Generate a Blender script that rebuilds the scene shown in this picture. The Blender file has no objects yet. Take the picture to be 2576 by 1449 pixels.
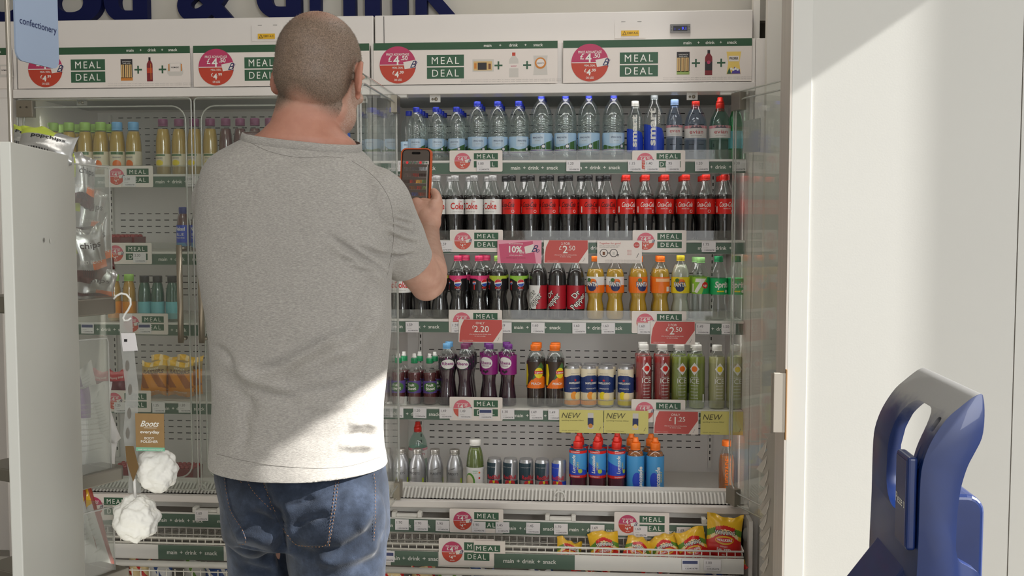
import bpy, bmesh, math, random
from mathutils import Vector, Matrix, noise
from mathutils.bvhtree import BVHTree
PI = math.pi
rnd = random.Random(7)
C = bpy.context.scene.collection
SC = bpy.context.scene
# ------------------------------------------------------------------ camera
FPX = 2600.0
YAW = math.atan(0.0787)
PITCH = math.radians(3.62)
CAM = Vector((0, 0, 1.38))
FWD = Vector((-math.sin(YAW) * math.cos(PITCH), math.cos(YAW) * math.cos(PITCH), -math.sin(PITCH)))
RGT = Vector((math.cos(YAW), math.sin(YAW), 0))
UPV = RGT.cross(FWD)
cd = bpy.data.cameras.new('camera')
cd.sensor_width = 36
cd.lens = 36 * FPX / 2576
cd.clip_start = 0.05
cam = bpy.data.objects.new('camera', cd)
C.objects.link(cam)
cam.matrix_world = Matrix.Translation(CAM) @ Matrix((RGT, UPV, -FWD)).transposed().to_4x4()
SC.camera = cam

def P(px, py, Y):
    """the point of the plane y = Y that the photograph shows at (px, py)"""
    d = FWD + RGT * ((px - 1288) / FPX) - UPV * ((py - 724.5) / FPX)
    return CAM + d * (Y / d.y)

def proj(v):
    r = Vector(v) - CAM
    d = r.dot(FWD)
    return 1288 + FPX * r.dot(RGT) / d, 724.5 - FPX * r.dot(UPV) / d
# ------------------------------------------------------------------ world, sun, lights, exposure
SC.view_settings.view_transform = 'Standard'
SC.view_settings.look = 'None'
SC.view_settings.gamma = 1
SC.view_settings.exposure = -0.08
SC.cycles.max_bounces = 8
SC.cycles.transparent_max_bounces = 28
SC.cycles.diffuse_bounces = 4
SC.cycles.glossy_bounces = 4
SC.cycles.caustics_reflective = False
SC.cycles.caustics_refractive = False
SC.cycles.sample_clamp_indirect = 4
w = bpy.data.worlds.new('shop_daylight')
SC.world = w
w.use_nodes = True
bg = w.node_tree.nodes['Background']
bg.inputs[0].default_value = (0.985, 0.985, 1.0, 1)
bg.inputs[1].default_value = 1.45
SUN_D = Vector((-0.8, 0.092, -0.552)).normalized()
sl = bpy.data.lights.new('sun', 'SUN')
sl.energy = 14.0
sl.angle = math.radians(0.42)
sl.color = (1.0, 0.98, 0.94)
so = bpy.data.objects.new('sun', sl)
C.objects.link(so)
so.rotation_euler = SUN_D.to_track_quat('-Z', 'Y').to_euler()

def area(name, loc, target, sx, sy, power, col=(1, 1, 1)):
    l = bpy.data.lights.new(name, 'AREA')
    l.shape = 'RECTANGLE'; l.size = sx; l.size_y = sy; l.energy = power; l.color = col
    o = bpy.data.objects.new(name, l)
    C.objects.link(o)
    o.location = loc
    o.rotation_euler = (Vector(target) - Vector(loc)).to_track_quat('-Z', 'Y').to_euler()
    return o
area('shopfront_daylight', (3.4, -3.2, 2.4), (0.0, 3.5, 1.2), 3.2, 3.0, 400, (0.98, 0.99, 1.0))
area('shop_interior_light', (-0.9, 0.4, 3.25), (-0.7, 0.8, 0.0), 1.2, 1.2, 14, (1.0, 0.95, 0.88))
area('added_corner_fill', (0.30, 2.85, 3.28), (0.42, 3.05, 0.0), 0.6, 0.5, 11, (1.0, 0.98, 0.95))  # added fill that brightens the wall lining and the open fridge's header

# ------------------------------------------------------------------ materials
def lin(c):
    c = c / 255.0
    return c / 12.92 if c <= 0.04045 else ((c + 0.055) / 1.055) ** 2.4
MATS = {}

def M(name, rgb=None, rough=0.5, metal=0.0, noise_amt=0.0, nscale=20.0, bump=0.0, bscale=60.0, spec=0.5, emit=0.0, coat=0.0, stretch=None):
    if name in MATS:
        return MATS[name]
    m = bpy.data.materials.new(name)
    m.use_nodes = True
    nt = m.node_tree
    b = nt.nodes['Principled BSDF']
    col = (lin(rgb[0]), lin(rgb[1]), lin(rgb[2]), 1)
    b.inputs['Base Color'].default_value = col
    b.inputs['Roughness'].default_value = rough
    b.inputs['Metallic'].default_value = metal
    b.inputs['Specular IOR Level'].default_value = spec
    b.inputs['Coat Weight'].default_value = coat
    if emit:
        b.inputs['Emission Color'].default_value = col
        b.inputs['Emission Strength'].default_value = emit
    if noise_amt or bump:
        tc = nt.nodes.new('ShaderNodeTexCoord')
        mp = nt.nodes.new('ShaderNodeMapping')
        nt.links.new(tc.outputs['Object'], mp.inputs['Vector'])
        if stretch:
            mp.inputs['Scale'].default_value = stretch
    if noise_amt:
        n = nt.nodes.new('ShaderNodeTexNoise')
        n.inputs['Scale'].default_value = nscale
        n.inputs['Detail'].default_value = 4
        nt.links.new(mp.outputs[0], n.inputs['Vector'])
        r = nt.nodes.new('ShaderNodeMix')
        r.data_type = 'RGBA'
        k = 1 - noise_amt
        r.inputs['A'].default_value = (col[0] * k, col[1] * k, col[2] * k, 1)
        k = 1 + noise_amt
        r.inputs['B'].default_value = (min(1, col[0] * k), min(1, col[1] * k), min(1, col[2] * k), 1)
        cr = nt.nodes.new('ShaderNodeMapRange')
        cr.inputs['From Min'].default_value = 0.3
        cr.inputs['From Max'].default_value = 0.7
        nt.links.new(n.outputs[0], cr.inputs['Value'])
        nt.links.new(cr.outputs[0], r.inputs['Factor'])
        nt.links.new(r.outputs['Result'], b.inputs['Base Color'])
    if bump:
        n2 = nt.nodes.new('ShaderNodeTexNoise')
        n2.inputs['Scale'].default_value = bscale
        n2.inputs['Detail'].default_value = 3
        nt.links.new(mp.outputs[0], n2.inputs['Vector'])
        bp = nt.nodes.new('ShaderNodeBump')
        bp.inputs['Strength'].default_value = bump
        bp.inputs['Distance'].default_value = 0.002
        nt.links.new(n2.outputs[0], bp.inputs['Height'])
        nt.links.new(bp.outputs[0], b.inputs['Normal'])
    MATS[name] = m
    return m

def clear(name, tint=(255, 255, 255), body=0.0, body_rgb=(200, 200, 200), f0=0.04, rough=0.02, gl=1.0):
    """clear plastic or glass: see-through with a Schlick reflection on both faces and a little of its own colour"""
    if name in MATS:
        return MATS[name]
    m = bpy.data.materials.new(name)
    m.use_nodes = True
    nt = m.node_tree
    nt.nodes.clear()
    N = nt.nodes.new
    out = N('ShaderNodeOutputMaterial')
    tr = N('ShaderNodeBsdfTransparent')
    tr.inputs[0].default_value = (*[lin(c) for c in tint], 1)
    gs = N('ShaderNodeBsdfGlossy')
    gs.inputs['Roughness'].default_value = rough
    gs.inputs['Color'].default_value = (gl, gl, gl, 1)
    geo = N('ShaderNodeNewGeometry')
    dt = N('ShaderNodeVectorMath'); dt.operation = 'DOT_PRODUCT'
    nt.links.new(geo.outputs['Incoming'], dt.inputs[0]); nt.links.new(geo.outputs['Normal'], dt.inputs[1])
    ab = N('ShaderNodeMath'); ab.operation = 'ABSOLUTE'; nt.links.new(dt.outputs['Value'], ab.inputs[0])
    s1 = N('ShaderNodeMath'); s1.operation = 'SUBTRACT'; s1.inputs[0].default_value = 1; nt.links.new(ab.outputs[0], s1.inputs[1])
    pw = N('ShaderNodeMath'); pw.operation = 'POWER'; pw.inputs[1].default_value = 5; nt.links.new(s1.outputs[0], pw.inputs[0])
    ma = N('ShaderNodeMath'); ma.operation = 'MULTIPLY_ADD'; ma.inputs[1].default_value = 1 - f0; ma.inputs[2].default_value = f0
    nt.links.new(pw.outputs[0], ma.inputs[0])
    mx = N('ShaderNodeMixShader')
    nt.links.new(ma.outputs[0], mx.inputs[0])
    src = tr
    if body:
        df = N('ShaderNodeBsdfPrincipled')
        df.inputs['Base Color'].default_value = (*[lin(c) for c in body_rgb], 1)
        df.inputs['Roughness'].default_value = 0.25
        m0 = N('ShaderNodeMixShader')
        m0.inputs[0].default_value = body
        nt.links.new(tr.outputs[0], m0.inputs[1]); nt.links.new(df.outputs[0], m0.inputs[2])
        src = m0
    nt.links.new(src.outputs[0], mx.inputs[1]); nt.links.new(gs.outputs[0], mx.inputs[2])
    nt.links.new(mx.outputs[0], out.inputs[0])
    MATS[name] = m
    return m

# ------------------------------------------------------------------ text
_TXT = {}

def text2d(s, bold=0.0, shear=0.0, spacing=1.0, res=3):
    k = (s, bold, shear, spacing, res)
    if k in _TXT:
        return _TXT[k]
    c = bpy.data.curves.new('writing', 'FONT')
    c.body = s; c.resolution_u = res; c.offset = bold; c.shear = shear; c.space_character = spacing
    o = bpy.data.objects.new('writing', c)
    me = bpy.data.meshes.new_from_object(o)
    vs = [(v.co.x, v.co.y) for v in me.vertices]
    fs = [tuple(p.vertices) for p in me.polygons]
    bpy.data.objects.remove(o); bpy.data.curves.remove(c); bpy.data.meshes.remove(me)
    if vs:
        x0 = min(v[0] for v in vs); x1 = max(v[0] for v in vs); y0 = min(v[1] for v in vs); y1 = max(v[1] for v in vs)
    else:
        x0 = x1 = y0 = y1 = 0
    _TXT[k] = (vs, fs, (x0, x1, y0, y1))
    return _TXT[k]

def slice2d(vs, fs, step):
    bm = bmesh.new()
    bv = [bm.verts.new((x, y, 0)) for x, y in vs]
    for f in fs:
        try:
            bm.faces.new([bv[i] for i in f])
        except ValueError:
            pass
    x0 = min(v[0] for v in vs); x1 = max(v[0] for v in vs)
    k = math.floor(x0 / step) + 1
    while k * step < x1:
        bmesh.ops.bisect_plane(bm, geom=bm.verts[:] + bm.edges[:] + bm.faces[:], plane_co=(k * step, 0, 0), plane_no=(1, 0, 0))
        k += 1
    bm.verts.index_update()
    rv = [(v.co.x, v.co.y) for v in bm.verts]
    rf = [tuple(v.index for v in f.verts) for f in bm.faces]
    bm.free()
    return rv, rf

def circle2d(cx, cy, r, n=28, ry=None, a0=0, a1=2 * PI):
    ry = r if ry is None else ry
    full = abs(a1 - a0 - 2 * PI) < 1e-6
    k = n if full else n + 1
    return [(cx + r * math.cos(a0 + (a1 - a0) * i / n), cy + ry * math.sin(a0 + (a1 - a0) * i / n)) for i in range(k)]

def rrect2d(x0, y0, x1, y1, r, n=4):
    p = []
    for cx, cy, a in ((x1 - r, y0 + r, -PI / 2), (x1 - r, y1 - r, 0), (x0 + r, y1 - r, PI / 2), (x0 + r, y0 + r, PI)):
        for i in range(n + 1):
            t = a + PI / 2 * i / n
            p.append((cx + r * math.cos(t), cy + r * math.sin(t)))
    return p
# ------------------------------------------------------------------ mesh builder
class MB:
    def __init__(s):
        s.v = []; s.f = []; s.m = []; s.sm = []; s.mats = []

    def mi(s, m):
        if m not in s.mats:
            s.mats.append(m)
        return s.mats.index(m)

    def add(s, vs, fs, m, smooth=False):
        b = len(s.v); k = s.mi(m)
        s.v += [Vector(v) for v in vs]
        for f in fs:
            s.f.append([b + i for i in f]); s.m.append(k); s.sm.append(smooth)

    def box(s, x0, x1, y0, y1, z0, z1, m):
        v = [(x0, y0, z0), (x1, y0, z0), (x1, y1, z0), (x0, y1, z0), (x0, y0, z1), (x1, y0, z1), (x1, y1, z1), (x0, y1, z1)]
        s.add(v, [(0, 3, 2, 1), (4, 5, 6, 7), (0, 1, 5, 4), (1, 2, 6, 5), (2, 3, 7, 6), (3, 0, 4, 7)], m)

    def prism(s, poly, y0, y1, m, axis='y'):
        """poly in (x, z), extruded from y0 (front) to y1"""
        n = len(poly)
        mp = {'y': lambda a, b, c: (a, c, b), 'x': lambda a, b, c: (c, a, b), 'z': lambda a, b, c: (a, b, c)}[axis]
        v = [mp(a, b, y0) for a, b in poly] + [mp(a, b, y1) for a, b in poly]
        fl = axis != 'y'
        f = [tuple(range(n)), tuple(range(2 * n - 1, n - 1, -1))] + [(i, i + n, (i + 1) % n + n, (i + 1) % n) for i in range(n)]
        if fl:
            f = [t[::-1] for t in f]
        s.add(v, f, m)

    def lathe(s, prof, m, n=24, cx=0, cy=0, cz=0, cap0=True, cap1=True, a0=0, a1=2 * PI, seg_m=None, rib=None):
        full = abs(a1 - a0 - 2 * PI) < 1e-6
        k = n if full else n + 1
        vs = []
        for (r, z) in prof:
            for i in range(k):
                a = a0 + (a1 - a0) * i / n
                rr = r if rib is None else r * rib(a, z)
                vs.append((cx + rr * math.sin(a), cy - rr * math.cos(a), cz + z))
        b = len(s.v)
        s.v += [Vector(v) for v in vs]
        for j in range(len(prof) - 1):
            mm = s.mi(seg_m[j] if seg_m else m)
            for i in range(n if full else n):
                i2 = (i + 1) % k if full else i + 1
                s.f.append([b + j * k + i, b + j * k + i2, b + (j + 1) * k + i2, b + (j + 1) * k + i]); s.m.append(mm); s.sm.append(True)
        if full:
            if cap0:
                s.f.append([b + i for i in range(k)][::-1]); s.m.append(s.mi(m)); s.sm.append(False)
            if cap1:
                s.f.append([b + (len(prof) - 1) * k + i for i in range(k)]); s.m.append(s.mi(m)); s.sm.append(False)

    def tube(s, pts, r, m, n=8, closed=False, caps=True, flat=1.0):
        pts = [Vector(p) for p in pts]
        rs = r if isinstance(r, (list, tuple)) else [r] * len(pts)
        vs = []; up = None
        N = len(pts)
        for i, p in enumerate(pts):
            if closed:
                t = pts[(i + 1) % N] - pts[i - 1]
            else:
                t = pts[min(i + 1, N - 1)] - pts[max(i - 1, 0)]
            t.normalize()
            if up is None:
                up = Vector((0, 0, 1)) if abs(t.z) < 0.9 else Vector((0, 1, 0))
            x = t.cross(up)
            if x.length < 1e-6:
                x = t.orthogonal()
            x.normalize(); y = x.cross(t).normalized(); up = y
            for k in range(n):
                a = 2 * PI * k / n
                vs.append(p + x * (rs[i] * math.cos(a)) + y * (rs[i] * flat * math.sin(a)))
        fs = []
        for i in range(N if closed else N - 1):
            a = i * n; b = ((i + 1) % N) * n
            for k in range(n):
                fs.append((a + k, a + (k + 1) % n, b + (k + 1) % n, b + k))
        if caps and not closed:
            fs.append(tuple(range(n))[::-1]); fs.append(tuple((N - 1) * n + k for k in range(n)))
        s.add(vs, fs, m, True)

    def ellipsoid(s, c, r, m, nu=20, nv=12):
        vs = []; fs = []
        for j in range(nv + 1):
            t = PI * j / nv
            for i in range(nu):
                a = 2 * PI * i / nu
                vs.append((c[0] + r[0] * math.sin(t) * math.cos(a), c[1] + r[1] * math.sin(t) * math.sin(a), c[2] + r[2] * math.cos(t)))
        for j in range(nv):
            for i in range(nu):
                fs.append((j * nu + i, (j + 1) * nu + i, (j + 1) * nu + (i + 1) % nu, j * nu + (i + 1) % nu))
        s.add(vs, fs, m, True)

    # ---- flat art on the front (y = y0) of a card, or wrapped round a cylinder of radius R
    def art(s, vs, fs, m, y=0.0, lay=1, R=None, cx=0.0, cz=0.0, fn=None, step=0.01):
        e = 0.00035 * lay
        if fn:
            vs, fs = slice2d(vs, fs, step)
            s.add([fn(u, v, e) for u, v in vs], fs, m)
            return
        if R:
            vs, fs = slice2d(vs, fs, R * 0.3)
            rr = R + e
            s.add([(rr * math.sin(u / R), -rr * math.cos(u / R), v) for u, v in vs], fs, m)
        else:
            s.add([(u, y - e, v) for u, v in vs], fs, m)

    def poly(s, pts, m, **k):
        s.art(pts, [tuple(range(len(pts)))], m, **k)

    def rect(s, x0, z0, x1, z1, m, **k):
        s.poly([(x0, z0), (x1, z0), (x1, z1), (x0, z1)], m, **k)

    def text(s, t, x, z, h, m, align='C', bold=0.0, shear=0.0, spacing=1.0, rot=0.0, width=None, **k):
        """h is the capital height; z the baseline; width squeezes or stretches to fit"""
        vs, fs, (x0, x1, y0, y1) = text2d(t, bold, shear, spacing)
        if not vs:
            return
        sc = h / 0.70
        sx = sc if width is None else width / max(1e-6, (x1 - x0))
        ox = {'C': -(x0 + x1) / 2, 'L': -x0, 'R': -x1}[align]
        ca, sa = math.cos(rot), math.sin(rot)
        o = []
        for a, b in vs:
            u = (a + ox) * sx; v = b * sc
            o.append((x + u * ca - v * sa, z + u * sa + v * ca))
        s.art(o, fs, m, **k)

    def build(s, name, parent=None, loc=(0, 0, 0), bevel=0.0, bseg=2, rot=None, fix=False, autosmooth=False):
        me = bpy.data.meshes.new(name)
        me.from_pydata([tuple(v) for v in s.v], [], s.f)
        for m in s.mats:
            me.materials.append(m)
        me.polygons.foreach_set('material_index', s.m)
        me.polygons.foreach_set('use_smooth', s.sm)
        if fix:
            bm = bmesh.new(); bm.from_mesh(me)
            bmesh.ops.recalc_face_normals(bm, faces=bm.faces); bm.to_mesh(me); bm.free()
        me.update()
        o = bpy.data.objects.new(name, me)
        C.objects.link(o)
        o.location = loc
        if rot:
            o.rotation_euler = rot
        if parent:
            o.parent = parent
        if bevel:
            b = o.modifiers.new('edge', 'BEVEL')
            b.width = bevel; b.segments = bseg; b.limit_method = 'ANGLE'; b.angle_limit = math.radians(40)
        return o

def tag(o, label=None, cat=None, group=None, kind=None):
    if label: o['label'] = label
    if cat: o['category'] = cat
    if group: o['group'] = group
    if kind: o['kind'] = kind
    return o

def empty(name, loc=(0, 0, 0), label=None, cat=None, group=None, rz=0):
    o = bpy.data.objects.new(name, None)
    o.empty_display_size = 0.02
    C.objects.link(o)
    o.location = loc
    o.rotation_euler = (0, 0, rz)
    return tag(o, label, cat, group)

KIDS = {}

def copy_tree(o, parent=None):
    c = o.copy(); C.objects.link(c)
    if parent: c.parent = parent
    for ch in o.children:
        copy_tree(ch, c)
    return c

def struct(o):
    o['kind'] = 'structure'
    return o
ORD = ['first', 'second', 'third', 'fourth', 'fifth', 'sixth', 'seventh', 'eighth', 'ninth', 'tenth', 'eleventh', 'twelfth', 'thirteenth', 'fourteenth', 'fifteenth']
NUM = ['zero', 'one', 'two', 'three', 'four', 'five', 'six', 'seven', 'eight', 'nine', 'ten', 'eleven', 'twelve']
# ------------------------------------------------------------------ colours
WHITE = M('white_enamel', (228, 222, 216), 0.38, noise_amt=0.02, nscale=3)
WALLP = M('wall_paint', (207, 206, 200), 0.6, noise_amt=0.015, nscale=2, bump=0.05, bscale=200)
WALLB = M('bulkhead_paint', (196, 191, 180), 0.7, noise_amt=0.03, nscale=3)
FLOORM = M('floor_vinyl', (150, 146, 138), 0.45, noise_amt=0.08, nscale=6)
STEEL = M('brushed_steel', (206, 199, 190), 0.55, 0.25, noise_amt=0.06, nscale=40, stretch=(1, 1, 0.05))
DARK = M('dark_gap', (22, 20, 18), 0.9)
GREY = M('grey_plastic', (140, 138, 132), 0.5)
DGREEN = M('meal_green', (52, 92, 66), 0.5)
WTXT = M('white_print', (236, 234, 226), 0.55)
CARDW = M('card_white', (230, 220, 212), 0.5)
PINK = M('roundel_pink', (188, 58, 98), 0.5)
REDO = M('roundel_red', (192, 66, 44), 0.5)
NAVY = M('navy_print', (30, 44, 92), 0.5)
BLACK = M('black_print', (24, 22, 24), 0.5)
GREYTX = M('grey_print', (150, 144, 138), 0.6)
TICK = M('ticket_paper', (226, 222, 222), 0.55)
PROMOR = M('promo_red', (196, 82, 76), 0.5)
PROMOP = M('promo_pink', (202, 84, 116), 0.5)
PROMOPL = M('promo_light_pink', (232, 160, 178), 0.5)
YEL = M('promo_yellow', (212, 202, 118), 0.55)
GLASS = clear('door_glass', (250, 252, 250), body=0.03, body_rgb=(225, 228, 225), f0=0.04, rough=0.015)
ACRYL = clear('clear_acrylic', (246, 247, 245), body=0.06, body_rgb=(220, 220, 215), f0=0.05, rough=0.04)
ACRYLE = clear('acrylic_edge', (225, 225, 220), body=0.45, body_rgb=(225, 225, 218), f0=0.08, rough=0.1)
BOXW = M('wire_white', (226, 222, 212), 0.35)
# ------------------------------------------------------------------ room shell
mb = MB(); mb.box(-4.6, 3.2, -2.6, 4.6, -0.06, 0.0, FLOORM); struct(mb.build('floor'))
mb = MB(); mb.box(-4.6, 2.46, -2.6, 4.57, 3.3, 3.36, M('ceiling_tiles', (216, 214, 206), 0.8)); struct(mb.build('ceiling'))
mb = MB(); mb.box(-4.6, -1.2, -2.66, -2.6, 0.0, 3.3, M('light_block_paint', (200, 196, 188), 0.7)); struct(mb.build('light_block_wall'))  # unseen half-width wall, added to hold daylight off the left side
mb = MB(); mb.box(-4.6, 2.4, 4.45, 4.57, 0.0, 3.3, WALLB); struct(mb.build('wall_back'))
YWL = 2.75                                   # face of the panelled wall beside the fridges
xe = P(1987, 300, YWL).x
xs = P(2040, 300, YWL).x
xg = P(2557, 700, YWL).x
mb = MB()
mb.box(xe + 0.0036, xg - 0.0015, YWL, YWL + 0.13, 0.0, 3.3, WALLP)
mb.box(xg + 0.0015, 2.4, YWL, YWL + 0.13, 0.0, 3.3, WALLP)
mb.box(xg - 0.002, xg + 0.002, YWL + 0.006, YWL + 0.12, 0.0, 3.3, M('panel_seam', (110, 92, 78), 0.7))
struct(mb.build('wall_right'))
mb = MB()
mb.box(xe + 0.0036, xs, YWL - 0.004, YWL - 0.0002, 0.0, 3.3, M('corner_lining', (211, 210, 204), 0.5))
struct(mb.build('trim_1', bevel=0.001))
mb = MB()
mb.box(xe - 0.0015, xe + 0.0035, YWL - 0.004, YWL + 0.134, 0.0, 3.3, STEEL)
struct(mb.build('trim_2'))
# shopfront side wall with the tall window the sun comes through
LX = 2.4
zl = P(2060, 150, YWL).z + 0.69 * (LX - P(2060, 150, YWL).x)
yj = YWL - 0.115 * (LX - P(2312, 600, YWL).x)
mb = MB()
mb.box(LX, LX + 0.06, yj, 4.57, 0.0, 3.3, WALLP)
mb.box(LX, LX + 0.06, -2.6, 0.95, 0.0, 3.3, WALLP)
mb.box(LX, LX + 0.06, 0.95, yj, zl, 3.3, WALLP)
mb.box(LX, LX + 0.06, 0.95, yj, 0.0, 0.25, WALLP)
struct(mb.build('wall_side'))
mb = MB(); mb.box(-4.6, -4.5, -2.6, 4.45, 0.0, 3.3, WALLB); struct(mb.build('wall_left'))
# raised wall panel behind the letters (bulkhead above the fridges)
YB = 3.772
mb = MB()
mb.box(-3.4, P(1965, 0, YB).x + 0.6, YB, YB + 0.05, P(1890, 24, 3.56).z + 0.003, 3.3, WALLB)
struct(mb.build('wall_bulkhead'))
# white lining strip between the fridge and the steel edged wall
YS = 3.30
mb = MB()
xa, xb = P(1920, 600, 3.46).x, P(1985, 600, 3.46).x
mb.box(xa, xb + 0.15, 3.44, 3.48, 0.0, 3.2, M('lining_paint', (236, 231, 222), 0.6))
mb.box(P(1895, 60, 3.6).x, xa, 3.60, 3.64, P(1890, 97, 3.5).z + 0.002, 3.2, MATS['lining_paint'])
struct(mb.build('wall_lining'))

# ------------------------------------------------------------------ navy letters of the "food & drink" sign
LNAVY = M('letter_navy', (8, 17, 66), 0.6, spec=0.2)
def letter(ch, px0, px1, bx, base_y, label, squeeze=None):
    YL = 3.735
    vs, fs, (x0, x1, y0, y1) = text2d(ch, 0.035, res=10)
    xa = P(px0, base_y, YL).x; xb = P(px1, base_y, YL).x
    zb = P(bx, base_y, YL).z
    sx = (xb - xa) / (x1 - x0)
    sz = 0.305
    bmt = MB()
    pts = [((a - x0) * sx + xa, b * sz + zb) for a, b in vs]
    n = len(pts)
    # front, back and sides
    bmt.add([(a, YL, b) for a, b in pts], fs, LNAVY)
    bmt.add([(a, YL + 0.035, b) for a, b in pts], [f[::-1] for f in fs], LNAVY)
    ed = {}
    for f in fs:
        for i in range(len(f)):
            e = (f[i], f[(i + 1) % len(f)])
            if (e[1], e[0]) in ed: del ed[(e[1], e[0])]
            else: ed[e] = 1
    side = []
    for a, b in ed:
        side.append((a, a + n, b + n, b))
    bmt.add([(a, YL, b) for a, b in pts] + [(a, YL + 0.035, b) for a, b in pts], side, LNAVY)
    o = bmt.build('sign_letter')
    tag(o, label, 'sign letter', 'letters of the navy wall sign')
letter('o', -70, 92, 10, 52, 'navy raised letter O of the wall sign partly behind the confectionery board')
letter('o', 100, 256, 180, 53, 'second navy letter O of the wall sign beside the confectionery board')
letter('d', 262, 371, 300, 50, 'navy letter D that closes the first word of the wall sign')
letter('&', 446, 592, 500, 46, 'navy ampersand between the two words of the wall sign')
letter('d', 645, 757, 700, 40, 'navy letter D above the mans head on the wall sign')
letter('r', 779, 850, 800, 35, 'navy letter R just behind the top of the mans head')
letter('i', 862, 896, 880, 34, 'navy letter I between R and N on the wall sign')
letter('n', 918, 1025, 970, 33, 'navy letter N before the final K on the wall sign')
letter('k', 1045, 1147, 1090, 31, 'navy letter K that ends the wall sign')
# ------------------------------------------------------------------ refrigerated display cabinets
YH = 3.50      # header face / door plane
YSH = 3.57     # front edge of the shelves
YBK = 4.08     # back panel face
BACKP = M('cabinet_back', (218, 214, 209), 0.45, noise_amt=0.03, nscale=3)
SHELFM = M('shelf_white', (222, 219, 212), 0.4)
SLOT = M('slot_dark', (44, 41, 38), 0.9)
STRIPG = M('strip_green', (84, 106, 90), 0.45)
METAL = M('satin_metal', (176, 166, 150), 0.35, 0.85)
METALD = M('hinge_metal', (150, 142, 128), 0.4, 0.8)
zTop = P(1890, 24, 3.56).z
zHT = P(1890, 97, YH).z
zHB = P(1890, 207, YH).z
zLip = P(1890, 230, YH).z
zDeck = P(1500, 1245, 3.70).z
zGr = P(1500, 1229, 3.56).z
zGrF = P(1500, 1262, YH).z
zFas = P(1500, 1283, YH).z

def strip_text(mb, x0, x1, z, h, y, per, anchor):
    x = anchor - 0.0618 - per * 12
    while x < x1:
        for wd, dx in (('main', 0.0), ('+', 0.0305), ('drink', 0.0618), ('+', 0.0931), ('snack', 0.127)):
            c = x + dx
            if x0 + 0.018 < c < x1 - 0.018:
                mb.text(wd, c, z, h, WTXT, bold=0.012, y=y, lay=1)
        x += per

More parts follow.
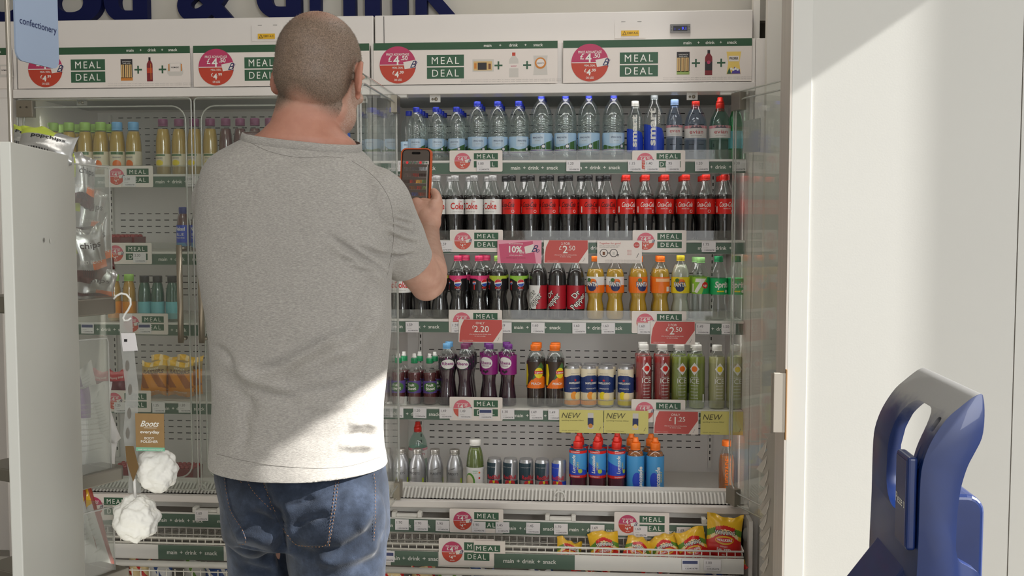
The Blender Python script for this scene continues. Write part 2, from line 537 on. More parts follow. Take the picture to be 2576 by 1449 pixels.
def cabinet(name, label, xl, xr, shelf_z, toff):
    root = empty(name, ((xl + xr) / 2, YH, 0), label, 'display fridge')
    ox = (xl + xr) / 2
    L, R = xl - ox, xr - ox
    def bld(mb, n, parent=root, **k):
        for i in range(len(mb.v)):
            mb.v[i] = mb.v[i] - Vector((ox, YH, 0)) if parent is root else mb.v[i]
        return mb.build(n, parent, **k)
    # top casing
    mb = MB(); mb.box(xl, xr, 3.56, 4.2, zHT - 0.05, zTop, WHITE); bld(mb, 'top_casing', bevel=0.003)
    # header box and lip
    mb = MB(); mb.box(xl, xr, YH + 0.006, 3.56, zHB, zHT - 0.002, WHITE)
    mb.box(xl, xr, YH - 0.012, 3.58, zLip, zHB, WHITE)
    mb.box(xl - 0.0, xl + 0.012, YH - 0.005, YH + 0.01, zHB, zHT, WHITE); mb.box(xr - 0.012, xr, YH - 0.005, YH + 0.01, zHB, zHT, WHITE)
    bld(mb, 'header', bevel=0.002)
    # ceiling of the cold space, with a slotted air outlet
    mb = MB(); mb.box(xl + 0.013, xr - 0.013, 3.58, YBK, zLip + 0.012, zLip + 0.03, WHITE)
    mb.box(xl + 0.013, xr - 0.013, 3.66, 4.0, zLip + 0.0114, zLip + 0.012, M('air_outlet', (150, 150, 146), 0.5)); bld(mb, 'inner_ceiling')
    # sides and back
    mb = MB(); mb.box(xl, xl + 0.013, 3.52, 4.2, 0.12, zHB, WHITE); bld(mb, 'side_panel')
    mb = MB(); mb.box(xr - 0.013, xr, 3.52, 4.2, 0.12, zHB, WHITE); bld(mb, 'side_panel')
    mb = MB(); mb.box(xl + 0.013, xr - 0.013, YBK, 4.14, 0.3, zLip + 0.03, BACKP)
    # slots punched in the back panel
    rows = []
    for sz in shelf_z + [zDeck]:
        rows += [sz + (0.095 if sz == zDeck else 0.062) + 0.0255 * k for k in range(4)]
    rows += [zLip - 0.012, zLip - 0.055, zLip - 0.08, zLip - 0.105]
    for z in rows:
        x = xl + 0.10
        while x < xr - 0.09:
            mb.box(x, x + 0.020, YBK - 0.0012, YBK, z, z + 0.0035, SLOT)
            x += 0.0365
    bld(mb, 'back_panel')
    for xx in (xl + 0.062, xr - 0.074):
        mb = MB(); mb.box(xx, xx + 0.012, YBK - 0.014, YBK - 0.0015, zDeck + 0.02, zLip, SHELFM)
        z = zDeck + 0.05
        while z < zLip - 0.03:
            mb.box(xx + 0.004, xx + 0.008, YBK - 0.0152, YBK - 0.0139, z, z + 0.013, SLOT)
            z += 0.025
        bld(mb, 'slotted_upright')
    # deck and air return grille
    mb = MB(); mb.box(xl + 0.013, xr - 0.013, 3.60, YBK, zDeck - 0.02, zDeck, SHELFM); bld(mb, 'deck')
    mb = MB()
    mb.box(xl + 0.013, xr - 0.013, 3.56, 3.60, zGr - 0.06, zGr, SHELFM)
    mb.box(xl + 0.013, xr - 0.013, YH + 0.004, YH + 0.02, zGrF - 0.05, zGrF - 0.004, SHELFM)
    A = Vector((0, YH + 0.012, zGrF - 0.002)); B = Vector((0, 3.562, zGr - 0.004))
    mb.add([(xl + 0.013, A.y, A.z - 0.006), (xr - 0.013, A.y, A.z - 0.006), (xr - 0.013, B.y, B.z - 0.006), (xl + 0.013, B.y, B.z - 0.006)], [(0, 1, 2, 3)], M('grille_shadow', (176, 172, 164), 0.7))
    x = xl + 0.045
    while x < xr - 0.045:
        q = 0.0062
        mb.add([(x, A.y, A.z), (x + q, A.y, A.z), (x + q, B.y, B.z), (x, B.y, B.z), (x, A.y, A.z - 0.005), (x + q, A.y, A.z - 0.005), (x + q, B.y, B.z - 0.005), (x, B.y, B.z - 0.005)],
               [(0, 1, 2, 3), (0, 4, 5, 1), (1, 5, 6, 2), (3, 7, 4, 0)], SHELFM)
        x += 0.0128
    cc = (xl + xr) / 2 + 0.0
    mb.tube([(cc + 0.017 * math.cos(a * PI / 8), A.y + 0.02, A.z + 0.012 + 0.014 * math.sin(a * PI / 8)) for a in range(16)], 0.0035, SHELFM, 6, closed=True)
    bld(mb, 'air_grille')
    # lower fascia
    mb = MB(); mb.box(xl, xr, YH - 0.02, YH + 0.03, zFas, zGrF - 0.004, WHITE); bld(mb, 'fascia', bevel=0.004)
    # shelves
    for si, z in enumerate(shelf_z):
        mb = MB()
        mb.box(xl + 0.015, xr - 0.015, YSH + 0.004, YBK - 0.01, z - 0.018, z, SHELFM)
        mb.box(xl + 0.015, xr - 0.015, YSH - 0.004, YSH + 0.012, z - 0.006, z + 0.001, SHELFM)
        mb.box(xl + 0.015, xr - 0.015, YSH + 0.000, YSH + 0.006, z - 0.046, z - 0.006, SHELFM)
        sh = bld(mb, 'shelf')
        mb = MB()
        mb.box(xl + 0.017, xr - 0.017, YSH - 0.003, YSH - 0.0002, z - 0.045, z - 0.008, STRIPG)
        strip_text(mb, xl + 0.017, xr - 0.017, z - 0.031, 0.0122, YSH - 0.003, 0.212, P(toff[si], 500, YSH).x)
        for i in range(len(mb.v)):
            mb.v[i] = mb.v[i] - Vector((ox, YH, 0))
        mb.build('label_strip', sh)
        mb = MB(); mb.box(xl + 0.04, xr - 0.04, YSH + 0.008, YSH + 0.011, z + 0.0015, z + 0.034, ACRYL)
        for i in range(len(mb.v)):
            mb.v[i] = mb.v[i] - Vector((ox, YH, 0))
        mb.build('shelf_riser', sh)
        for xx in (xl + 0.036, xr - 0.048):
            mb = MB()
            mb.prism([(YSH + 0.08, z - 0.02), (YBK - 0.01, z - 0.08), (YBK - 0.01, z - 0.02)], xx, xx + 0.004, SHELFM, axis='x')
            for i in range(len(mb.v)):
                mb.v[i] = mb.v[i] - Vector((ox, YH, 0))
            mb.build('bracket', sh)
    # lower housing: plinth, recess behind the baskets
    mb = MB()
    mb.box(xl, xl + 0.013, 3.40, YH + 0.1, 0.1, zFas, WHITE); mb.box(xr - 0.013, xr, 3.40, YH + 0.1, 0.1, zFas, WHITE)
    mb.box(xl + 0.013, xr - 0.013, YH + 0.12, YH + 0.14, 0.1, zFas, M('recess_white', (206, 200, 192), 0.5))
    mb.box(xl, xr, YH + 0.03, YH + 0.14, zFas - 0.01, zFas, WHITE)
    mb.box(xl + 0.013, xr - 0.013, 3.36, YH + 0.12, 0.10, 0.13, WHITE)
    bld(mb, 'base_housing')
    mb = MB(); mb.box(xl + 0.01, xr - 0.01, 3.45, 4.18, 0.0, 0.1, M('kick_plate', (90, 88, 84), 0.5)); bld(mb, 'kick_plate')
    for sx, xx in ((1, xl + 0.016), (-1, xr - 0.016)):
        area('added_side_fill', (xx + sx * 0.004, 3.63, (zDeck + zLip) / 2), (xx + sx * 0.35, 3.63 + 0.5, (zDeck + zLip) / 2), 0.012, zLip - zDeck - 0.1, 0.35, (1.0, 0.98, 0.95))  # added light down each side to lift the cold space; no fitted lamp
    for z in [zLip + 0.012] + [q - 0.02 for q in shelf_z]:
        area('added_shelf_fill', ((xl + xr) / 2, 3.60, z - 0.003), ((xl + xr) / 2, 3.86, z - 0.30), xr - xl - 0.2, 0.02, 0.62 if xl > -1 else 0.22, (1.0, 0.98, 0.95))  # added fill under header and shelves, brightening the rows below
    return root, bld, ox

XR0, XR1 = P(938, 600, YH).x, P(1893, 600, YH).x
XL0, XL1 = P(48, 600, YH).x, P(934, 600, YH).x
shR = [P(1500, y, YSH).z for y in (403, 605, 806.5, 1029.5)]
shL = [P(400, y, YSH).z for y in (439, 634, 812, 1009)]
fr, bldR, oxR = cabinet('display_fridge', 'open white drinks fridge beside the steel edged wall with both glass doors swung out', XR0, XR1, shR, [1342, 1345, 1350, 1350])
fl, bldL, oxL = cabinet('display_fridge', 'white drinks fridge with closed clear doors behind the mans elbow and the crisps bay', XL0, XL1, shL, [447, 450, 405, 447])

def door(root, hx, hy, hz0, hz1, width, ang, sgn, handle=True, hpx=None):
    """glass leaf hinged at (hx, hy); sgn +1 opens out of a hinge on its left; ang from the front plane"""
    d = bpy.data.objects.new('door', None); C.objects.link(d); d.empty_display_size = 0.02
    d.parent = root
    d.location = Vector((hx, hy, hz0)) - Vector(root.location)
    d.rotation_euler = (0, 0, ang)
    h = hz1 - hz0
    x0, x1 = (0, width) if sgn > 0 else (-width, 0)
    mb = MB(); mb.box(x0, x1, -0.004, 0.002, 0, h, GLASS); mb.build('glass_pane', d)
    mb = MB()
    outer = rrect2d(x0, 0, x1, h, 0.012, 3)
    mb.tube([(a, -0.001, b) for a, b in outer], 0.0030, ACRYLE, 6, closed=True)
    ins = 0.022
    inner = rrect2d(x0 + ins, ins + 0.02, x1 - ins, h - ins - 0.005, 0.05, 5)
    mb.tube([(a, 0.003, b) for a, b in inner], 0.0030, ACRYLE, 6, closed=True)
    mb.build('door_frame', d)
    hxp = x0 if sgn > 0 else x1
    for zz in (0.0, h - 0.058):
        mb = MB()
        a, b = (hxp + 0.004 * sgn, hxp + 0.062 * sgn)
        mb.box(min(a, b), max(a, b), -0.012, 0.012, zz - 0.004, zz + 0.054, METALD)
        for q in (0.016, 0.038):
            mb.lathe([(0.0035, 0), (0.0035, 0.002)], M('screw_head', (90, 84, 74), 0.4, 0.7), 10, a + q * sgn, 0, 0)
            for v in mb.v[-20:]:
                y, z = v.y, v.z
                v.y = -0.0125 - z; v.z = zz + 0.030 + y
        mb.build('hinge', d, bevel=0.002)
    if handle:
        ex = x1 - 0.045 if sgn > 0 else x0 + 0.045
        if hpx: ex = P(hpx, 700, hy - 0.045).x - hx
        z0 = P(452, 862, 3.45).z - hz0; z1 = P(452, 616, 3.45).z - hz0
        mb = MB()
        mb.tube([(ex, -0.045, z0), (ex, -0.045, z1)], 0.010, METAL, 14)
        mb.build('handle', d)
        for zz in (z0 + 0.012, z1 - 0.012):
            mb = MB(); mb.tube([(ex, -0.046, zz), (ex, 0.0, zz)], 0.007, METALD, 10)
            mb.tube([(ex - 0.014, -0.034, zz), (ex + 0.014, -0.034, zz)], 0.0045, METALD, 8)
            mb.build('handle_post', d)
    return d
zD0, zD1 = P(1500, 1262, YH).z + 0.004, zLip - 0.004
wdl = P(491, 700, YH).x - XL0 - 0.01
door(fl, XL0 + 0.01, YH - 0.006, zD0 + 0.01, zD1, wdl, 0, 1, hpx=452)
door(fl, XL1 - 0.01, YH - 0.006, zD0 + 0.01, zD1, XL1 - 0.01 - P(499, 700, YH).x, 0, -1, hpx=505)
xdl = P(1003, 800, YH).x
door(fr, xdl, YH - 0.006, zD0 + 0.01, zD1, 0.585, -PI / 2, 1)
xdr = P(1838, 800, YH).x
dr = door(fr, xdr, YH - 0.006, zD0 + 0.01, zD1, 0.585, math.radians(180 - 69) - 0.0, -1, handle=False)
mb = MB(); mb.box(-0.165, -0.060, -0.0062, -0.0042, 1.595 - zD0, 1.70 - zD0, M('sticker_grey', (196, 194, 190), 0.6)); mb.build('sticker', dr)
# top hinge plates fixed to the header
for x_, par, b in ((P(995, 240, YH).x, fr, 1), (P(1850, 240, YH).x, fr, -1)):
    mb = MB(); mb.box(x_ - 0.05, x_ + 0.04, YH - 0.008, YH + 0.02, zLip - 0.010, zLip + 0.0, SHELFM); bldR(mb, 'hinge_plate')
# lock plates under the header
for px, par, b in ((1095, fr, bldR), (1741, fr, bldR), (207, fl, bldL)):
    c = P(px, 250, YH + 0.02)
    mb = MB(); mb.box(c.x - 0.018, c.x + 0.018, YH + 0.015, YH + 0.02, zLip - 0.024, zLip + 0.005, GREY if par is fl else SHELFM)
    mb.ellipsoid((c.x + 0.004, YH + 0.012, zLip - 0.014), (0.006, 0.004, 0.006), METALD, 10, 6)
    mb.ellipsoid((c.x - 0.008, YH + 0.013, zLip - 0.014), (0.004, 0.003, 0.004), METALD, 8, 6)
    b(mb, 'lock_plate')
# temperature display, mains warning plates and access covers on the top casings
c0, c1 = P(1686, 62, 3.56), P(1736, 83, 3.56)
mb = MB(); mb.box(c0.x, c1.x, 3.553, 3.56, c1.z, c0.z, M('display_case', (128, 126, 124), 0.4))
cx = (c0.x + c1.x) / 2; cz = (c0.z + c1.z) / 2
mb.rect(cx - 0.024, cz - 0.0085, cx + 0.024, cz + 0.0085, M('display_black', (14, 14, 22), 0.15), y=3.553)
LED = M('led_blue', (60, 70, 235), 0.4, emit=1.6)
mb.text('-', cx - 0.004, cz - 0.006, 0.010, LED, y=3.553, lay=2); mb.text('9.1', cx + 0.012, cz - 0.005, 0.010, LED, y=3.553, lay=2)
mb.text(':', cx - 0.018, cz - 0.005, 0.010, LED, y=3.553, lay=2)
for q in (-0.029, 0.029):
    for r_ in (-0.005, 0.005):
        mb.poly(circle2d(cx + q, cz + r_, 0.0022, 8), M('display_key', (84, 82, 82), 0.4), y=3.553)
bldR(mb, 'temperature_display')
WARN = M('warning_yellow', (226, 178, 44), 0.5)
for px, par, b in ((1585, fr, bldR), (671, fl, bldL)):
    yy = 84 if par is fr else 92
    c = P(px, yy, 3.56)
    mb = MB()
    mb.box(c.x - 0.052, c.x + 0.052, 3.557, 3.5601, c.z - 0.016, c.z + 0.038, WHITE)
    for q in (-0.03, 0.024):
        mb.box(c.x + q, c.x + q + 0.014, 3.5562, 3.5572, c.z + 0.0375, c.z + 0.0395, GREY)
    b(mb, 'access_cover')
    mb = MB(); mb.box(c.x - 0.030, c.x + 0.030, 3.5545, 3.5568, c.z - 0.009, c.z + 0.009, WARN)
    tr = 0.007
    mb.poly([(c.x - 0.026, c.z - 0.006), (c.x - 0.012, c.z - 0.006), (c.x - 0.019, c.z + 0.007)], BLACK, y=3.5545)
    mb.poly([(c.x - 0.0235, c.z - 0.0045), (c.x - 0.0145, c.z - 0.0045), (c.x - 0.019, c.z + 0.004)], WARN, y=3.5545, lay=2)
    mb.text('230V A.C.', c.x + 0.009, c.z - 0.003, 0.0065, BLACK, y=3.5545, bold=0.01)
    b(mb, 'warning_plate')
# casing joint line and the end cheek of the open fridge
mb = MB(); c = P(966, 60, 3.56); mb.box(c.x - 0.0008, c.x + 0.0008, 3.5585, 3.5602, zHT, zTop - 0.004, SLOT); bldR(mb, 'casing_joint')
x2 = P(1925, 300, YH).x
mb = MB(); mb.box(XR1 + 0.001, x2, YH - 0.006, 4.2, 0.0, zHT, WHITE); bldR(mb, 'end_cheek', bevel=0.003)
# start of a third fridge further along (mostly outside the photograph)
X30 = XL0 - 1.25
th = empty('display_fridge', ((X30 + XL0) / 2, YH, 0), 'end of a further white fridge casing beyond the confectionery board pole', 'display fridge')
mb = MB()
o3 = Vector(((X30 + XL0) / 2, YH, 0))
mb.box(X30, XL0 - 0.003, 3.56, 4.2, zHT - 0.05, zTop, WHITE)
mb.box(X30, XL0 - 0.003, YH - 0.012, 3.58, zLip, zHT, WHITE)
mb.box(XL0 - 0.06, XL0 - 0.003, YH - 0.02, 4.2, 0.0, zLip, WHITE)
mb.box(X30, XL0 - 0.003, 4.1, 4.2, 0.0, zLip, WHITE)
mb.v = [v - o3 for v in mb.v]
mb.build('casing', th, bevel=0.003)

# ------------------------------------------------------------------ printed matter
def roundel(mb, x, z, r, y, fine=True, faded=False, R=None):
    mb.poly(circle2d(x, z, r, 36, a0=0, a1=PI), PINK if not faded else M('roundel_pink_soft', (214, 106, 122), 0.5), y=y, lay=3)
    mb.poly(circle2d(x, z, r, 36, a0=PI, a1=2 * PI), REDO if not faded else M('roundel_red_soft', (206, 92, 76), 0.5), y=y, lay=3)
    mb.rect(x - r * 0.98, z - r * 0.02, x + r * 0.5, z + r * 0.02, WTXT, y=y, lay=4)
    if fine:
        mb.text('PRICE ADVANTAGE', x, z + r * 0.50, r * 0.13, WTXT, y=y, lay=4, width=r * 1.25, bold=0.01)
        mb.text('MEAL DEAL', x, z - r * 0.20, r * 0.10, WTXT, y=y, lay=4, width=r * 0.6, bold=0.01)
        mb.text('OR LESS', x, z - r * 0.86, r * 0.11, WTXT, y=y, lay=4, width=r * 0.42, bold=0.01)
    mb.text('£', x - r * 0.42, z + r * 0.18, r * 0.30, WTXT, y=y, lay=4, bold=0.01)
    mb.text('4', x - r * 0.08, z + r * 0.03, r * 0.46, WTXT, y=y, lay=4, bold=0.018)
    mb.text('.50', x + r * 0.36, z + r * 0.26, r * 0.22, WTXT, y=y, lay=4, bold=0.02)
    mb.text('£', x - r * 0.24, z - r * 0.50, r * 0.18, WTXT, y=y, lay=4, bold=0.01)
    mb.text('4', x - r * 0.06, z - r * 0.66, r * 0.30, WTXT, y=y, lay=4, bold=0.03)
    mb.text('.99', x + r * 0.20, z - r * 0.48, r * 0.15, WTXT, y=y, lay=4, bold=0.015)
    # little white loyalty card with a script initial
    cp = [(0.30, 0.12), (0.86, 0.22), (0.98, -0.06), (0.40, -0.26)]
    cp = [(0.30, 0.14), (0.93, 0.26), (1.0, -0.14), (0.38, -0.24)]
    mb.poly([(x + a * r, z + b * r) for a, b in cp[::-1]], CARDW, y=y, lay=5)
    mb.text('B', x + r * 0.86, z - r * 0.16, r * 0.38, NAVY, y=y, lay=6, shear=0.5, bold=0.0)
    mb.text('(', x + r * 1.02, z - r * 0.14, r * 0.28, NAVY, y=y, lay=6, shear=0.3)

def deal_words(mb, x0, x1, z1, h, gap, y, both=True):
    """two stacked green bars MEAL / DEAL; z1 the top"""
    mb.rect(x0, z1 - h, x1, z1, DGREEN, y=y)
    mb.text('MEAL', (x0 + x1) / 2, z1 - h * 0.82, h * 0.64, WTXT, y=y, lay=2, bold=0.0, width=(x1 - x0) * 0.74, spacing=1.3)
    if both:
        mb.rect(x0, z1 - 2 * h - gap, x1, z1 - h - gap, DGREEN, y=y)
        mb.text('DEAL', (x0 + x1) / 2, z1 - h - gap - h * 0.82, h * 0.64, WTXT, y=y, lay=2, bold=0.0, width=(x1 - x0) * 0.72, spacing=1.3)

BREAD = M('print_bread', (214, 180, 120), 0.6); BROWN = M('print_brown', (120, 74, 48), 0.6); PALEG = M('print_pale', (206, 200, 192), 0.6)
CHAR = M('print_charcoal', (52, 48, 50), 0.6); LIME = M('print_lime', (150, 172, 96), 0.6); DRED = M('print_dark_red', (128, 36, 44), 0.5)
LYEL = M('print_yellow', (236, 204, 110), 0.6); PURP = M('print_purple', (84, 66, 150), 0.6); AMB = M('print_amber', (206, 130, 56), 0.6)

def header_sign(pxl, pxr, yl, yr, kind, label, rx, mx, ix):
    """pxl..pxr: sign's ends; rx roundel centre px; mx (bar px0, px1); ix: three product pictures' centres"""
    a = P(pxl, yl, YH); b = P(pxr, yr, YH)
    z1 = zHT; z0 = zHB + 0.003
    X = lambda px: P(px, 150, YH).x
    y = YH - 0.009
    mb = MB()
    mb.box(a.x, b.x, y, y + 0.0015, z0, z1, CARDW)
    bh = 0.0245
    mb.rect(a.x, z1 - bh, b.x, z1, M('header_green', (46, 84, 56), 0.5), y=y)
    kx = (X(ix[0]) + X(ix[2])) / 2
    kw = X(ix[2]) - X(ix[0])
    for wd, q in (('main', -0.42), ('+', -0.20), ('drink', 0.03), ('+', 0.24), ('snack', 0.46)):
        mb.text(wd, kx + kw * (q) + 0.0, z1 - bh * 0.70, 0.0098, WTXT, y=y, lay=2, bold=0.012)
    roundel(mb, X(rx), z1 - 0.0735, 0.062, y)
    deal_words(mb, X(mx[0]), X(mx[1]), z1 - 0.0415, 0.0375, 0.0045, y)
    zc = z1 - 0.079
    for q in ((ix[0] + ix[1]) / 2, (ix[1] + ix[2]) / 2):
        c = X(q); s_ = 0.0135; t_ = 0.0028
        mb.rect(c - s_, zc - t_, c + s_, zc + t_, DGREEN, y=y); mb.rect(c - t_, zc - s_, c + t_, zc + s_, DGREEN, y=y, lay=2)
    def pic(cx, k):
        if k == 'sandwich':
            mb.rect(cx - 0.021, zc - 0.037, cx + 0.021, zc + 0.037, CHAR, y=y)
            mb.rect(cx - 0.021, zc - 0.037, cx + 0.021, zc - 0.026, LIME if kind == 4 else AMB, y=y, lay=2)
            for q in (-0.014, 0.0, 0.013):
                mb.rect(cx + q - 0.006, zc - 0.028, cx + q + 0.005, zc + 0.018, BREAD, y=y, lay=2)
                mb.rect(cx + q - 0.001, zc - 0.026, cx + q + 0.001, zc + 0.016, BROWN, y=y, lay=3)
            mb.text('SANDWICH', cx, zc + 0.026, 0.004, WTXT, y=y, lay=2, width=0.030)
            mb.text('MADE WITH', cx, zc + 0.020, 0.003, WTXT, y=y, lay=2, width=0.026)
        elif k == 'box':
            mb.rect(cx - 0.036, zc - 0.020, cx + 0.036, zc + 0.021, PALEG, y=y)
            mb.rect(cx - 0.032, zc - 0.016, cx + 0.030, zc + 0.014, BREAD, y=y, lay=2)
            mb.rect(cx - 0.018, zc - 0.014, cx + 0.012, zc + 0.010, CHAR, y=y, lay=3)
            mb.rect(cx - 0.030, zc - 0.010, cx - 0.022, zc + 0.008, AMB, y=y, lay=3); mb.rect(cx + 0.018, zc - 0.012, cx + 0.026, zc + 0.006, BROWN, y=y, lay=3)
        elif k in ('cola', 'redjuice', 'water'):
            col = {'cola': DRED, 'redjuice': DRED, 'water': PALEG}[k]
            capc = {'cola': BLACK, 'redjuice': CHAR, 'water': REDO}[k]
            w_ = 0.0105 if k == 'cola' else (0.012 if k == 'redjuice' else 0.0155)
            pr = [(-w_, -0.040), (w_, -0.040), (w_, 0.012), (w_ * 0.95, 0.020), (w_ * 0.35, 0.031), (-w_ * 0.35, 0.031), (-w_ * 0.95, 0.020), (-w_, 0.012)]
            mb.poly([(cx + u, zc + v) for u, v in pr], col, y=y)
            mb.rect(cx - w_ * 0.36, zc + 0.031, cx + w_ * 0.36, zc + 0.042, capc, y=y)
            if k == 'redjuice':
                mb.rect(cx - w_, zc - 0.024, cx + w_, zc + 0.004, CHAR, y=y, lay=2)
                mb.poly(circle2d(cx, zc + 0.002, 0.006, 14), PINK, y=y, lay=3)
            elif k == 'cola':
                mb.rect(cx - w_ * 0.9, zc - 0.012, cx + w_ * 0.9, zc + 0.006, REDO, y=y, lay=2)
                mb.rect(cx + w_ * 0.3, zc - 0.034, cx + w_ * 0.5, zc + 0.02, AMB, y=y, lay=3)
            else:
                mb.rect(cx - w_, zc - 0.010, cx + w_, zc + 0.005, CARDW, y=y, lay=2)
                mb.text('water', cx, zc - 0.005, 0.006, PINK, y=y, lay=3)
        elif k == 'pot':
            mb.poly([(cx - 0.028, zc - 0.014), (cx - 0.022, zc - 0.022), (cx + 0.022, zc - 0.022), (cx + 0.028, zc - 0.014), (cx + 0.028, zc - 0.006), (cx + 0.022, zc + 0.022), (cx - 0.022, zc + 0.022), (cx - 0.028, zc - 0.006)], PALEG, y=y)
            mb.rect(cx - 0.024, zc - 0.006, cx - 0.020, zc + 0.018, AMB, y=y, lay=2); mb.rect(cx + 0.020, zc - 0.006, cx + 0.024, zc + 0.018, AMB, y=y, lay=2)
            mb.rect(cx - 0.017, zc - 0.008, cx + 0.017, zc + 0.020, CARDW, y=y, lay=2)
            mb.text('NOMADIC', cx, zc + 0.004, 0.005, BLACK, y=y, lay=3, bold=0.02, width=0.028)
        elif k == 'bag':
            mb.poly([(cx - 0.024, zc - 0.033), (cx + 0.024, zc - 0.033), (cx + 0.021, zc), (cx + 0.024, zc + 0.031), (cx - 0.024, zc + 0.031), (cx - 0.021, zc)], PALEG, y=y)
            mb.poly(circle2d(cx, zc + 0.006, 0.019, 20), AMB, y=y, lay=2); mb.poly(circle2d(cx, zc + 0.007, 0.0135, 20), CARDW, y=y, lay=3)
            mb.text('square', cx, zc + 0.004, 0.006, BLACK, y=y, lay=4)
        elif k == 'popcorn':
            mb.poly([(cx - 0.023, zc - 0.037), (cx + 0.023, zc - 0.037), (cx + 0.018, zc), (cx + 0.024, zc + 0.036), (cx - 0.024, zc + 0.036), (cx - 0.018, zc)], LYEL, y=y)
            mb.rect(cx - 0.017, zc + 0.004, cx + 0.017, zc + 0.022, CARDW, y=y, lay=2)
            mb.text('PROPER', cx, zc + 0.010, 0.008, BLACK, y=y, lay=3, bold=0.02, width=0.028)
            mb.poly([(cx - 0.022, zc - 0.036), (cx - 0.008, zc - 0.036), (cx - 0.014, zc - 0.016)], DGREEN, y=y, lay=2)
            mb.poly([(cx - 0.008, zc - 0.036), (cx + 0.022, zc - 0.036), (cx + 0.019, zc - 0.022), (cx + 0.002, zc - 0.014)], PURP, y=y, lay=2)
            for q in range(4):
                mb.poly(circle2d(cx - 0.008 + 0.007 * q, zc - 0.020 - 0.003 * (q % 2), 0.004, 8), WTXT, y=y, lay=3)
    ks = {1: ('sandwich', 'cola', 'pot'), 2: ('sandwich', 'cola', 'pot'), 3: ('box', 'water', 'bag'), 4: ('sandwich', 'redjuice', 'popcorn')}[kind]
    for c_, k in zip(ix, ks):
        pic(X(c_), k)
    # two lines of small print (too small to read)
    for q in (0.0, 0.006):
        mb.text('Terms and conditions apply to this offer in store only, while stocks last, see a member of the team', kx - 0.004, z0 + 0.0125 - q, 0.0022, GREYTX, y=y, width=kw * 1.75)
    o = mb.build('header_sign')
    tag(o, label, 'sign', 'meal offer signs in the fridge headers')
header_sign(47, 480, 120, 113, 1, 'meal deal header sign showing sandwich, cola bottle and white yogurt pot', 117, (181, 267), (321, 379, 443))
header_sign(488, 930, 112, 104, 2, 'meal deal header sign whose pictures are hidden behind the mans head', 546, (617, 700), (750, 808, 872))
header_sign(941, 1403, 103, 98, 3, 'meal deal header sign showing a lunch box, water bottle and crisp bag', 1002, (1075, 1168), (1216, 1293, 1360))
header_sign(1417, 1891, 97, 97, 4, 'meal deal header sign showing a purple and yellow popcorn bag', 1484, (1559, 1655), (1718, 1782, 1845))
# tail of the next header sign along
mb = MB(); xa = P(-60, 200, YH).x; xb = XL0 - 0.006
mb.box(xa - 0.3, xb, YH - 0.019, YH - 0.0125, zHB + 0.003, zHT, CARDW)
mb.rect(xa - 0.3, zHT - 0.0245, xb, zHT, MATS['header_green'], y=YH - 0.019)
c = P(14, 180, YH - 0.019)
mb.poly([(c.x - 0.028, c.z - 0.02), (c.x + 0.028, c.z - 0.02), (c.x + 0.022, c.z + 0.024), (c.x - 0.022, c.z + 0.024)], PALEG, y=YH - 0.019)
mb.rect(c.x - 0.017, c.z - 0.01, c.x + 0.017, c.z + 0.018, CARDW, y=YH - 0.019, lay=2)
mb.text('NOMADIC', c.x, c.z + 0.002, 0.005, BLACK, y=YH - 0.019, lay=3, bold=0.02, width=0.028)
mb.text('snack', c.x - 0.03, zHT - 0.017, 0.0098, WTXT, y=YH - 0.019, lay=2, bold=0.012)
tag(mb.build('header_sign'), 'cut off end of a header sign behind the pole of the confectionery board', 'sign', 'meal offer signs in the fridge headers')

# placards clipped to the shelf edges
def placard(px0, px1, py0, py1, label, Y=YSH - 0.008, both=True, faded=True, ratio=None):
    a = P(px0, py1, Y); b = P(px1, py0, Y)
    w_ = b.x - a.x; h_ = b.z - a.z
    mb = MB()
    mb.prism(rrect2d(0, 0, w_, h_, 0.004, 3), Y - Y, 0.0022, CARDW)
    roundel(mb, w_ * 0.245, h_ * 0.50, h_ * 0.385, 0, faded=faded)
    deal_words(mb, w_ * 0.46, w_ * 0.915, h_ * 0.87, h_ * 0.30, h_ * 0.075, 0, both)
    o = mb.build('meal_placard', loc=(a.x, Y, a.z))
    tag(o, label, 'price placard', 'meal placards clipped to the fridge')
for i, (x0, x1, y0, y1, side) in enumerate(((1131, 1264, 378, 432, 0), (1590, 1724, 378, 432, 1), (1132, 1265, 578, 634, 0), (1591, 1727, 579, 635, 1),
                                            (1129, 1263, 780, 836, 0), (1589, 1727, 783, 838, 1), (1131, 1264, 1000, 1057, 0), (1588, 1724, 1006, 1062, 1))):
    wh = ('below the blue labelled water bottles', 'below the tall clear and pink capped water bottles', 'under the white labelled cola bottles', 'under the red capped cola bottles',
          'half hidden by the red 2.20 card', 'half hidden by the upper red two for 2.50 card', 'under the purple capped blackcurrant bottles', 'half hidden by the red 1.25 card')[i]
    placard(x0, x1, y0, y1, 'white meal deal placard ' + wh)
for i, (x0, x1, y0, y1) in enumerate(((264, 384, 417, 471), (262, 381, 611, 664), (302, 422, 789, 841), (258, 379, 983, 1035))):
    wh = ('below the blue capped orange juices', 'level with the tops of the steel door handles', 'beside the white hanging strip hook', 'behind the clear hanging strip')[i]
    placard(x0, x1, y0, y1, 'white meal deal placard ' + wh + ' in closed fridge')

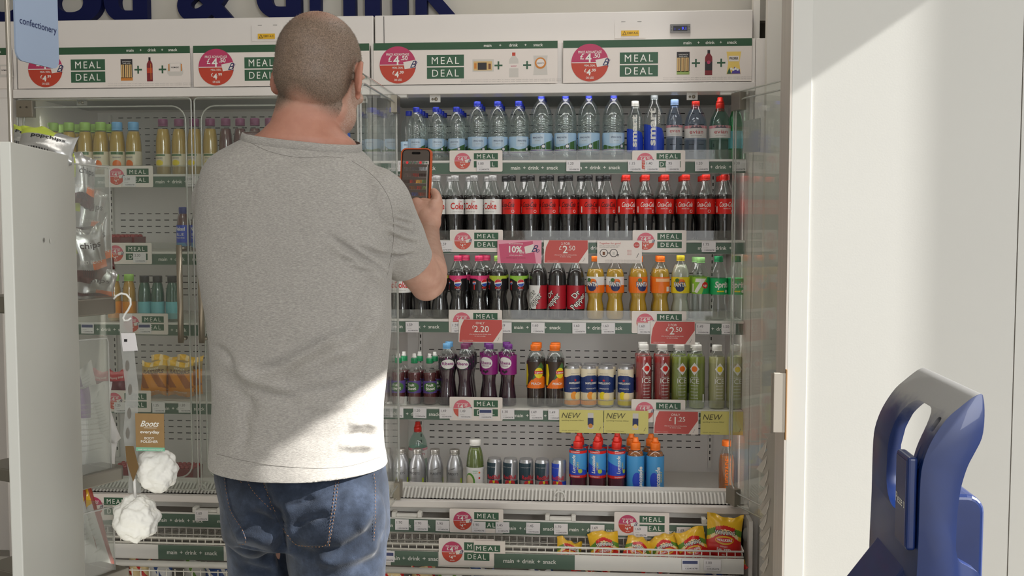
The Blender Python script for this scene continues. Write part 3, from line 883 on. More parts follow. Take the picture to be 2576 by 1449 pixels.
def ticket(px, py, price, label, Y, navy=False, w_=0.047, h_=0.037):
    c = P(px, py, Y)
    mb = MB()
    mb.box(-w_ / 2, w_ / 2, 0, 0.0012, -h_ / 2, h_ / 2, TICK)
    if navy:
        mb.rect(-w_ * 0.46, h_ * 0.08, w_ * 0.42, h_ * 0.36, M('ticket_navy', (62, 70, 112), 0.5), y=0)
    else:
        mb.text(price, -w_ * 0.38, h_ * 0.10, h_ * 0.24, M('ticket_grey', (84, 80, 84), 0.6), y=0, align='L')
    mb.text('drink 500ml', -w_ * 0.38, -h_ * 0.14, h_ * 0.06, GREYTX, y=0, align='L')
    mb.text('12345678', -w_ * 0.30, -h_ * 0.38, h_ * 0.11, M('ticket_code', (110, 106, 110), 0.6), y=0, align='L', width=w_ * 0.7, bold=0.02)
    o = mb.build('price_ticket', loc=(c.x, Y, c.z), rot=(0, rnd.uniform(-0.02, 0.02), 0))
    tag(o, label, 'price ticket', 'price tickets on the fridge rails')
YT = YSH - 0.0125
SHN = ('top shelf rail of the open fridge', 'second shelf rail of the open fridge', 'third shelf rail of the open fridge', 'fourth shelf rail of the open fridge')
TK = [(0, 417, [(1018, '1.00'), (1216, '1.00'), (1442, '1.20'), (1597, '1.15'), (1640, '1.40'), (1693, '.95'), (1766, '1.20'), (1860, '1.30')]),
      (1, 620, [(1122, '1.59'), (1783, '1.75')]),
      (2, 825, [(1037, '1.59'), (1152, '1.59'), (1270, '1.59'), (1353, '1.60'), (1457, '1.60'), (1530, '1.60'), (1621, '1.60'), (1768, '1.49'), (1833, '1.50')]),
      (3, 1043, [(998, '1.20'), (1056, '1.20'), (1122, '1.49'), (1170, '1.49'), (1222, ''), (1277, '1.30'), (1349, '1.49'), (1396, '1.49')])]
for s_, py, lst in TK:
    for i, (px, pr) in enumerate(lst):
        yy = py + (px - 1400) * (-0.001, 0.001, 0.006, 0.013)[s_]
        lab = ('navy barred price ticket on the %s' % SHN[s_]) if not pr else '%s ticket along the %s, reading %s pounds' % (ORD[i], SHN[s_], pr)
        ticket(px, yy, pr, lab, YT, navy=not pr)
SHL = ('top rail of the closed fridge', 'second rail of the closed fridge', 'third rail of the closed fridge', 'fourth rail of the closed fridge')
for s_, py, lst in [(0, 456, [(325, '2.00'), (483, '2.00')]), (1, 648, [(351, '2.20')]), (2, 826, [(220, ''), (364, ''), (525, '2.00')]), (3, 1025, [(303, '1.25'), (399, '1.25'), (465, '1.20')])]:
    for i, (px, pr) in enumerate(lst):
        lab = '%s price ticket along the %s%s' % (ORD[i], SHL[s_], ', navy barred' if not pr else ', reading %s' % pr)
        ticket(px, py, pr, lab, YT, navy=not pr)

# promotion cards hanging below the shelf edges
def promo(px0, px1, py0, py1, kind, label, Y=YSH - 0.018):
    a = P(px0, py1, Y); b = P(px1, py0, Y)
    w_ = b.x - a.x; h_ = b.z - a.z
    mb = MB()
    base = {'pink': PROMOPL, 'new': YEL}.get(kind[0], CARDW)
    mb.box(0, w_, 0, 0.001, 0, h_, base)
    T = lambda s, x, z, h, m=WTXT, **k: mb.text(s, w_ * x, h_ * z, h_ * h, m, y=0, lay=3, **k)
    if kind[0] == 'pink':
        mb.poly([(w_ * 0.03, h_ * 0.82), (w_ * 0.08, 0.001), (w_ * 0.88, 0.001), (w_ * 0.80, h_ * 0.97)], PROMOP, y=0)
        T('PRICE ADVANTAGE', 0.42, 0.82, 0.06, width=w_ * 0.32); T('10%', 0.41, 0.48, 0.26, bold=0.03); T('OFF', 0.56, 0.42, 0.09)
        T('when you join', 0.42, 0.33, 0.06, width=w_ * 0.3); T('terms apply in store', 0.42, 0.22, 0.04, DRED, width=w_ * 0.44)
        mb.poly([(w_ * 0.61, h_ * 0.72), (w_ * 0.64, h_ * 0.42), (w_ * 0.83, h_ * 0.50), (w_ * 0.82, h_ * 0.84)], CARDW, y=0, lay=2)
        T('B', 0.85, 0.50, 0.30, NAVY, shear=0.5); T('o', 0.92, 0.48, 0.2, NAVY, shear=0.4)
    elif kind[0] == 'red':
        mb.poly([(w_ * 0.015, 0.002), (w_ * 0.78, 0.002), (w_ * 0.99, h_ * 0.62), (w_ * 0.985, h_ * 0.99), (w_ * 0.12, h_ * 0.99), (w_ * 0.05, h_ * 0.7), (w_ * 0.02, h_ * 0.35)], PROMOR, y=0)
        T(kind[1], 0.49, 0.80, 0.10)
        if len(kind) == 4 and kind[3]:
            T('£', 0.37, 0.58, 0.17); T(kind[2], 0.48, 0.44, 0.32, bold=0.01); T(kind[3], 0.62, 0.56, 0.20)
        else:
            T('£', 0.33, 0.62, 0.13); T(kind[2], 0.52, 0.46, 0.27, bold=0.005)
        T('when you buy any two of these drinks', 0.49, 0.34, 0.05, width=w_ * 0.5); T('in store today', 0.49, 0.26, 0.05, width=w_ * 0.25)
        T('subject to availability', 0.2, 0.08, 0.03, width=w_ * 0.26)
        T('J', 0.90, 0.12, 0.12, GREYTX, shear=0.4)
    elif kind[0] == 'new':
        T('NEW', 0.05, 0.64, 0.24, M('promo_ink', (86, 80, 50), 0.6), align='L', shear=0.25)
        T(kind[1], 0.05, 0.52, 0.05, MATS['promo_ink'], align='L', width=w_ * 0.5)
        x = w_ * 0.71
        if kind[2] != 'bottle':
            mb.rect(x - w_ * 0.065, h_ * 0.18, x + w_ * 0.065, h_ * 0.88, PALEG, y=0)
            mb.rect(x - w_ * 0.065, h_ * 0.34, x + w_ * 0.065, h_ * 0.66, NAVY, y=0, lay=2)
            mb.poly(circle2d(x, h_ * 0.32, w_ * 0.05, 14), AMB if kind[2] == 'orange' else LYEL, y=0, lay=3)
        else:
            mb.poly([(x - w_ * 0.05, h_ * 0.18), (x + w_ * 0.05, h_ * 0.18), (x + w_ * 0.05, h_ * 0.7), (x + w_ * 0.02, h_ * 0.9), (x - w_ * 0.02, h_ * 0.9), (x - w_ * 0.05, h_ * 0.7)], PALEG, y=0)
        T('J', 0.92, 0.16, 0.12, MATS['promo_ink'], shear=0.4)
        T('while stocks last', 0.05, 0.08, 0.03, MATS['promo_ink'], align='L', width=w_ * 0.4)
    else:
        T('Together for good', 0.05, 0.84, 0.08, PROMOR, align='L', width=w_ * 0.47)
        T('take your empty bottles to the', 0.05, 0.75, 0.045, GREYTX, align='L', width=w_ * 0.45); T('recycling point near the tills', 0.05, 0.69, 0.045, GREYTX, align='L', width=w_ * 0.42)
        for q in (0.15, 0.37):
            r = h_ * 0.18
            o_ = circle2d(w_ * q, h_ * 0.45, r, 24); i_ = circle2d(w_ * q, h_ * 0.45, r * 0.82, 24)
            mb.poly(o_, M('ring_grey', (84, 78, 76), 0.6), y=0); mb.poly(i_, CARDW, y=0, lay=2)
            mb.rect(w_ * q - r * 0.3, h_ * 0.36, w_ * q + r * 0.3, h_ * 0.50, BROWN if q < 0.3 else PALEG, y=0, lay=3)
        mb.rect(w_ * 0.24, h_ * 0.43, w_ * 0.29, h_ * 0.47, MATS['ring_grey'], y=0, lay=3)
        mb.poly([(w_ * 0.44, h_ * 0.40), (w_ * 0.49, h_ * 0.40), (w_ * 0.465, h_ * 0.28)], MATS['ring_grey'], y=0, lay=3)
        mb.poly(circle2d(w_ * 0.88, h_ * 0.80, h_ * 0.13, 20), PROMOR, y=0); T('CLUB', 0.88, 0.77, 0.05)
        for q in range(4):
            T('RECYCLE', 0.72, 0.55 - q * 0.06, 0.035, PROMOR, width=w_ * 0.09)
        T('J', 0.90, 0.30, 0.14, BLACK, shear=0.4)
        for q in range(3):
            T('see the leaflet in store for how this works and what counts', 0.57, 0.13 - q * 0.05, 0.03, GREYTX, width=w_ * 0.78)
    o = mb.build('promotion_card', loc=(a.x, Y, a.z), rot=(0, rnd.uniform(-0.004, 0.012), 0))
    tag(o, label, 'promotion card')
promo(1251, 1362, 604, 662, ('pink',), 'pink 10 percent off card with a white corner card motif')
promo(1368, 1480, 604, 662, ('red', '2 FOR', '2', '.50'), 'red two for 2.50 card between the pink card and the recycling card')
promo(1502, 1615, 605, 662, ('club',), 'white recycling card with two linked grey rings')
promo(1154, 1264, 804, 861, ('red', 'ONLY', '2.20'), 'red only 2.20 card hanging above the blackcurrant bottles')
promo(1636, 1749, 809, 866, ('red', '2 FOR', '2', '.50'), 'red two for 2.50 card hanging above the sparkling water bottles')
promo(1407, 1518, 1032, 1088, ('new', 'sparkling aranciata 330ml', 'orange'), 'yellow NEW card picturing an orange flavoured can')
promo(1519, 1631, 1033, 1089, ('new', 'sparkling limonata 330ml', 'lemon'), 'yellow NEW card picturing a lemon flavoured can')
promo(1644, 1757, 1035, 1091, ('red', 'ONLY', '1', '.25'), 'red only 1.25 card between the yellow NEW cards')
promo(1762, 1870, 1036, 1093, ('new', 'sparkling ice lemon 500ml', 'bottle'), 'yellow NEW card behind the edge of the open glass door')
# ------------------------------------------------------------------ wire baskets under the cabinets
YU, YLW, YBM = 3.455, 3.355, 3.29
zU1, zU0 = P(1100, 1306, YU).z, P(1100, 1338, YU).z
zR1, zR0 = P(1400, 1376, YLW).z, P(1400, 1389, YLW).z
zP0 = P(1400, 1431, YLW).z
zB1, zB0 = P(1400, 1434, YBM).z, P(1400, 1456, YBM).z
def wires(mb, x0, x1, y, z0, z1, step, hs, r=0.0014):
    x = x0
    n = max(1, int((x1 - x0) / step)); st = (x1 - x0) / n
    for i in range(n + 1):
        xx = x0 + i * st
        mb.box(xx - r, xx + r, y - r, y + r, z0, z1, BOXW)
    for z in hs:
        mb.tube([(x0, y - 0.003, z), (x1, y - 0.003, z)], 0.0021, BOXW, 6)
def basket_upper(xl, xr, anchor, lab, full=True):
    root = empty('wire_basket', ((xl + xr) / 2, YU, zU0), lab, 'wire basket')
    o = Vector(root.location)
    mb = MB()
    zb = zU0 - 0.048
    wires(mb, xl + 0.035, xr - 0.035, YU, zb, zU0, 0.0255, (zU0 - 0.006, zU0 - 0.030, zU0 - 0.046, zb))
    # floor and sides of wire
    n = int((xr - xl - 0.07) / 0.0255); st = (xr - xl - 0.07) / n
    for i in range(n + 1):
        x = xl + 0.035 + i * st
        mb.box(x - 0.0014, x + 0.0014, YU, YU + 0.155, zb - 0.0014, zb + 0.0014, BOXW)
    for y in (0.04, 0.08, 0.12, 0.155):
        mb.box(xl + 0.035, xr - 0.035, YU + y - 0.0014, YU + y + 0.0014, zb - 0.003, zb - 0.001, BOXW)
    for x in (xl + 0.035, xr - 0.035):
        for z in (zb + 0.02, zU0):
            mb.box(x - 0.0015, x + 0.0015, YU, YU + 0.155, z - 0.0015, z + 0.0015, BOXW)
    mb.v = [v - o for v in mb.v]; mb.build('wire_mesh', root)
    mb = MB(); mb.box(xl + 0.033, xr - 0.033, YU - 0.006, YU + 0.004, zU0 - 0.003, zU1 + 0.004, SHELFM)
    mb.v = [v - o for v in mb.v]; rl = mb.build('label_rail', root, bevel=0.0015)
    mb = MB(); mb.box(xl + 0.035, xr - 0.035, YU - 0.0085, YU - 0.0062, zU0, zU1, STRIPG)
    strip_text(mb, xl + 0.035, xr - 0.035, (zU0 + zU1) / 2 - 0.006, 0.0118, YU - 0.0085, 0.212, P(anchor, 600, YU).x)
    mb.v = [v - o for v in mb.v]; mb.build('label_strip', rl)
    for px in ((1023, 1410, 1805) if xl == XR0 else (521, 150)):
        cx_ = P(px, 1290, YU).x; z = zU1 + 0.004
        mb = MB()
        mb.box(cx_ - 0.052, cx_ - 0.037, YU - 0.004, YU + 0.03, z, z + 0.018, SHELFM)
        mb.box(cx_ + 0.037, cx_ + 0.052, YU - 0.004, YU + 0.03, z, z + 0.018, SHELFM)
        mb.box(cx_ - 0.037, cx_ + 0.037, YU + 0.002, YU + 0.024, z, z + 0.010, SHELFM)
        mb.v = [v - o for v in mb.v]; mb.build('rail_clip', root, bevel=0.002)
    return root
def basket_lower(xl, xr, segs, lab):
    root = empty('wire_basket', ((xl + xr) / 2, YLW, zR0), lab, 'wire basket')
    o = Vector(root.location)
    mb = MB()
    x0, x1 = xl + 0.036, xr - 0.036
    wires(mb, x0, x1, YLW, zP0, zR1, 0.0265, (zR1, zR0))
    mb.tube([(x0, YLW - 0.003, zR1), (x1, YLW - 0.003, zR1)], 0.0032, BOXW, 8)
    mb.tube([(x0, YLW - 0.003, zR0 - 0.001), (x1, YLW - 0.003, zR0 - 0.001)], 0.0036, BOXW, 8)
    n = int((x1 - x0) / 0.0265); st = (x1 - x0) / n
    for i in range(n + 1):
        x = x0 + i * st
        mb.box(x - 0.0014, x + 0.0014, YLW, YLW + 0.088, zP0 - 0.0014, zP0 + 0.0014, BOXW)
    for x in (x0, x1):
        for z in (zP0, (zP0 + zR0) / 2, zR0, zR1):
            mb.box(x - 0.0018, x + 0.0018, YLW, YLW + 0.088, z - 0.0018, z + 0.0018, BOXW)
        for k in range(4):
            y = YLW + 0.027 * k
            mb.box(x - 0.0014, x + 0.0014, y - 0.0014, y + 0.0014, zP0, zR1, BOXW)
    mb.v = [v - o for v in mb.v]; mb.build('wire_mesh', root)
    mb = MB(); mb.box(x0, x1, YLW - 0.010, YLW - 0.007, zP0 + 0.001, zR0 - 0.005, SHELFM)
    for (s0, s1, txt) in segs:
        a, b = P(s0, 1410, YLW).x, P(s1, 1410, YLW).x
        mb.box(a, b, YLW - 0.0112, YLW - 0.0101, zP0 + 0.0015, zR0 - 0.0055, STRIPG)
        if txt:
            c = (a + b) / 2 if txt == 1 else P(txt, 1410, YLW).x
            zc = (zP0 + zR0) / 2 - 0.008
            for wd, dx in (('main', -0.066), ('+', -0.034), ('drink', 0.0), ('+', 0.034), ('snack', 0.070)):
                if a < c + dx - 0.01 and c + dx + 0.01 < b:
                    mb.text(wd, c + dx, zc, 0.0135, WTXT, bold=0.012, y=YLW - 0.0112)
    mb.v = [v - o for v in mb.v]; mb.build('label_panel', root)
    return root
basket_upper(XR0, XR1, 1175, 'upper white wire basket under the open fridge with a green label rail')
basket_upper(XL0, XL1, 440, 'upper white wire basket under the closed fridge with a green label rail')
basket_lower(XR0, XR1, [(985, 1103, 1043), (1243, 1446, 1330)], 'lower white wire basket holding the red and yellow crisp bags')
basket_lower(XL0, XL1, [(402, 566, 484), (600, 900, 1)], 'lower empty white wire basket behind the white bath puffs')
# bumper bars and the big bottom wire fronts
for par, b, xl, xr in ((fr, bldR, XR0, XR1), (fl, bldL, XL0, XL1)):
    mb = MB()
    mb.tube([(xl + 0.01, YBM, (zB0 + zB1) / 2), (xr - 0.035, YBM, (zB0 + zB1) / 2)], (zB1 - zB0) / 2, M('bumper_white', (206, 203, 196), 0.35), 16, flat=0.7)
    b(mb, 'bumper_bar')
    mb = MB()
    x0, x1 = xl + 0.04, xr - 0.04
    zt = zB0 - 0.002
    n = int((x1 - x0) / 0.029); st = (x1 - x0) / n
    for i in range(n + 1):
        x = x0 + i * st
        mb.box(x - 0.0016, x + 0.0016, YBM - 0.001, YBM + 0.002, 0.14, zt, BOXW)
    for k in range(9):
        z = zt - 0.006 - 0.022 * k
        mb.box(x0, x1, YBM - 0.004, YBM - 0.001, z - 0.0016, z + 0.0016, BOXW)
    b(mb, 'wire_front')
    mb = MB(); mb.box(x0, x1, YBM + 0.20, YBM + 0.205, 0.135, zt, M('well_back', (150, 146, 140), 0.6)); mb.box(x0, x1, YBM + 0.01, YBM + 0.20, 0.135, 0.14, MATS['well_back']); b(mb, 'well_lining')
# white backs between the wires
for px in (1020, 1400, 1800, 540):
    c = P(px, 1350, YU + 0.1)
    mb = MB(); mb.box(c.x - 0.03, c.x + 0.03, YH + 0.1165, YH + 0.1195, zU0 - 0.085, zU0 + 0.0, CARDW)
    (bldR if px > 900 else bldL)(mb, 'rear_divider')
# placards and tickets on the baskets
def low_placard(x0, x1, y0, y1, Y, label, both=True):
    placard(x0, x1, y0, y1, label, Y=Y, both=both, faded=False)
low_placard(1131, 1266, 1282, 1339, YU - 0.013, 'white meal deal placard on the upper basket rail between the 1.90 tickets')
low_placard(1545, 1684, 1291, 1347, YU - 0.013, 'white meal deal placard on the upper basket rail above the crisp bags')
low_placard(1104, 1243, 1357, 1421, YLW - 0.016, 'white meal deal placard on the lower basket front, overlapped by a torn off header')
low_placard(204, 330, 1244, 1306, YU - 0.013, 'white meal deal placard beneath the sloping metal shelf, its pink roundel showing')
mb = MB(); a = P(1192, 1391, YLW - 0.022); b_ = P(1271, 1362, YLW - 0.022)
ww, hh = b_.x - a.x, b_.z - a.z
mb.box(0, ww, 0, 0.0015, 0, hh, CARDW); mb.rect(0.002, hh * 0.12, ww * 0.84, hh * 0.66, DGREEN, y=0)
mb.text('MEAL', ww * 0.42, hh * 0.22, hh * 0.36, WTXT, y=0, lay=2, width=ww * 0.7, spacing=1.3)
tag(mb.build('meal_placard', loc=(a.x, YLW - 0.022, a.z)), 'half width meal card tucked over the lower basket placard', 'price placard', 'meal placards clipped to the fridge')
for i, (px, py, pr) in enumerate(((1034, 1320, '1.90'), (1059, 1322, '1.90'), (1113, 1323, '1.90'), (1204, 1326, '1.90'), (1264, 1327, '1.45'), (1341, 1329, '1.45'), (1411, 1331, '1.70'), (1503, 1334, '1.69'), (1611, 1337, '1.69'), (1720, 1340, '1.69'))):
    if i == 0: px = 1011
    ticket(px, py, pr, '%s ticket along the upper basket rail of the open fridge, reading %s' % (ORD[i], pr), YU - 0.017)
ticket(507, 1297, '1.60', 'price ticket reading 1.60 on the basket rail beside the mans hip', YU - 0.012)
ticket(1737, 1421, '', 'navy barred price ticket on the crisp basket', YLW - 0.016, navy=True, w_=0.055)
ticket(1792, 1422, '1.00', 'price ticket reading 1.00 on the crisp basket', YLW - 0.016, w_=0.055)
ticket(975, 1400, '', 'navy barred price ticket just beyond the mans hip on the lower basket', YLW - 0.016, navy=True)
# grey round bumper stops at the end of the baskets
for i, (px, py, Y) in enumerate(((1880, 1345, 3.44),)):
    c = P(px, py, Y)
    mb = MB(); mb.ellipsoid((c.x, Y, c.z), (0.016, 0.012, 0.026), GREY, 16, 10); bldR(mb, 'rubber_stop')

# leaflet glimpsed past the man's jaw
a = P(836, 410, 3.25); b = P(881, 335, 3.25)
mb = MB(); w_, h_ = b.x - a.x, b.z - a.z
mb.box(0, w_, 0, 0.0015, 0, h_, DGREEN)
mb.rect(0.0, h_ * 0.36, w_ * 0.84, h_ * 0.98, CARDW, y=0); mb.rect(w_ * 0.86, 0, w_, h_, M('leaflet_blue', (52, 92, 180), 0.5), y=0)
mb.text('Feed', w_ * 0.5, h_ * 0.62, h_ * 0.16, BLACK, y=0, lay=2, bold=0.03, shear=0.2); mb.text('Keeping', w_ * 0.6, h_ * 0.50, h_ * 0.06, BLACK, y=0, lay=2); mb.text('your f', w_ * 0.64, h_ * 0.41, h_ * 0.06, BLACK, y=0, lay=2)
lf_ = tag(mb.build('leaflet', loc=(a.x, 3.25, a.z)), 'small green and white leaflet with a blue edge, seen past the mans jaw', 'leaflet')
mb = MB(); mb.box(w_ * 0.3, w_ * 0.5, 0.002, 0.235, 0.004, 0.010, ACRYL); mb.build('arm', lf_)
# ------------------------------------------------------------------ bottles and cans
PETC = clear('bottle_clear', (246, 249, 248), body=0.025, body_rgb=(200, 206, 204), f0=0.055, rough=0.05)
PETB = clear('bottle_bluish', (238, 243, 249), body=0.05, body_rgb=(150, 166, 190), f0=0.055, rough=0.06)
PETG = clear('bottle_green_tint', (226, 241, 235), body=0.05, body_rgb=(130, 170, 160), f0=0.055, rough=0.06)
PETS = clear('bottle_smoke', (205, 200, 196), body=0.12, body_rgb=(90, 84, 80), f0=0.07, rough=0.06)
def D(name, rgb, rough=0.12):
    return M(name, rgb, rough, coat=0.4)
COLA = D('drink_cola', (26, 14, 14)); ORANGE = D('drink_orange', (206, 160, 40)); LEMON = D('drink_cloudy', (196, 196, 176)); JUICE = D('drink_juice', (206, 164, 66))
CRED = D('drink_red', (176, 44, 44)); CGREEN = D('drink_green', (150, 164, 60)); CPALE = D('drink_pale', (196, 190, 134)); PURJ = D('drink_purple', (60, 16, 40)); GRNJ = D('drink_dark_green', (104, 118, 52))
TEA = D('drink_tea', (50, 26, 18)); RASP = D('drink_raspberry', (92, 22, 44)); SPORT = D('drink_sport', (150, 88, 40)); JRED = D('drink_berry', (96, 30, 36)); AMBER = D('drink_amber', (190, 112, 50))
def K(name, rgb, r=0.4):
    return M(name, rgb, r)
CBLUE = K('cap_blue', (36, 52, 168)); CRD = K('cap_red', (214, 44, 32)); CBLK = K('cap_black', (26, 25, 27)); CSIL = M('cap_silver', (158, 157, 156), 0.35, 0.3); CWHT = K('cap_white', (226, 224, 218)); CPBL = K('cap_pale_blue', (150, 180, 226))
CPNK = K('cap_pink', (196, 50, 92)); CLIM = K('cap_lime', (150, 190, 90)); CORG = K('cap_orange', (236, 116, 30)); CYEL = K('cap_yellow', (206, 186, 40)); CGRN = K('cap_green', (32, 140, 88)); CPUR = K('cap_purple', (110, 50, 130)); CPLG = K('cap_pale_green', (150, 204, 130))
CMAU = K('cap_mauve', (126, 60, 100)); CNVY = K('cap_navy', (44, 54, 120)); CTRQ = K('cap_sky', (110, 170, 216))
LBLUE = K('label_sky', (176, 208, 234)); LGRN = K('label_hill', (70, 110, 60)); LWHITE = K('label_white', (232, 230, 226)); LRED = K('label_red', (214, 34, 26)); LBLK = K('label_black', (26, 24, 26))
LPINK = K('label_pink', (222, 60, 120)); LLIME = K('label_lime', (176, 196, 60)); LORG = K('label_orange', (240, 118, 28)); LYE = K('label_yellow', (236, 212, 40)); LGRE = K('label_green', (34, 168, 96)); L7 = K('label_7', (150, 200, 70))
LPUR = K('label_purple', (142, 34, 120)); LDPR = K('label_dark_red', (176, 30, 44)); LBLU2 = K('label_blue', (40, 72, 190)); LNV = K('label_navy', (36, 56, 110)); LCY = K('label_cyan', (70, 150, 206)); LCREAM = K('label_cream', (226, 214, 186)); LSILV = M('can_silver', (190, 190, 192), 0.3, 0.75)
LTEAL = K('label_teal', (120, 196, 204)); LPEEL = K('label_fruit', (236, 150, 40)); RINGW = K('ring_white', (240, 238, 232))

def profile(pairs, R, H):
    return [(a * R, b * H) for a, b in pairs]
PROF = {
    'water': [(0.80, 0), (0.93, .015), (0.97, .05), (1, .10), (1, .13), (.975, .15), (.975, .41), (1, .43), (1, .46), (.93, .475), (.93, .485), (1, .50), (1, .53), (.93, .545), (.93, .555), (1, .57), (.99, .60), (.94, .615), (.98, .63), (.97, .68), (.90, .74), (.78, .80), (.62, .855), (.47, .89), (.36, .91), (.36, .94)],
    'cola': [(0.74, 0), (0.88, .012), (0.93, .05), (.90, .10), (.86, .17), (.86, .24), (.92, .32), (1, .40), (1, .63), (.96, .67), (.86, .73), (.72, .79), (.56, .85), (.44, .90), (.41, .93), (.38, .95)],
    'straight': [(0.8, 0), (0.95, .012), (1, .04), (1, .60), (.97, .66), (.86, .74), (.68, .81), (.50, .87), (.40, .91), (.38, .94)],
    'waist': [(0.78, 0), (0.94, .012), (1, .05), (1, .15), (.94, .22), (.82, .30), (.80, .34), (.88, .39), (1, .45), (1, .70), (.95, .74), (.82, .80), (.62, .86), (.44, .90), (.38, .93)],
    'ribena': [(0.80, 0), (0.94, .012), (1, .05), (.98, .12), (.86, .24), (.74, .36), (.76, .44), (.92, .54), (1, .62), (1, .74), (.94, .80), (.76, .86), (.54, .905), (.44, .93)],
    'shoot': [(0.84, 0), (0.98, .015), (1, .05), (1, .46), (.95, .50), (.88, .54), (.95, .60), (.97, .66), (.86, .72), (.66, .77), (.52, .80)],
    'metal': [(0.82, 0), (0.97, .012), (1, .04), (1, .56), (.98, .62), (.90, .70), (.74, .79), (.56, .86), (.46, .90)],
    'can': [(0.80, 0), (0.94, .02), (1, .055), (1, .90), (.96, .935), (.88, .965), (.88, .98), (.90, .99)],
    'smoothie': [(0.86, 0), (0.98, .012), (1, .04), (1, .50), (.99, .58), (.90, .70), (.76, .80), (.62, .86), (.56, .89)],
    'pet_ice': [(0.86, 0), (0.98, .012), (1, .03), (1, .76), (.96, .81), (.82, .86), (.62, .90), (.46, .93)],
    'sport': [(0.84, 0), (0.96, .012), (1, .04), (.99, .30), (1, .34), (.99, .46), (.94, .54), (.97, .64), (1, .70), (.98, .76), (.84, .82), (.62, .865), (.50, .885)],
}

def bottle(kind, R, H, prof, shell, cap, capr, caph, liquid=None, fill=1.0, label=None, sport=None, label_off=0.0006, ribs=None, shell_name='bottle_body', seg=26, plain=False):
    """a prototype: thing > bottle_body, drink, cap, label"""
    root = empty(kind)
    pr = profile(PROF[prof], R, H)
    mb = MB(); mb.lathe(pr, shell, seg, cap1=False, rib=ribs); mb.build(shell_name, root)
    if liquid:
        q = []
        zt = fill * H
        for r, z in pr:
            if z < zt: q.append((max(0.002, r - 0.0012), z + 0.001))
        # cut level
        for i in range(len(pr) - 1):
            if pr[i][1] < zt <= pr[i + 1][1]:
                t = (zt - pr[i][1]) / (pr[i + 1][1] - pr[i][1])
                q.append((pr[i][0] + (pr[i + 1][0] - pr[i][0]) * t - 0.0012, zt))
        mb = MB(); mb.lathe(q, liquid, seg); mb.build('drink', root)
    if cap:
        mb = MB()
        z0 = H - caph
        n = 30
        mb.lathe([(capr * 1.02, z0 - 0.004), (capr * 1.02, z0 - 0.0015), (capr * 0.96, z0 - 0.001), (capr, z0), (capr, z0 + caph * 0.85), (capr * 0.93, H), (0.001, H)], cap, n, rib=lambda a, z: 1 + 0.02 * math.cos(15 * a), cap1=False)
        mb.build('cap', root)
        if sport:
            mb = MB(); sm, sh, sr = sport
            mb.lathe([(sr * 1.3, H), (sr * 1.25, H + sh * 0.35), (sr, H + sh * 0.5), (sr * 0.95, H + sh * 0.95), (sr * 0.7, H + sh), (0.001, H + sh)], sm, 16, cap1=False); mb.build('drinking_spout', root)
    if label:
        z0, z1, base, art = label
        mb = MB()
        Rl = R * 1.0 + label_off
        q = [(Rl, z0), (Rl, z1)]
        if prof in ('water',): Rl = R * 0.975 + label_off; q = [(Rl, z0), (Rl, z1)]
        if isinstance(z0, (list, tuple)):
            q = z0; Rl = max(r for r, z in q)
            z1v = z1
        mb.lathe(q, base, seg + 6, cap0=False, cap1=False)
        if art: art(mb, Rl)
        mb.build('label', root)
    return root

def a_water(h0, h1):
    def f(mb, R):
        h = h1 - h0
        mb.rect(-R * 3.1, h0 + h * 0.0, R * 3.1, h0 + h * 0.10, LWHITE, R=R)
        mb.rect(-R * 3.1, h0 + h * 0.03, R * 3.1, h0 + h * 0.07, K('label_violet', (92, 70, 140)), R=R, lay=2)
        pts = [(-R * 1.5, h0 + h * 0.1), (R * 1.55, h0 + h * 0.1), (R * 1.55, h0 + h * 0.62), (R * 0.9, h0 + h * 0.50), (R * 0.3, h0 + h * 0.30), (-R * 0.4, h0 + h * 0.22), (-R * 1.1, h0 + h * 0.34), (-R * 1.5, h0 + h * 0.30)]
        mb.poly(pts, LGRN, R=R)
        mb.rect(-R * 0.62, h0 + h * 0.40, R * 0.62, h0 + h * 0.95, K('label_panel_blue', (196, 216, 232)), R=R, lay=2)
        mb.text('SPRING WATER', 0, h0 + h * 0.70, h * 0.09, NAVY, R=R, lay=3, width=R * 0.95)
        mb.text('still water', 0, h0 + h * 0.55, h * 0.05, GREYTX, R=R, lay=3)
        mb.poly(circle2d(R * 0.55, h0 + h * 0.26, h * 0.12, 16), NAVY, R=R, lay=3); mb.poly(circle2d(R * 0.55, h0 + h * 0.26, h * 0.09, 16), LWHITE, R=R, lay=4)
    return f
def a_vert(t, m, z0, z1, extra=None):
    def f(mb, R):
        mb.text(t, R * 0.32, z0, R * 0.62, m, R=R, lay=3, rot=PI / 2, width=(z1 - z0), align='L', bold=0.02)
        if extra: extra(mb, R)
    return f
def a_smart(z0, z1):
    def f(mb, R):
        h = z1 - z0
        mb.poly([(-R * 1.4, z0), (R * 1.4, z0), (R * 1.4, z0 + h * 0.30), (R * 0.9, z0 + h * 0.52), (-R * 0.9, z0 + h * 0.62), (-R * 1.4, z0 + h * 0.62)], LBLU2, R=R, lay=1)
        mb.text('smart', R * 0.15, z0 + h * 0.12, R * 0.62, WTXT, R=R, lay=3, rot=PI / 2, width=h * 0.86, align='L', bold=0.035)
        mb.text('water', R * 0.60, z0 + h * 0.62, R * 0.26, WTXT, R=R, lay=3, rot=PI / 2, width=h * 0.34, align='L', bold=0.02)
    return f
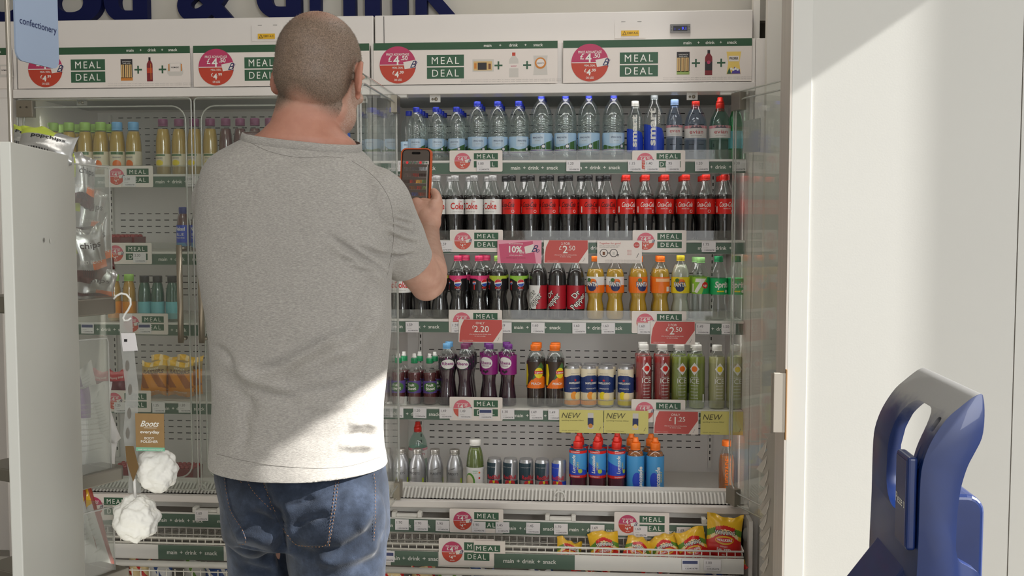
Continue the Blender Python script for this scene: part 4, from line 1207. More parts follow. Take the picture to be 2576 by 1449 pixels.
def a_evian(z0, z1):
    def f(mb, R):
        h = z1 - z0
        mb.rect(-R * 1.5, z1 - h * 0.22, R * 1.5, z1, K('label_rose', (214, 150, 158)), R=R)
        for q in (-0.35, 0.0, 0.3):
            mb.poly([(R * (q - 0.25), z1 - h * 0.22), (R * (q + 0.25), z1 - h * 0.22), (R * q, z1 + h * 0.0)], K('label_peak', (120, 110, 120)), R=R, lay=2)
        mb.text('evian', 0, z0 + h * 0.34, h * 0.32, K('label_evian_red', (196, 66, 74)), R=R, lay=2, width=R * 1.25)
        mb.text('natural mineral water', 0, z0 + h * 0.16, h * 0.07, GREYTX, R=R, lay=2, width=R)
    return f
def a_coke(kind, z0, z1):
    def f(mb, R):
        h = z1 - z0
        if kind == 'diet':
            mb.text('Coke', 0.0, z0 + h * 0.34, h * 0.42, K('print_coke_red', (204, 44, 36)), R=R, lay=2, width=R * 1.55, bold=0.02)
            mb.text('Diet', R * 0.35, z0 + h * 0.80, h * 0.10, K('print_coke_red', (204, 44, 36)), R=R, lay=2)
            mb.text('great taste zero sugar', 0, z0 + h * 0.14, h * 0.07, GREYTX, R=R, lay=2, width=R * 1.1)
        else:
            m = LBLK if kind == 'zero' else WTXT
            mb.text('Coca-Cola', 0.0, z0 + h * 0.48, h * 0.32, m, R=R, lay=2, width=R * 1.65, shear=0.45, bold=0.012)
            mb.text('ZERO SUGAR' if kind == 'zero' else 'ORIGINAL TASTE', 0, z0 + h * 0.32, h * 0.08, m, R=R, lay=2, width=R * 0.8)
            mb.poly(circle2d(R * 0.65, z0 + h * 0.18, h * 0.10, 14), WTXT, R=R, lay=2); mb.poly(circle2d(R * 0.65, z0 + h * 0.18, h * 0.075, 14), LRED, R=R, lay=3)
            mb.rect(-R * 1.28, z0 + h * 0.1, -R * 1.12, z0 + h * 0.5, WTXT, R=R, lay=2)
    return f
def a_pepsi(band, z0, z1):
    def f(mb, R):
        h = z1 - z0
        mb.rect(-R * 3.1, z1 - h * 0.20, R * 3.1, z1, band, R=R)
        mb.poly([(R * -0.6, z1 - h * 0.2), (R * 0.9, z1 - h * 0.2), (R * 0.7, z1 - h * 0.34), (R * 0.1, z1 - h * 0.42)][::-1], band, R=R)
        for cx, r in ((R * 0.45, h * 0.25), (-R * 0.75, h * 0.13)):
            cz = z1 - h * 0.48
            mb.poly(circle2d(cx, cz, r, 24), RINGW, R=R, lay=2)
            mb.poly(circle2d(cx, cz + r * 0.06, r * 0.9, 20, a0=0.25, a1=PI - 0.0), K('globe_red', (206, 40, 40)), R=R, lay=3)
            mb.poly(circle2d(cx, cz - r * 0.1, r * 0.86, 20, a0=PI + 0.2, a1=2 * PI), K('globe_blue', (30, 76, 170)), R=R, lay=3)
        mb.text('pepsi', R * 0.45, z0 + h * 0.04, h * 0.08, WTXT, R=R, lay=2)
        mb.text('MAX', R * 0.45, z0 + h * 0.13, h * 0.13, K('globe_red', (206, 40, 40)), R=R, lay=2, bold=0.02)
        mb.rect(-R * 0.8, z0 + h * 0.05, -R * 0.68, z0 + h * 0.40, K('globe_red', (206, 40, 40)), R=R, lay=2)
    return f
def a_dr(white, z0, z1):
    def f(mb, R):
        h = z1 - z0
        if white:
            mb.poly([(-R * 1.5, z0), (R * 0.1, z0), (R * 0.6, z1), (-R * 1.5, z1)], LWHITE, R=R)
        for (dx, lay, m, b) in ((0.0, 3, LBLK, 0.07), (0.0, 4, WTXT, 0.012)):
            mb.text('Dr', -R * 0.18, z0 + h * 0.56, h * 0.22, m, R=R, lay=lay, rot=0.85, bold=b, shear=-0.1)
            mb.text('Pepper', R * 0.12, z0 + h * 0.26, h * 0.24, m, R=R, lay=lay, rot=0.85, bold=b, shear=-0.1, width=h * 0.82)
    return f
def a_fanta(top, bot, z0, z1, text=True):
    def f(mb, R):
        h = z1 - z0
        mb.rect(-R * 3.1, z0, R * 3.1, z0 + h * 0.48, bot, R=R)
        if not text:
            mb.rect(-R * 0.9, z0 + h * 0.7, R * 0.9, z0 + h * 0.9, K('print_peach', (246, 190, 140)), R=R, lay=2)
            mb.rect(R * 0.3, z0 + h * 0.1, R * 0.8, z0 + h * 0.4, LWHITE, R=R, lay=2)
            return
        mb.poly(circle2d(0, z0 + h * 0.36, R * 0.50, 16, ry=h * 0.26), NAVY, R=R, lay=2)
        mb.poly(circle2d(R * 0.12, z0 + h * 0.72, R * 0.42, 14, ry=h * 0.16), LORG, R=R, lay=2)
        mb.poly(circle2d(-R * 0.3, z0 + h * 0.80, R * 0.24, 12, ry=h * 0.12), LGRN, R=R, lay=3)
        mb.text('FANTA', 0, z0 + h * 0.40, h * 0.28, NAVY, R=R, lay=3, bold=0.07, width=R * 1.4)
        mb.text('FANTA', 0, z0 + h * 0.42, h * 0.24, WTXT, R=R, lay=4, bold=0.03, width=R * 1.3)
    return f
def a_7(z0, z1):
    def f(mb, R):
        h = z1 - z0
        mb.poly([(R * 0.35, z0), (R * 1.5, z0), (R * 1.5, z1), (R * 1.0, z1)], LGRE, R=R)
        mb.text('7', R * 0.15, z0 + h * 0.12, h * 0.76, WTXT, R=R, lay=3, bold=0.05, shear=0.15)
        mb.poly(circle2d(R * 0.72, z0 + h * 0.52, h * 0.19, 18), LRED, R=R, lay=3); mb.text('up', R * 0.72, z0 + h * 0.45, h * 0.16, WTXT, R=R, lay=4, bold=0.02)
        mb.rect(-R * 0.85, z0 + h * 0.1, -R * 0.6, z0 + h * 0.6, RINGW, R=R, lay=2)
    return f
def a_sprite(z0, z1):
    def f(mb, R):
        h = z1 - z0
        mb.text('Sprite', R * 0.2, z0 + h * 0.44, h * 0.36, WTXT, R=R, lay=2, bold=0.03, shear=0.15, width=R * 1.9)
        mb.rect(-R * 0.5, z0 + h * 0.16, R * 0.3, z0 + h * 0.24, LYE, R=R, lay=2); mb.poly(circle2d(R * 0.6, z0 + h * 0.2, h * 0.10, 12), WTXT, R=R, lay=2)
    return f
def a_ribena(z0, z1, ring, t2=None):
    def f(mb, R):
        h = z1 - z0
        cz = (z0 + z1) / 2 + (h * 0.12 if t2 else 0)
        mb.poly(circle2d(0, cz, R * 0.86, 24, ry=h * (0.30 if t2 else 0.42)), LWHITE, R=R, lay=2)
        mb.text('Ribena', 0, cz - h * 0.08, h * (0.16 if t2 else 0.26), ring, R=R, lay=3, bold=0.02, width=R * 1.45)
        if t2:
            mb.text('SPARKLING', 0, cz - h * 0.20, h * 0.08, ring, R=R, lay=3, width=R * 0.9)
            for q, w in ((-0.2, 0), (0.05, 1), (0.25, 0)):
                mb.poly(circle2d(R * q, z0 + h * (0.18 - 0.05 * w), R * 0.14, 10), LBLK, R=R, lay=3)
        for q in range(7):
            a = q * 0.9
            mb.poly(circle2d(R * 1.05 * math.cos(a), cz + h * 0.46 * math.sin(a), R * 0.10, 8), LGRN if q % 2 else LPUR, R=R, lay=1)
    return f
def a_shoot(z0, z1):
    def f(mb, R):
        h = z1 - z0
        mb.poly(circle2d(0, z0 + h * 0.5, R * 1.1, 20, ry=h * 0.40), LGRN, R=R)
        mb.text('Fruit', -R * 0.1, z0 + h * 0.56, h * 0.22, WTXT, R=R, lay=2, bold=0.03, rot=0.08); mb.text('Shoot', 0, z0 + h * 0.28, h * 0.22, WTXT, R=R, lay=2, bold=0.03, rot=0.08)
    return f
def a_lipton(z0, z1):
    def f(mb, R):
        h = z1 - z0
        mb.poly([(-R * 1.4, z0), (R * 1.5, z0), (R * 1.5, z0 + h * 0.35), (R * 0.4, z0 + h * 0.5), (-R * 0.6, z0 + h * 0.32)], LORG, R=R)
        mb.poly([(-R * 0.5, z0 + h * 0.3), (R * 0.2, z0 + h * 0.5), (R * 0.9, z0 + h * 0.8), (R * 0.5, z0 + h * 0.98), (-R * 0.1, z0 + h * 0.7)], LGRN, R=R, lay=2)
        mb.poly([(-R * 1.5, z0 + h * 0.1), (-R * 1.2, z0 + h * 0.1), (-R * 1.0, z0 + h * 0.5), (-R * 1.2, z0 + h * 0.9), (-R * 1.5, z0 + h * 0.9)], LYE, R=R, lay=2)
        mb.poly(circle2d(R * 0.25, z0 + h * 0.58, R * 0.5, 20, ry=h * 0.20), LYE, R=R, lay=3)
        mb.rect(-R * 0.25, z0 + h * 0.54, R * 0.75, z0 + h * 0.66, LRED, R=R, lay=4)
        mb.text('Lipton', R * 0.25, z0 + h * 0.57, h * 0.07, WTXT, R=R, lay=5, width=R * 0.85, bold=0.02)
        mb.text('PEACH', -R * 0.05, z0 + h * 0.14, h * 0.085, WTXT, R=R, lay=4, bold=0.02)
    return f
def a_san(fruit, z0, z1):
    def f(mb, R):
        h = z1 - z0
        mb.rect(-R * 3.1, z0 + h * 0.36, R * 3.1, z0 + h * 0.80, LNV, R=R)
        mb.rect(-R * 3.1, z0, R * 3.1, z0 + h * 0.14, fruit, R=R)
        mb.poly([(-R * 1.2, z0 + h * 0.80), (R * 1.2, z0 + h * 0.80), (R * 0.5, z0 + h * 0.86), (-R * 0.5, z0 + h * 0.86)], LNV, R=R)
        mb.rect(-R * 3.1, z0 + h * 0.12, R * 3.1, z0 + h * 0.36, LCREAM, R=R, lay=1)
        mb.poly(circle2d(-R * 0.15, z0 + h * 0.27, R * 0.42, 16, ry=h * 0.12), fruit, R=R, lay=2); mb.poly(circle2d(R * 0.35, z0 + h * 0.25, R * 0.38, 16, ry=h * 0.12), K('label_peel', (240, 214, 150)) , R=R, lay=3)
        st = []
        for i in range(10):
            r = R * (0.20 if i % 2 == 0 else 0.08); a = PI / 2 + i * PI / 5
            st.append((r * math.cos(a), z0 + h * 0.72 + r * math.sin(a)))
        mb.art([(0, z0 + h * 0.72)] + st, [(0, i + 1, (i + 1) % 10 + 1) for i in range(10)], LRED, R=R, lay=3)
        mb.text('SANPELLEGRINO', 0, z0 + h * 0.61, h * 0.055, WTXT, R=R, lay=3, bold=0.02, width=R * 1.6)
        mb.text('ARANCIATA' if fruit is LPEEL else 'LIMONATA', 0, z0 + h * 0.46, h * 0.04, WTXT, R=R, lay=3)
        mb.text('FARMED IN SICILY', 0, z0 + h * 0.90, h * 0.03, GREYTX, R=R, lay=2, width=R * 1.1)
    return f
def a_ice(col, z0, z1, fl):
    def f(mb, R):
        h = z1 - z0
        c = z0 + h * 0.76
        mb.poly([(0, c - R * 0.75), (R * 0.6, c), (0, c + R * 0.75), (-R * 0.6, c)], LWHITE, R=R)
        mb.poly(circle2d(0, c, R * 0.34, 16), col, R=R, lay=2)
        mb.text('SPARKLING', 0, z0 + h * 0.56, h * 0.025, WTXT, R=R, lay=1, width=R * 0.9)
        mb.text('ICE', 0, z0 + h * 0.44, h * 0.11, WTXT, R=R, lay=1)
        for q in range(5):
            mb.text(fl, 0, z0 + h * (0.38 - 0.07 * q), h * 0.022, WTXT, R=R, lay=1, width=R * (0.9 - 0.1 * (q % 2)))
        mb.rect(R * 1.05, z0 + h * 0.02, R * 1.3, z0 + h * 0.2, RINGW, R=R)
    return f
def a_purdey(z0, z1, fl):
    def f(mb, R):
        h = z1 - z0
        mb.text("PURDEY'S", 0, z0 + h * 0.56, h * 0.14, LBLK, R=R, lay=1, width=R * 1.35)
        mb.text(fl, 0, z0 + h * 0.30, h * 0.06, GREYTX, R=R, lay=1)
        mb.poly([(-R * 0.5, z0 + h * 0.82), (R * 0.1, z0 + h * 0.90), (R * 0.4, z0 + h * 1.02), (-R * 0.1, z0 + h * 0.95)], K('print_grey2', (130, 128, 126)), R=R)
        mb.rect(R * 1.0, z0, R * 1.25, z0 + h * 0.35, LLIME, R=R)
        mb.rect(-R * 1.2, z0 - h * 0.02, R * 0.9, z0 + h * 0.14, K('label_sheen', (190, 186, 188)), R=R)
    return f
def a_bull(col, z0, z1):
    def f(mb, R):
        h = z1 - z0
        mb.poly([(-R * 1.6, z0 + h * 0.42), (R * 0.15, z0 + h * 0.42), (R * 0.35, z1), (-R * 1.6, z1)], col, R=R)
        mb.poly([(R * -0.1, z0), (R * 1.6, z0), (R * 1.6, z0 + h * 0.40), (R * 0.25, z0 + h * 0.40)], col, R=R)
        mb.text('RedBull', R * 0.05, z0 + h * 0.46, h * 0.13, K('print_bull', (204, 46, 56)), R=R, lay=2, bold=0.02, width=R * 1.9)
        for s in (-1, 1):
            mb.poly([(R * (0.1 + 0.1 * s), z0 + h * 0.33), (R * (0.1 + 0.75 * s), z0 + h * 0.28), (R * (0.1 + 0.6 * s), z0 + h * 0.40), (R * (0.1 + 0.2 * s), z0 + h * 0.43)][::s], MATS['print_bull'], R=R, lay=3)
        mb.poly(circle2d(R * 0.1, z0 + h * 0.36, R * 0.2, 12), LYE, R=R, lay=2)
        mb.text('ENERGY DRINK', R * -0.4, z0 + h * 0.84, h * 0.035, LSILV, R=R, lay=2)
    return f
def a_luc(kind, z0, z1):
    def f(mb, R):
        h = z1 - z0
        if kind == 'rasp':
            mb.rect(-R * 3.1, z1 - h * 0.10, R * 3.1, z1, LRED, R=R); mb.rect(-R * 3.1, z0, R * 3.1, z0 + h * 0.10, LRED, R=R)
            mb.text('RASPBERRY', 0, z0 + h * 0.025, h * 0.05, WTXT, R=R, lay=2); mb.text('RASPBERRY', 0, z0 + h * 0.925, h * 0.05, WTXT, R=R, lay=2)
            mb.poly([(-R * 1.5, z0 + h * 0.1), (R * 1.5, z0 + h * 0.1), (R * 1.5, z0 + h * 0.25), (0, z0 + h * 0.42), (-R * 1.5, z0 + h * 0.62)], LBLU2, R=R, lay=1)
            mb.poly(circle2d(R * 0.6, z0 + h * 0.26, R * 0.25, 14), LLIME, R=R, lay=3)
            mb.text('Lucozade', R * 0.05, z0 + h * 0.18, R * 0.40, WTXT, R=R, lay=3, rot=PI / 2, align='L', width=h * 0.66, shear=0.2, bold=0.02)
            mb.text('SPORT', R * 0.42, z0 + h * 0.30, R * 0.2, LYE, R=R, lay=3, rot=PI / 2, align='L', width=h * 0.3)
        else:
            mb.text('Lucozade', R * 0.35, z0 + h * 0.06, R * 0.5, WTXT, R=R, lay=3, rot=PI / 2, align='L', width=h * 0.66, shear=0.2, bold=0.03)
            mb.poly(circle2d(-R * 0.3, z0 + h * 0.35, R * 0.5, 16, ry=h * 0.22), LBLU2, R=R, lay=1)
            mb.text('SPORT', R * 0.62, z0 + h * 0.30, R * 0.2, LYE, R=R, lay=3, rot=PI / 2, align='L', width=h * 0.3)
    return f
def a_green(z0, z1):
    def f(mb, R):
        h = z1 - z0
        mb.poly(circle2d(-R * 0.95, z0 + h * 0.42, R * 0.62, 22, ry=h * 0.36), K('print_leaf', (90, 150, 50)), R=R); mb.poly(circle2d(-R * 1.02, z0 + h * 0.42, R * 0.50, 22, ry=h * 0.29), LCREAM, R=R, lay=2)
        for q, c in ((0.80, LORG), (0.58, LRED), (0.26, LCY)):
            mb.poly(circle2d(R * 0.15, z0 + h * q, R * 0.11, 12), c, R=R, lay=2)
        mb.text('GREEN', -R * 0.3, z0 + h * 0.84, h * 0.05, LGRE, R=R, lay=2); mb.text('JUICE', -R * 0.3, z0 + h * 0.76, h * 0.05, LGRE, R=R, lay=2)
        for q in range(8):
            mb.text('pressed fruit', R * 0.9, z0 + h * (0.88 - 0.06 * q), h * 0.03, GREYTX, R=R, lay=2, width=R * 0.5)
    return f
def a_naked(z0, z1):
    def f(mb, R):
        h = z1 - z0
        mb.text('Naked', 0, z0 + h * 0.74, h * 0.18, WTXT, R=R, lay=2, bold=0.02, width=R * 1.4)
        mb.text('BLUE', 0, z0 + h * 0.50, h * 0.12, WTXT, R=R, lay=2); mb.text('MACHINE', 0, z0 + h * 0.36, h * 0.07, WTXT, R=R, lay=2)
        mb.poly([(-R, z0), (0, z0 - h * 0.1), (R, z0), (R * 0.7, z0 + h * 0.16), (-R * 0.7, z0 + h * 0.16)], LCY, R=R)
    return f
def a_juice(z0, z1, c):
    def f(mb, R):
        h = z1 - z0
        mb.poly(circle2d(0, z0 + h * 0.28, R * 0.55, 18, ry=h * 0.24), c, R=R)
        mb.text('innocent', 0, z0 + h * 0.62, h * 0.12, NAVY, R=R, lay=2, width=R * 1.0)
        mb.rect(-R * 0.8, z0 + h * 0.82, R * 0.8, z0 + h * 0.96, LGRN, R=R)
    return f

def can(kind, R, H, col, art):
    root = empty(kind)
    pr = profile(PROF['can'], R, H)
    mb = MB(); mb.lathe(pr, LSILV, 28)
    mb.lathe([(R * 0.80, H * 0.985), (R * 0.1, H * 0.983)], LSILV, 20, cap0=False)
    mb.build('can_body', root)
    mb = MB(); mb.box(-R * 0.2, R * 0.2, -R * 0.55, R * 0.15, H * 0.985, H * 0.992, LSILV); mb.build('ring_pull', root, bevel=0.001)
    mb = MB(); mb.lathe([(R + 0.0004, H * 0.06), (R + 0.0004, H * 0.895), (R * 0.965, H * 0.93)], col, 28, cap0=False, cap1=False)
    art(mb, R + 0.0004); mb.build('label', root)
    return root

PX = 1 / 722.0
KN = {}
KN['water_s'] = bottle('water_bottle', .0298, .190, 'water', PETC, CBLUE, .0115, .013, label=(.030, .079, LBLUE, a_water(.030, .079)))
KN['water_m'] = bottle('water_bottle', .0345, .208, 'water', PETC, CBLUE, .0125, .014, label=(.026, .084, LBLUE, a_water(.026, .084)))
KN['water_l'] = bottle('water_bottle', .0385, .229, 'water', PETC, CBLUE, .0115, .011, label=(.033, .095, LBLUE, a_water(.033, .095)))
KN['smart_s'] = bottle('water_bottle', .0275, .205, 'straight', PETC, CWHT, .0125, .014, label=(.050, .155, clear('film_clear', (250, 250, 250), body=0.03), a_smart(.030, .158)))
KN['smart_l'] = bottle('water_bottle', .0345, .224, 'straight', PETC, M('cap_smoke', (110, 116, 118), 0.4), .0125, .013, label=(.050, .155, MATS['film_clear'], a_smart(.032, .180)))
KN['evian_s'] = bottle('water_bottle', .0275, .209, 'straight', PETB, CPBL, .0135, .016, label=(.082, .120, LWHITE, a_evian(.082, .120)))
KN['evian_m'] = bottle('water_bottle', .0375, .202, 'straight', PETB, CRD, .0135, .014, label=(.075, .117, LWHITE, a_evian(.075, .117)))
KN['evian_p'] = bottle('water_bottle', .0362, .195, 'straight', PETG, CRD, .0145, .016, label=(.075, .117, LWHITE, a_evian(.075, .117)), sport=(CRD, .020, .010))
KN['perrier'] = bottle('water_bottle', .0235, .200, 'straight', clear('glass_green', (90, 170, 120), body=0.35, body_rgb=(70, 150, 100), f0=0.06), CGRN, .0125, .014, label=(.040, .100, LTEAL, None))
def coke(capm, lab, kind):
    return bottle('cola_bottle', .0312, .226, 'cola', PETC, capm, .0143, .015, COLA, .70, label=(.0905, .1425, lab, a_coke(kind, .0905, .1425)))
KN['diet'] = coke(CSIL, LWHITE, 'diet'); KN['zero'] = coke(CBLK, LRED, 'zero'); KN['coke'] = coke(CRD, LRED, 'red')
KN['pepsi_p'] = bottle('cola_bottle', .031, .221, 'waist', PETC, CPNK, .0140, .015, COLA, .77, label=(.100, .152, LBLK, a_pepsi(LPINK, .100, .152)))
KN['pepsi_l'] = bottle('cola_bottle', .031, .221, 'waist', PETC, CLIM, .0140, .015, COLA, .77, label=(.100, .152, LBLK, a_pepsi(LLIME, .100, .152)))
KN['pepsi_d'] = bottle('cola_bottle', .031, .221, 'waist', PETC, CBLK, .0140, .015, COLA, .77, label=(.100, .152, LBLK, a_pepsi(L7, .100, .152)))
KN['dr_w'] = bottle('fruit_cola_bottle', .0312, .221, 'straight', PETC, CSIL, .0140, .014, COLA, .80, label=(.037, .119, LDPR, a_dr(True, .037, .119)))
KN['dr'] = bottle('fruit_cola_bottle', .0312, .221, 'straight', PETC, CSIL, .0140, .014, COLA, .80, label=(.037, .119, LDPR, a_dr(False, .037, .119)))
twist = lambda a, z: 1 + 0.022 * math.sin(6 * a + z * 90)
KN['fanta'] = bottle('orangeade_bottle', .0312, .221, 'waist', PETC, CORG, .0140, .015, ORANGE, .80, label=(.094, .150, LWHITE, a_fanta(LWHITE, LORG, .094, .150)), ribs=twist)
KN['fanta_o'] = bottle('orangeade_bottle', .0312, .221, 'waist', PETC, CORG, .0145, .016, ORANGE, .80, label=(.094, .150, LORG, a_fanta(LORG, LORG, .094, .150)), ribs=twist)
KN['fanta_b'] = bottle('orangeade_bottle', .0312, .221, 'waist', PETC, CORG, .0145, .016, ORANGE, .80, label=(.094, .150, LORG, a_fanta(LORG, LORG, .094, .150, False)), ribs=twist)
KN['fanta_y'] = bottle('lemonade_bottle', .0312, .224, 'waist', PETC, CYEL, .0140, .015, LEMON, .86, label=(.094, .150, LYE, a_fanta(LYE, LYE, .094, .150)), ribs=twist)
KN['seven'] = bottle('lemonade_bottle', .0305, .217, 'straight', PETC, CPLG, .0145, .015, label=(.092, .150, L7, a_7(.092, .150)))
KN['sprite'] = bottle('lemonade_bottle', .0305, .222, 'waist', PETC, CGRN, .0150, .016, label=(.090, .146, LGRE, a_sprite(.090, .146)))
sl_ = lambda z0, z1, R: (z0, z1)
KN['rib_b'] = bottle('blackcurrant_bottle', .0290, .218, 'ribena', PETC, CTRQ, .0140, .014, PURJ, .80, label=(.128, .168, K('label_rib_dark', (48, 40, 52)), a_ribena(.128, .168, LPUR)))
KN['rib_m'] = bottle('blackcurrant_bottle', .0290, .218, 'ribena', PETC, CMAU, .0140, .014, PURJ, .80, label=(.128, .168, K('label_rib_dark', (48, 40, 52)), a_ribena(.128, .168, LPUR)))
KN['rib_s'] = bottle('blackcurrant_bottle', .0290, .218, 'ribena', PETC, CPUR, .0140, .014, PURJ, .80, label=(.112, .180, LPUR, a_ribena(.112, .180, LPUR, 1)))
KN['shoot'] = bottle('fruit_drink_bottle', .0245, .165, 'shoot', PETC, CGRN, .0120, .014, JRED, .70, label=(.042, .086, K('label_violet', (92, 70, 140)), a_shoot(.042, .086)), sport=(CWHT, .016, .0065))
KN['lipton'] = bottle('iced_tea_bottle', .0315, .217, 'sport', PETC, CORG, .0180, .016, TEA, .70, label=(.066, .160, K('label_tea', (60, 44, 34)), a_lipton(.066, .160)))
KN['san_o'] = can('drink_can', .0278, .146, LCREAM, a_san(LPEEL, .009, .130)); KN['san_l'] = can('drink_can', .0278, .146, LCREAM, a_san(LYE, .009, .130))
for k_, c_, n_ in (('r', CRED, 'STRAWBERRY'), ('g', CGREEN, 'KIWI LIME'), ('y', CPALE, 'LEMONADE')):
    KN['ice_' + k_] = bottle('flavoured_water_bottle', .0288, .222, 'pet_ice', PETC, CWHT, .0165, .016, c_, .82, label=(.020, .160, MATS['film_clear'], a_ice({'r': LRED, 'g': LORG, 'y': LYE}[k_], .020, .178, n_)))
KN['purdey'] = bottle('metal_bottle', .0300, .158, 'metal', LSILV, M('cap_steel', (190, 186, 180), 0.3, 0.8), .0180, .014, label=(.026, .086, M('label_metal', (180, 180, 180), 0.35, 0.6), a_purdey(.034, .096, 'REFRESH')))
KN['green'] = bottle('juice_bottle', .0325, .196, 'smoothie', PETC, CWHT, .0205, .016, GRNJ, .86, label=(.008, .098, LWHITE, a_green(.008, .098)))
KN['bull'] = can('drink_can', .0262, .130, LSILV, a_bull(K('can_teal', (40, 62, 72)), .008, .116)); KN['bull_b'] = can('drink_can', .0262, .130, LSILV, a_bull(LBLU2, .008, .116))
KN['luc_r'] = bottle('sports_drink_bottle', .0315, .195, 'sport', PETC, CRD, .0170, .022, RASP, .80, label=(.068, .166, LCY, a_luc('rasp', .068, .166)), sport=(CRD, .020, .010))
KN['luc_o'] = bottle('sports_drink_bottle', .0315, .195, 'sport', PETC, CORG, .0180, .022, SPORT, .84, label=(.016, .150, LCY, a_luc('or', .016, .150)), sport=(CORG, .018, .010))
KN['luc_c'] = bottle('energy_drink_bottle', .0285, .210, 'straight', PETC, CORG, .0170, .016, AMBER, .75, label=(.045, .150, MATS['film_clear'], a_vert('LUCOZADE', LORG, .045, .15)))
KN['juice_g'] = bottle('juice_bottle', .0276, .190, 'smoothie', PETC, CLIM, .0185, .026, JUICE, .82, label=(.020, .085, LCREAM, a_juice(.020, .085, LORG)))
KN['juice_b'] = bottle('juice_bottle', .0276, .190, 'smoothie', PETC, CTRQ, .0185, .026, JUICE, .82, label=(.020, .085, LCREAM, a_juice(.020, .085, LORG)))
KN['juice_p'] = bottle('juice_bottle', .0265, .200, 'smoothie', PETC, CMAU, .0165, .022, JUICE, .82, label=(.030, .075, LCREAM, a_juice(.030, .075, LYE)))
KN['juice_r'] = bottle('juice_bottle', .0245, .200, 'smoothie', PETC, CMAU, .0165, .022, JRED, .82, label=(.030, .075, LCREAM, a_juice(.030, .075, LPINK)))
KN['naked'] = bottle('smoothie_bottle', .0240, .160, 'smoothie', PETC, CNVY, .0150, .020, JRED, .88, label=(.020, .095, LBLU2, a_naked(.020, .095)))
KN['teal'] = bottle('smoothie_bottle', .0240, .165, 'smoothie', PETC, CBLK, .0165, .020, D('drink_teal', (30, 88, 70)), .88, label=(.010, .072, LTEAL, None))
KN['or_j'] = bottle('juice_bottle', .0240, .170, 'smoothie', PETC, CLIM, .0170, .020, D('drink_mango', (206, 150, 40)), .88, label=(.012, .072, LPEEL, None))
USED = {k: 0 for k in KN}

def put(kind, x, y, z, label, cat, group, rz=None):
    r = KN[kind] if not USED[kind] else copy_tree(KN[kind])
    USED[kind] += 1
    r.location = (x, y, z + 0.0004)
    r.rotation_euler = (0, 0, rnd.uniform(-0.45, 0.45) if rz is None else rz)
    tag(r, label, cat, group)
    return r
YF1 = YSH + 0.055
def row(shelf, items, group, cat, rear=None, base_z=None, y=YF1, look=None, where=''):
    """items: [(px, kind)] of the front row. rear: number of further rows behind"""
    z = base_z if base_z is not None else shR[shelf]
    n = len(items)
    where = where.replace('of the', 'on the')
    for i, (px, kind) in enumerate(items):
        c = P(px, 560, y)
        put(kind, c.x, y, z, '%s %s from the man, %s' % (ORD[i], look, where) if n > 1 else look + ', ' + where, cat, group if n > 1 else None)
    if rear:
        rows, dx, dy = rear
        for k in range(1, rows + 1):
            for i, (px, kind) in enumerate(items):
                c = P(px, 560, y)
                off = dx * (k % 2)
                put(kind, c.x + off, y + dy * k, z, '%s, %s the %s %s' % (look, ('behind', 'two behind', 'three behind')[k - 1], ORD[i] if n > 1 else 'front one', where), cat, group)
W1 = 'of the top shelf'
row(0, [(1048.7, 'water_s'), (1098, 'water_s'), (1149.5, 'water_s')], 'small water bottles on the top shelf', 'water bottle', (3, 0.0, 0.064), look='small blue capped water bottle', where=W1)
row(0, [(1201.7, 'water_m'), (1252.5, 'water_m'), (1304.6, 'water_m')], 'medium water bottles on the top shelf', 'water bottle', (2, 0.0, 0.075), look='middling blue capped water bottle', where=W1)
row(0, [(1361, 'water_l'), (1421.7, 'water_l'), (1480, 'water_l'), (1542, 'water_l')], 'large water bottles on the top shelf', 'water bottle', (2, 0.0, 0.082), look='large blue capped water bottle', where=W1)
for (px, k, lab, yy) in ((1030, 'water_s', 'small water bottle set back in the corner of the top shelf near the phone', YF1 + 0.12), (1595.6, 'smart_s', 'slim clear water bottle with a white cap and blue label', YF1), (1643.5, 'smart_l', 'tall clear water bottle with upright white writing over blue', YF1),
                         (1694, 'evian_s', 'small water bottle with a pale blue cap', YF1), (1747, 'evian_m', 'wide water bottle with a flat red cap and white label', YF1), (1808, 'evian_p', 'greenish water bottle with a red sports cap', YF1),
                         (1847, 'perrier', 'green water bottle seen through the open door by the stick-on tag', YF1 + 0.01)):
    c = P(px, 560, yy); put(k, c.x, yy, shR[0], lab, 'water bottle', None, rz=0.0 if k != 'smart_l' else -0.1)
for k, (px, kd) in enumerate(((1697, 'evian_s'), (1749, 'evian_m'), (1811, 'evian_p'), (1600, 'smart_s'))):
    yy = YF1 + 0.078
    put(kd, P(px, 560, yy).x - 0.004, yy, shR[0], ('pale blue capped', 'flat red capped', 'red sports capped', 'white capped slim')[k] + ' water bottle standing in the second row of the top shelf', 'water bottle', None)
W2 = 'of the cola shelf'
row(1, [(1052, 'diet'), (1099, 'diet'), (1145, 'diet'), (1193, 'diet'), (1240, 'diet')], 'silver capped cola bottles', 'cola bottle', (1, -0.026, 0.066), look='cola bottle with white label and silver cap', where=W2)
row(1, [(1287, 'zero'), (1334.5, 'zero'), (1383, 'zero'), (1430, 'zero'), (1480, 'zero'), (1527, 'zero')], 'black capped cola bottles', 'cola bottle', (1, -0.026, 0.066), look='cola bottle with red label and black cap', where=W2)
row(1, [(1574.5, 'coke'), (1623, 'coke'), (1672, 'coke'), (1724, 'coke'), (1774.5, 'coke'), (1823, 'coke')], 'red capped cola bottles', 'cola bottle', (2, 0.0, 0.07), look='cola bottle with red label and red cap', where=W2)
W3 = 'of the third shelf'
row(2, [(1010, 'diet'), (1057, 'diet')], 'cola bottles behind the elbow', 'cola bottle', (1, 0.0, 0.07), look='pale labelled cola bottle beside the mans elbow', where=W3)
row(2, [(1106, 'pepsi_l')], None, 'cola bottle', look='lime labelled cola bottle half hidden by the mans forearm', where=W3)
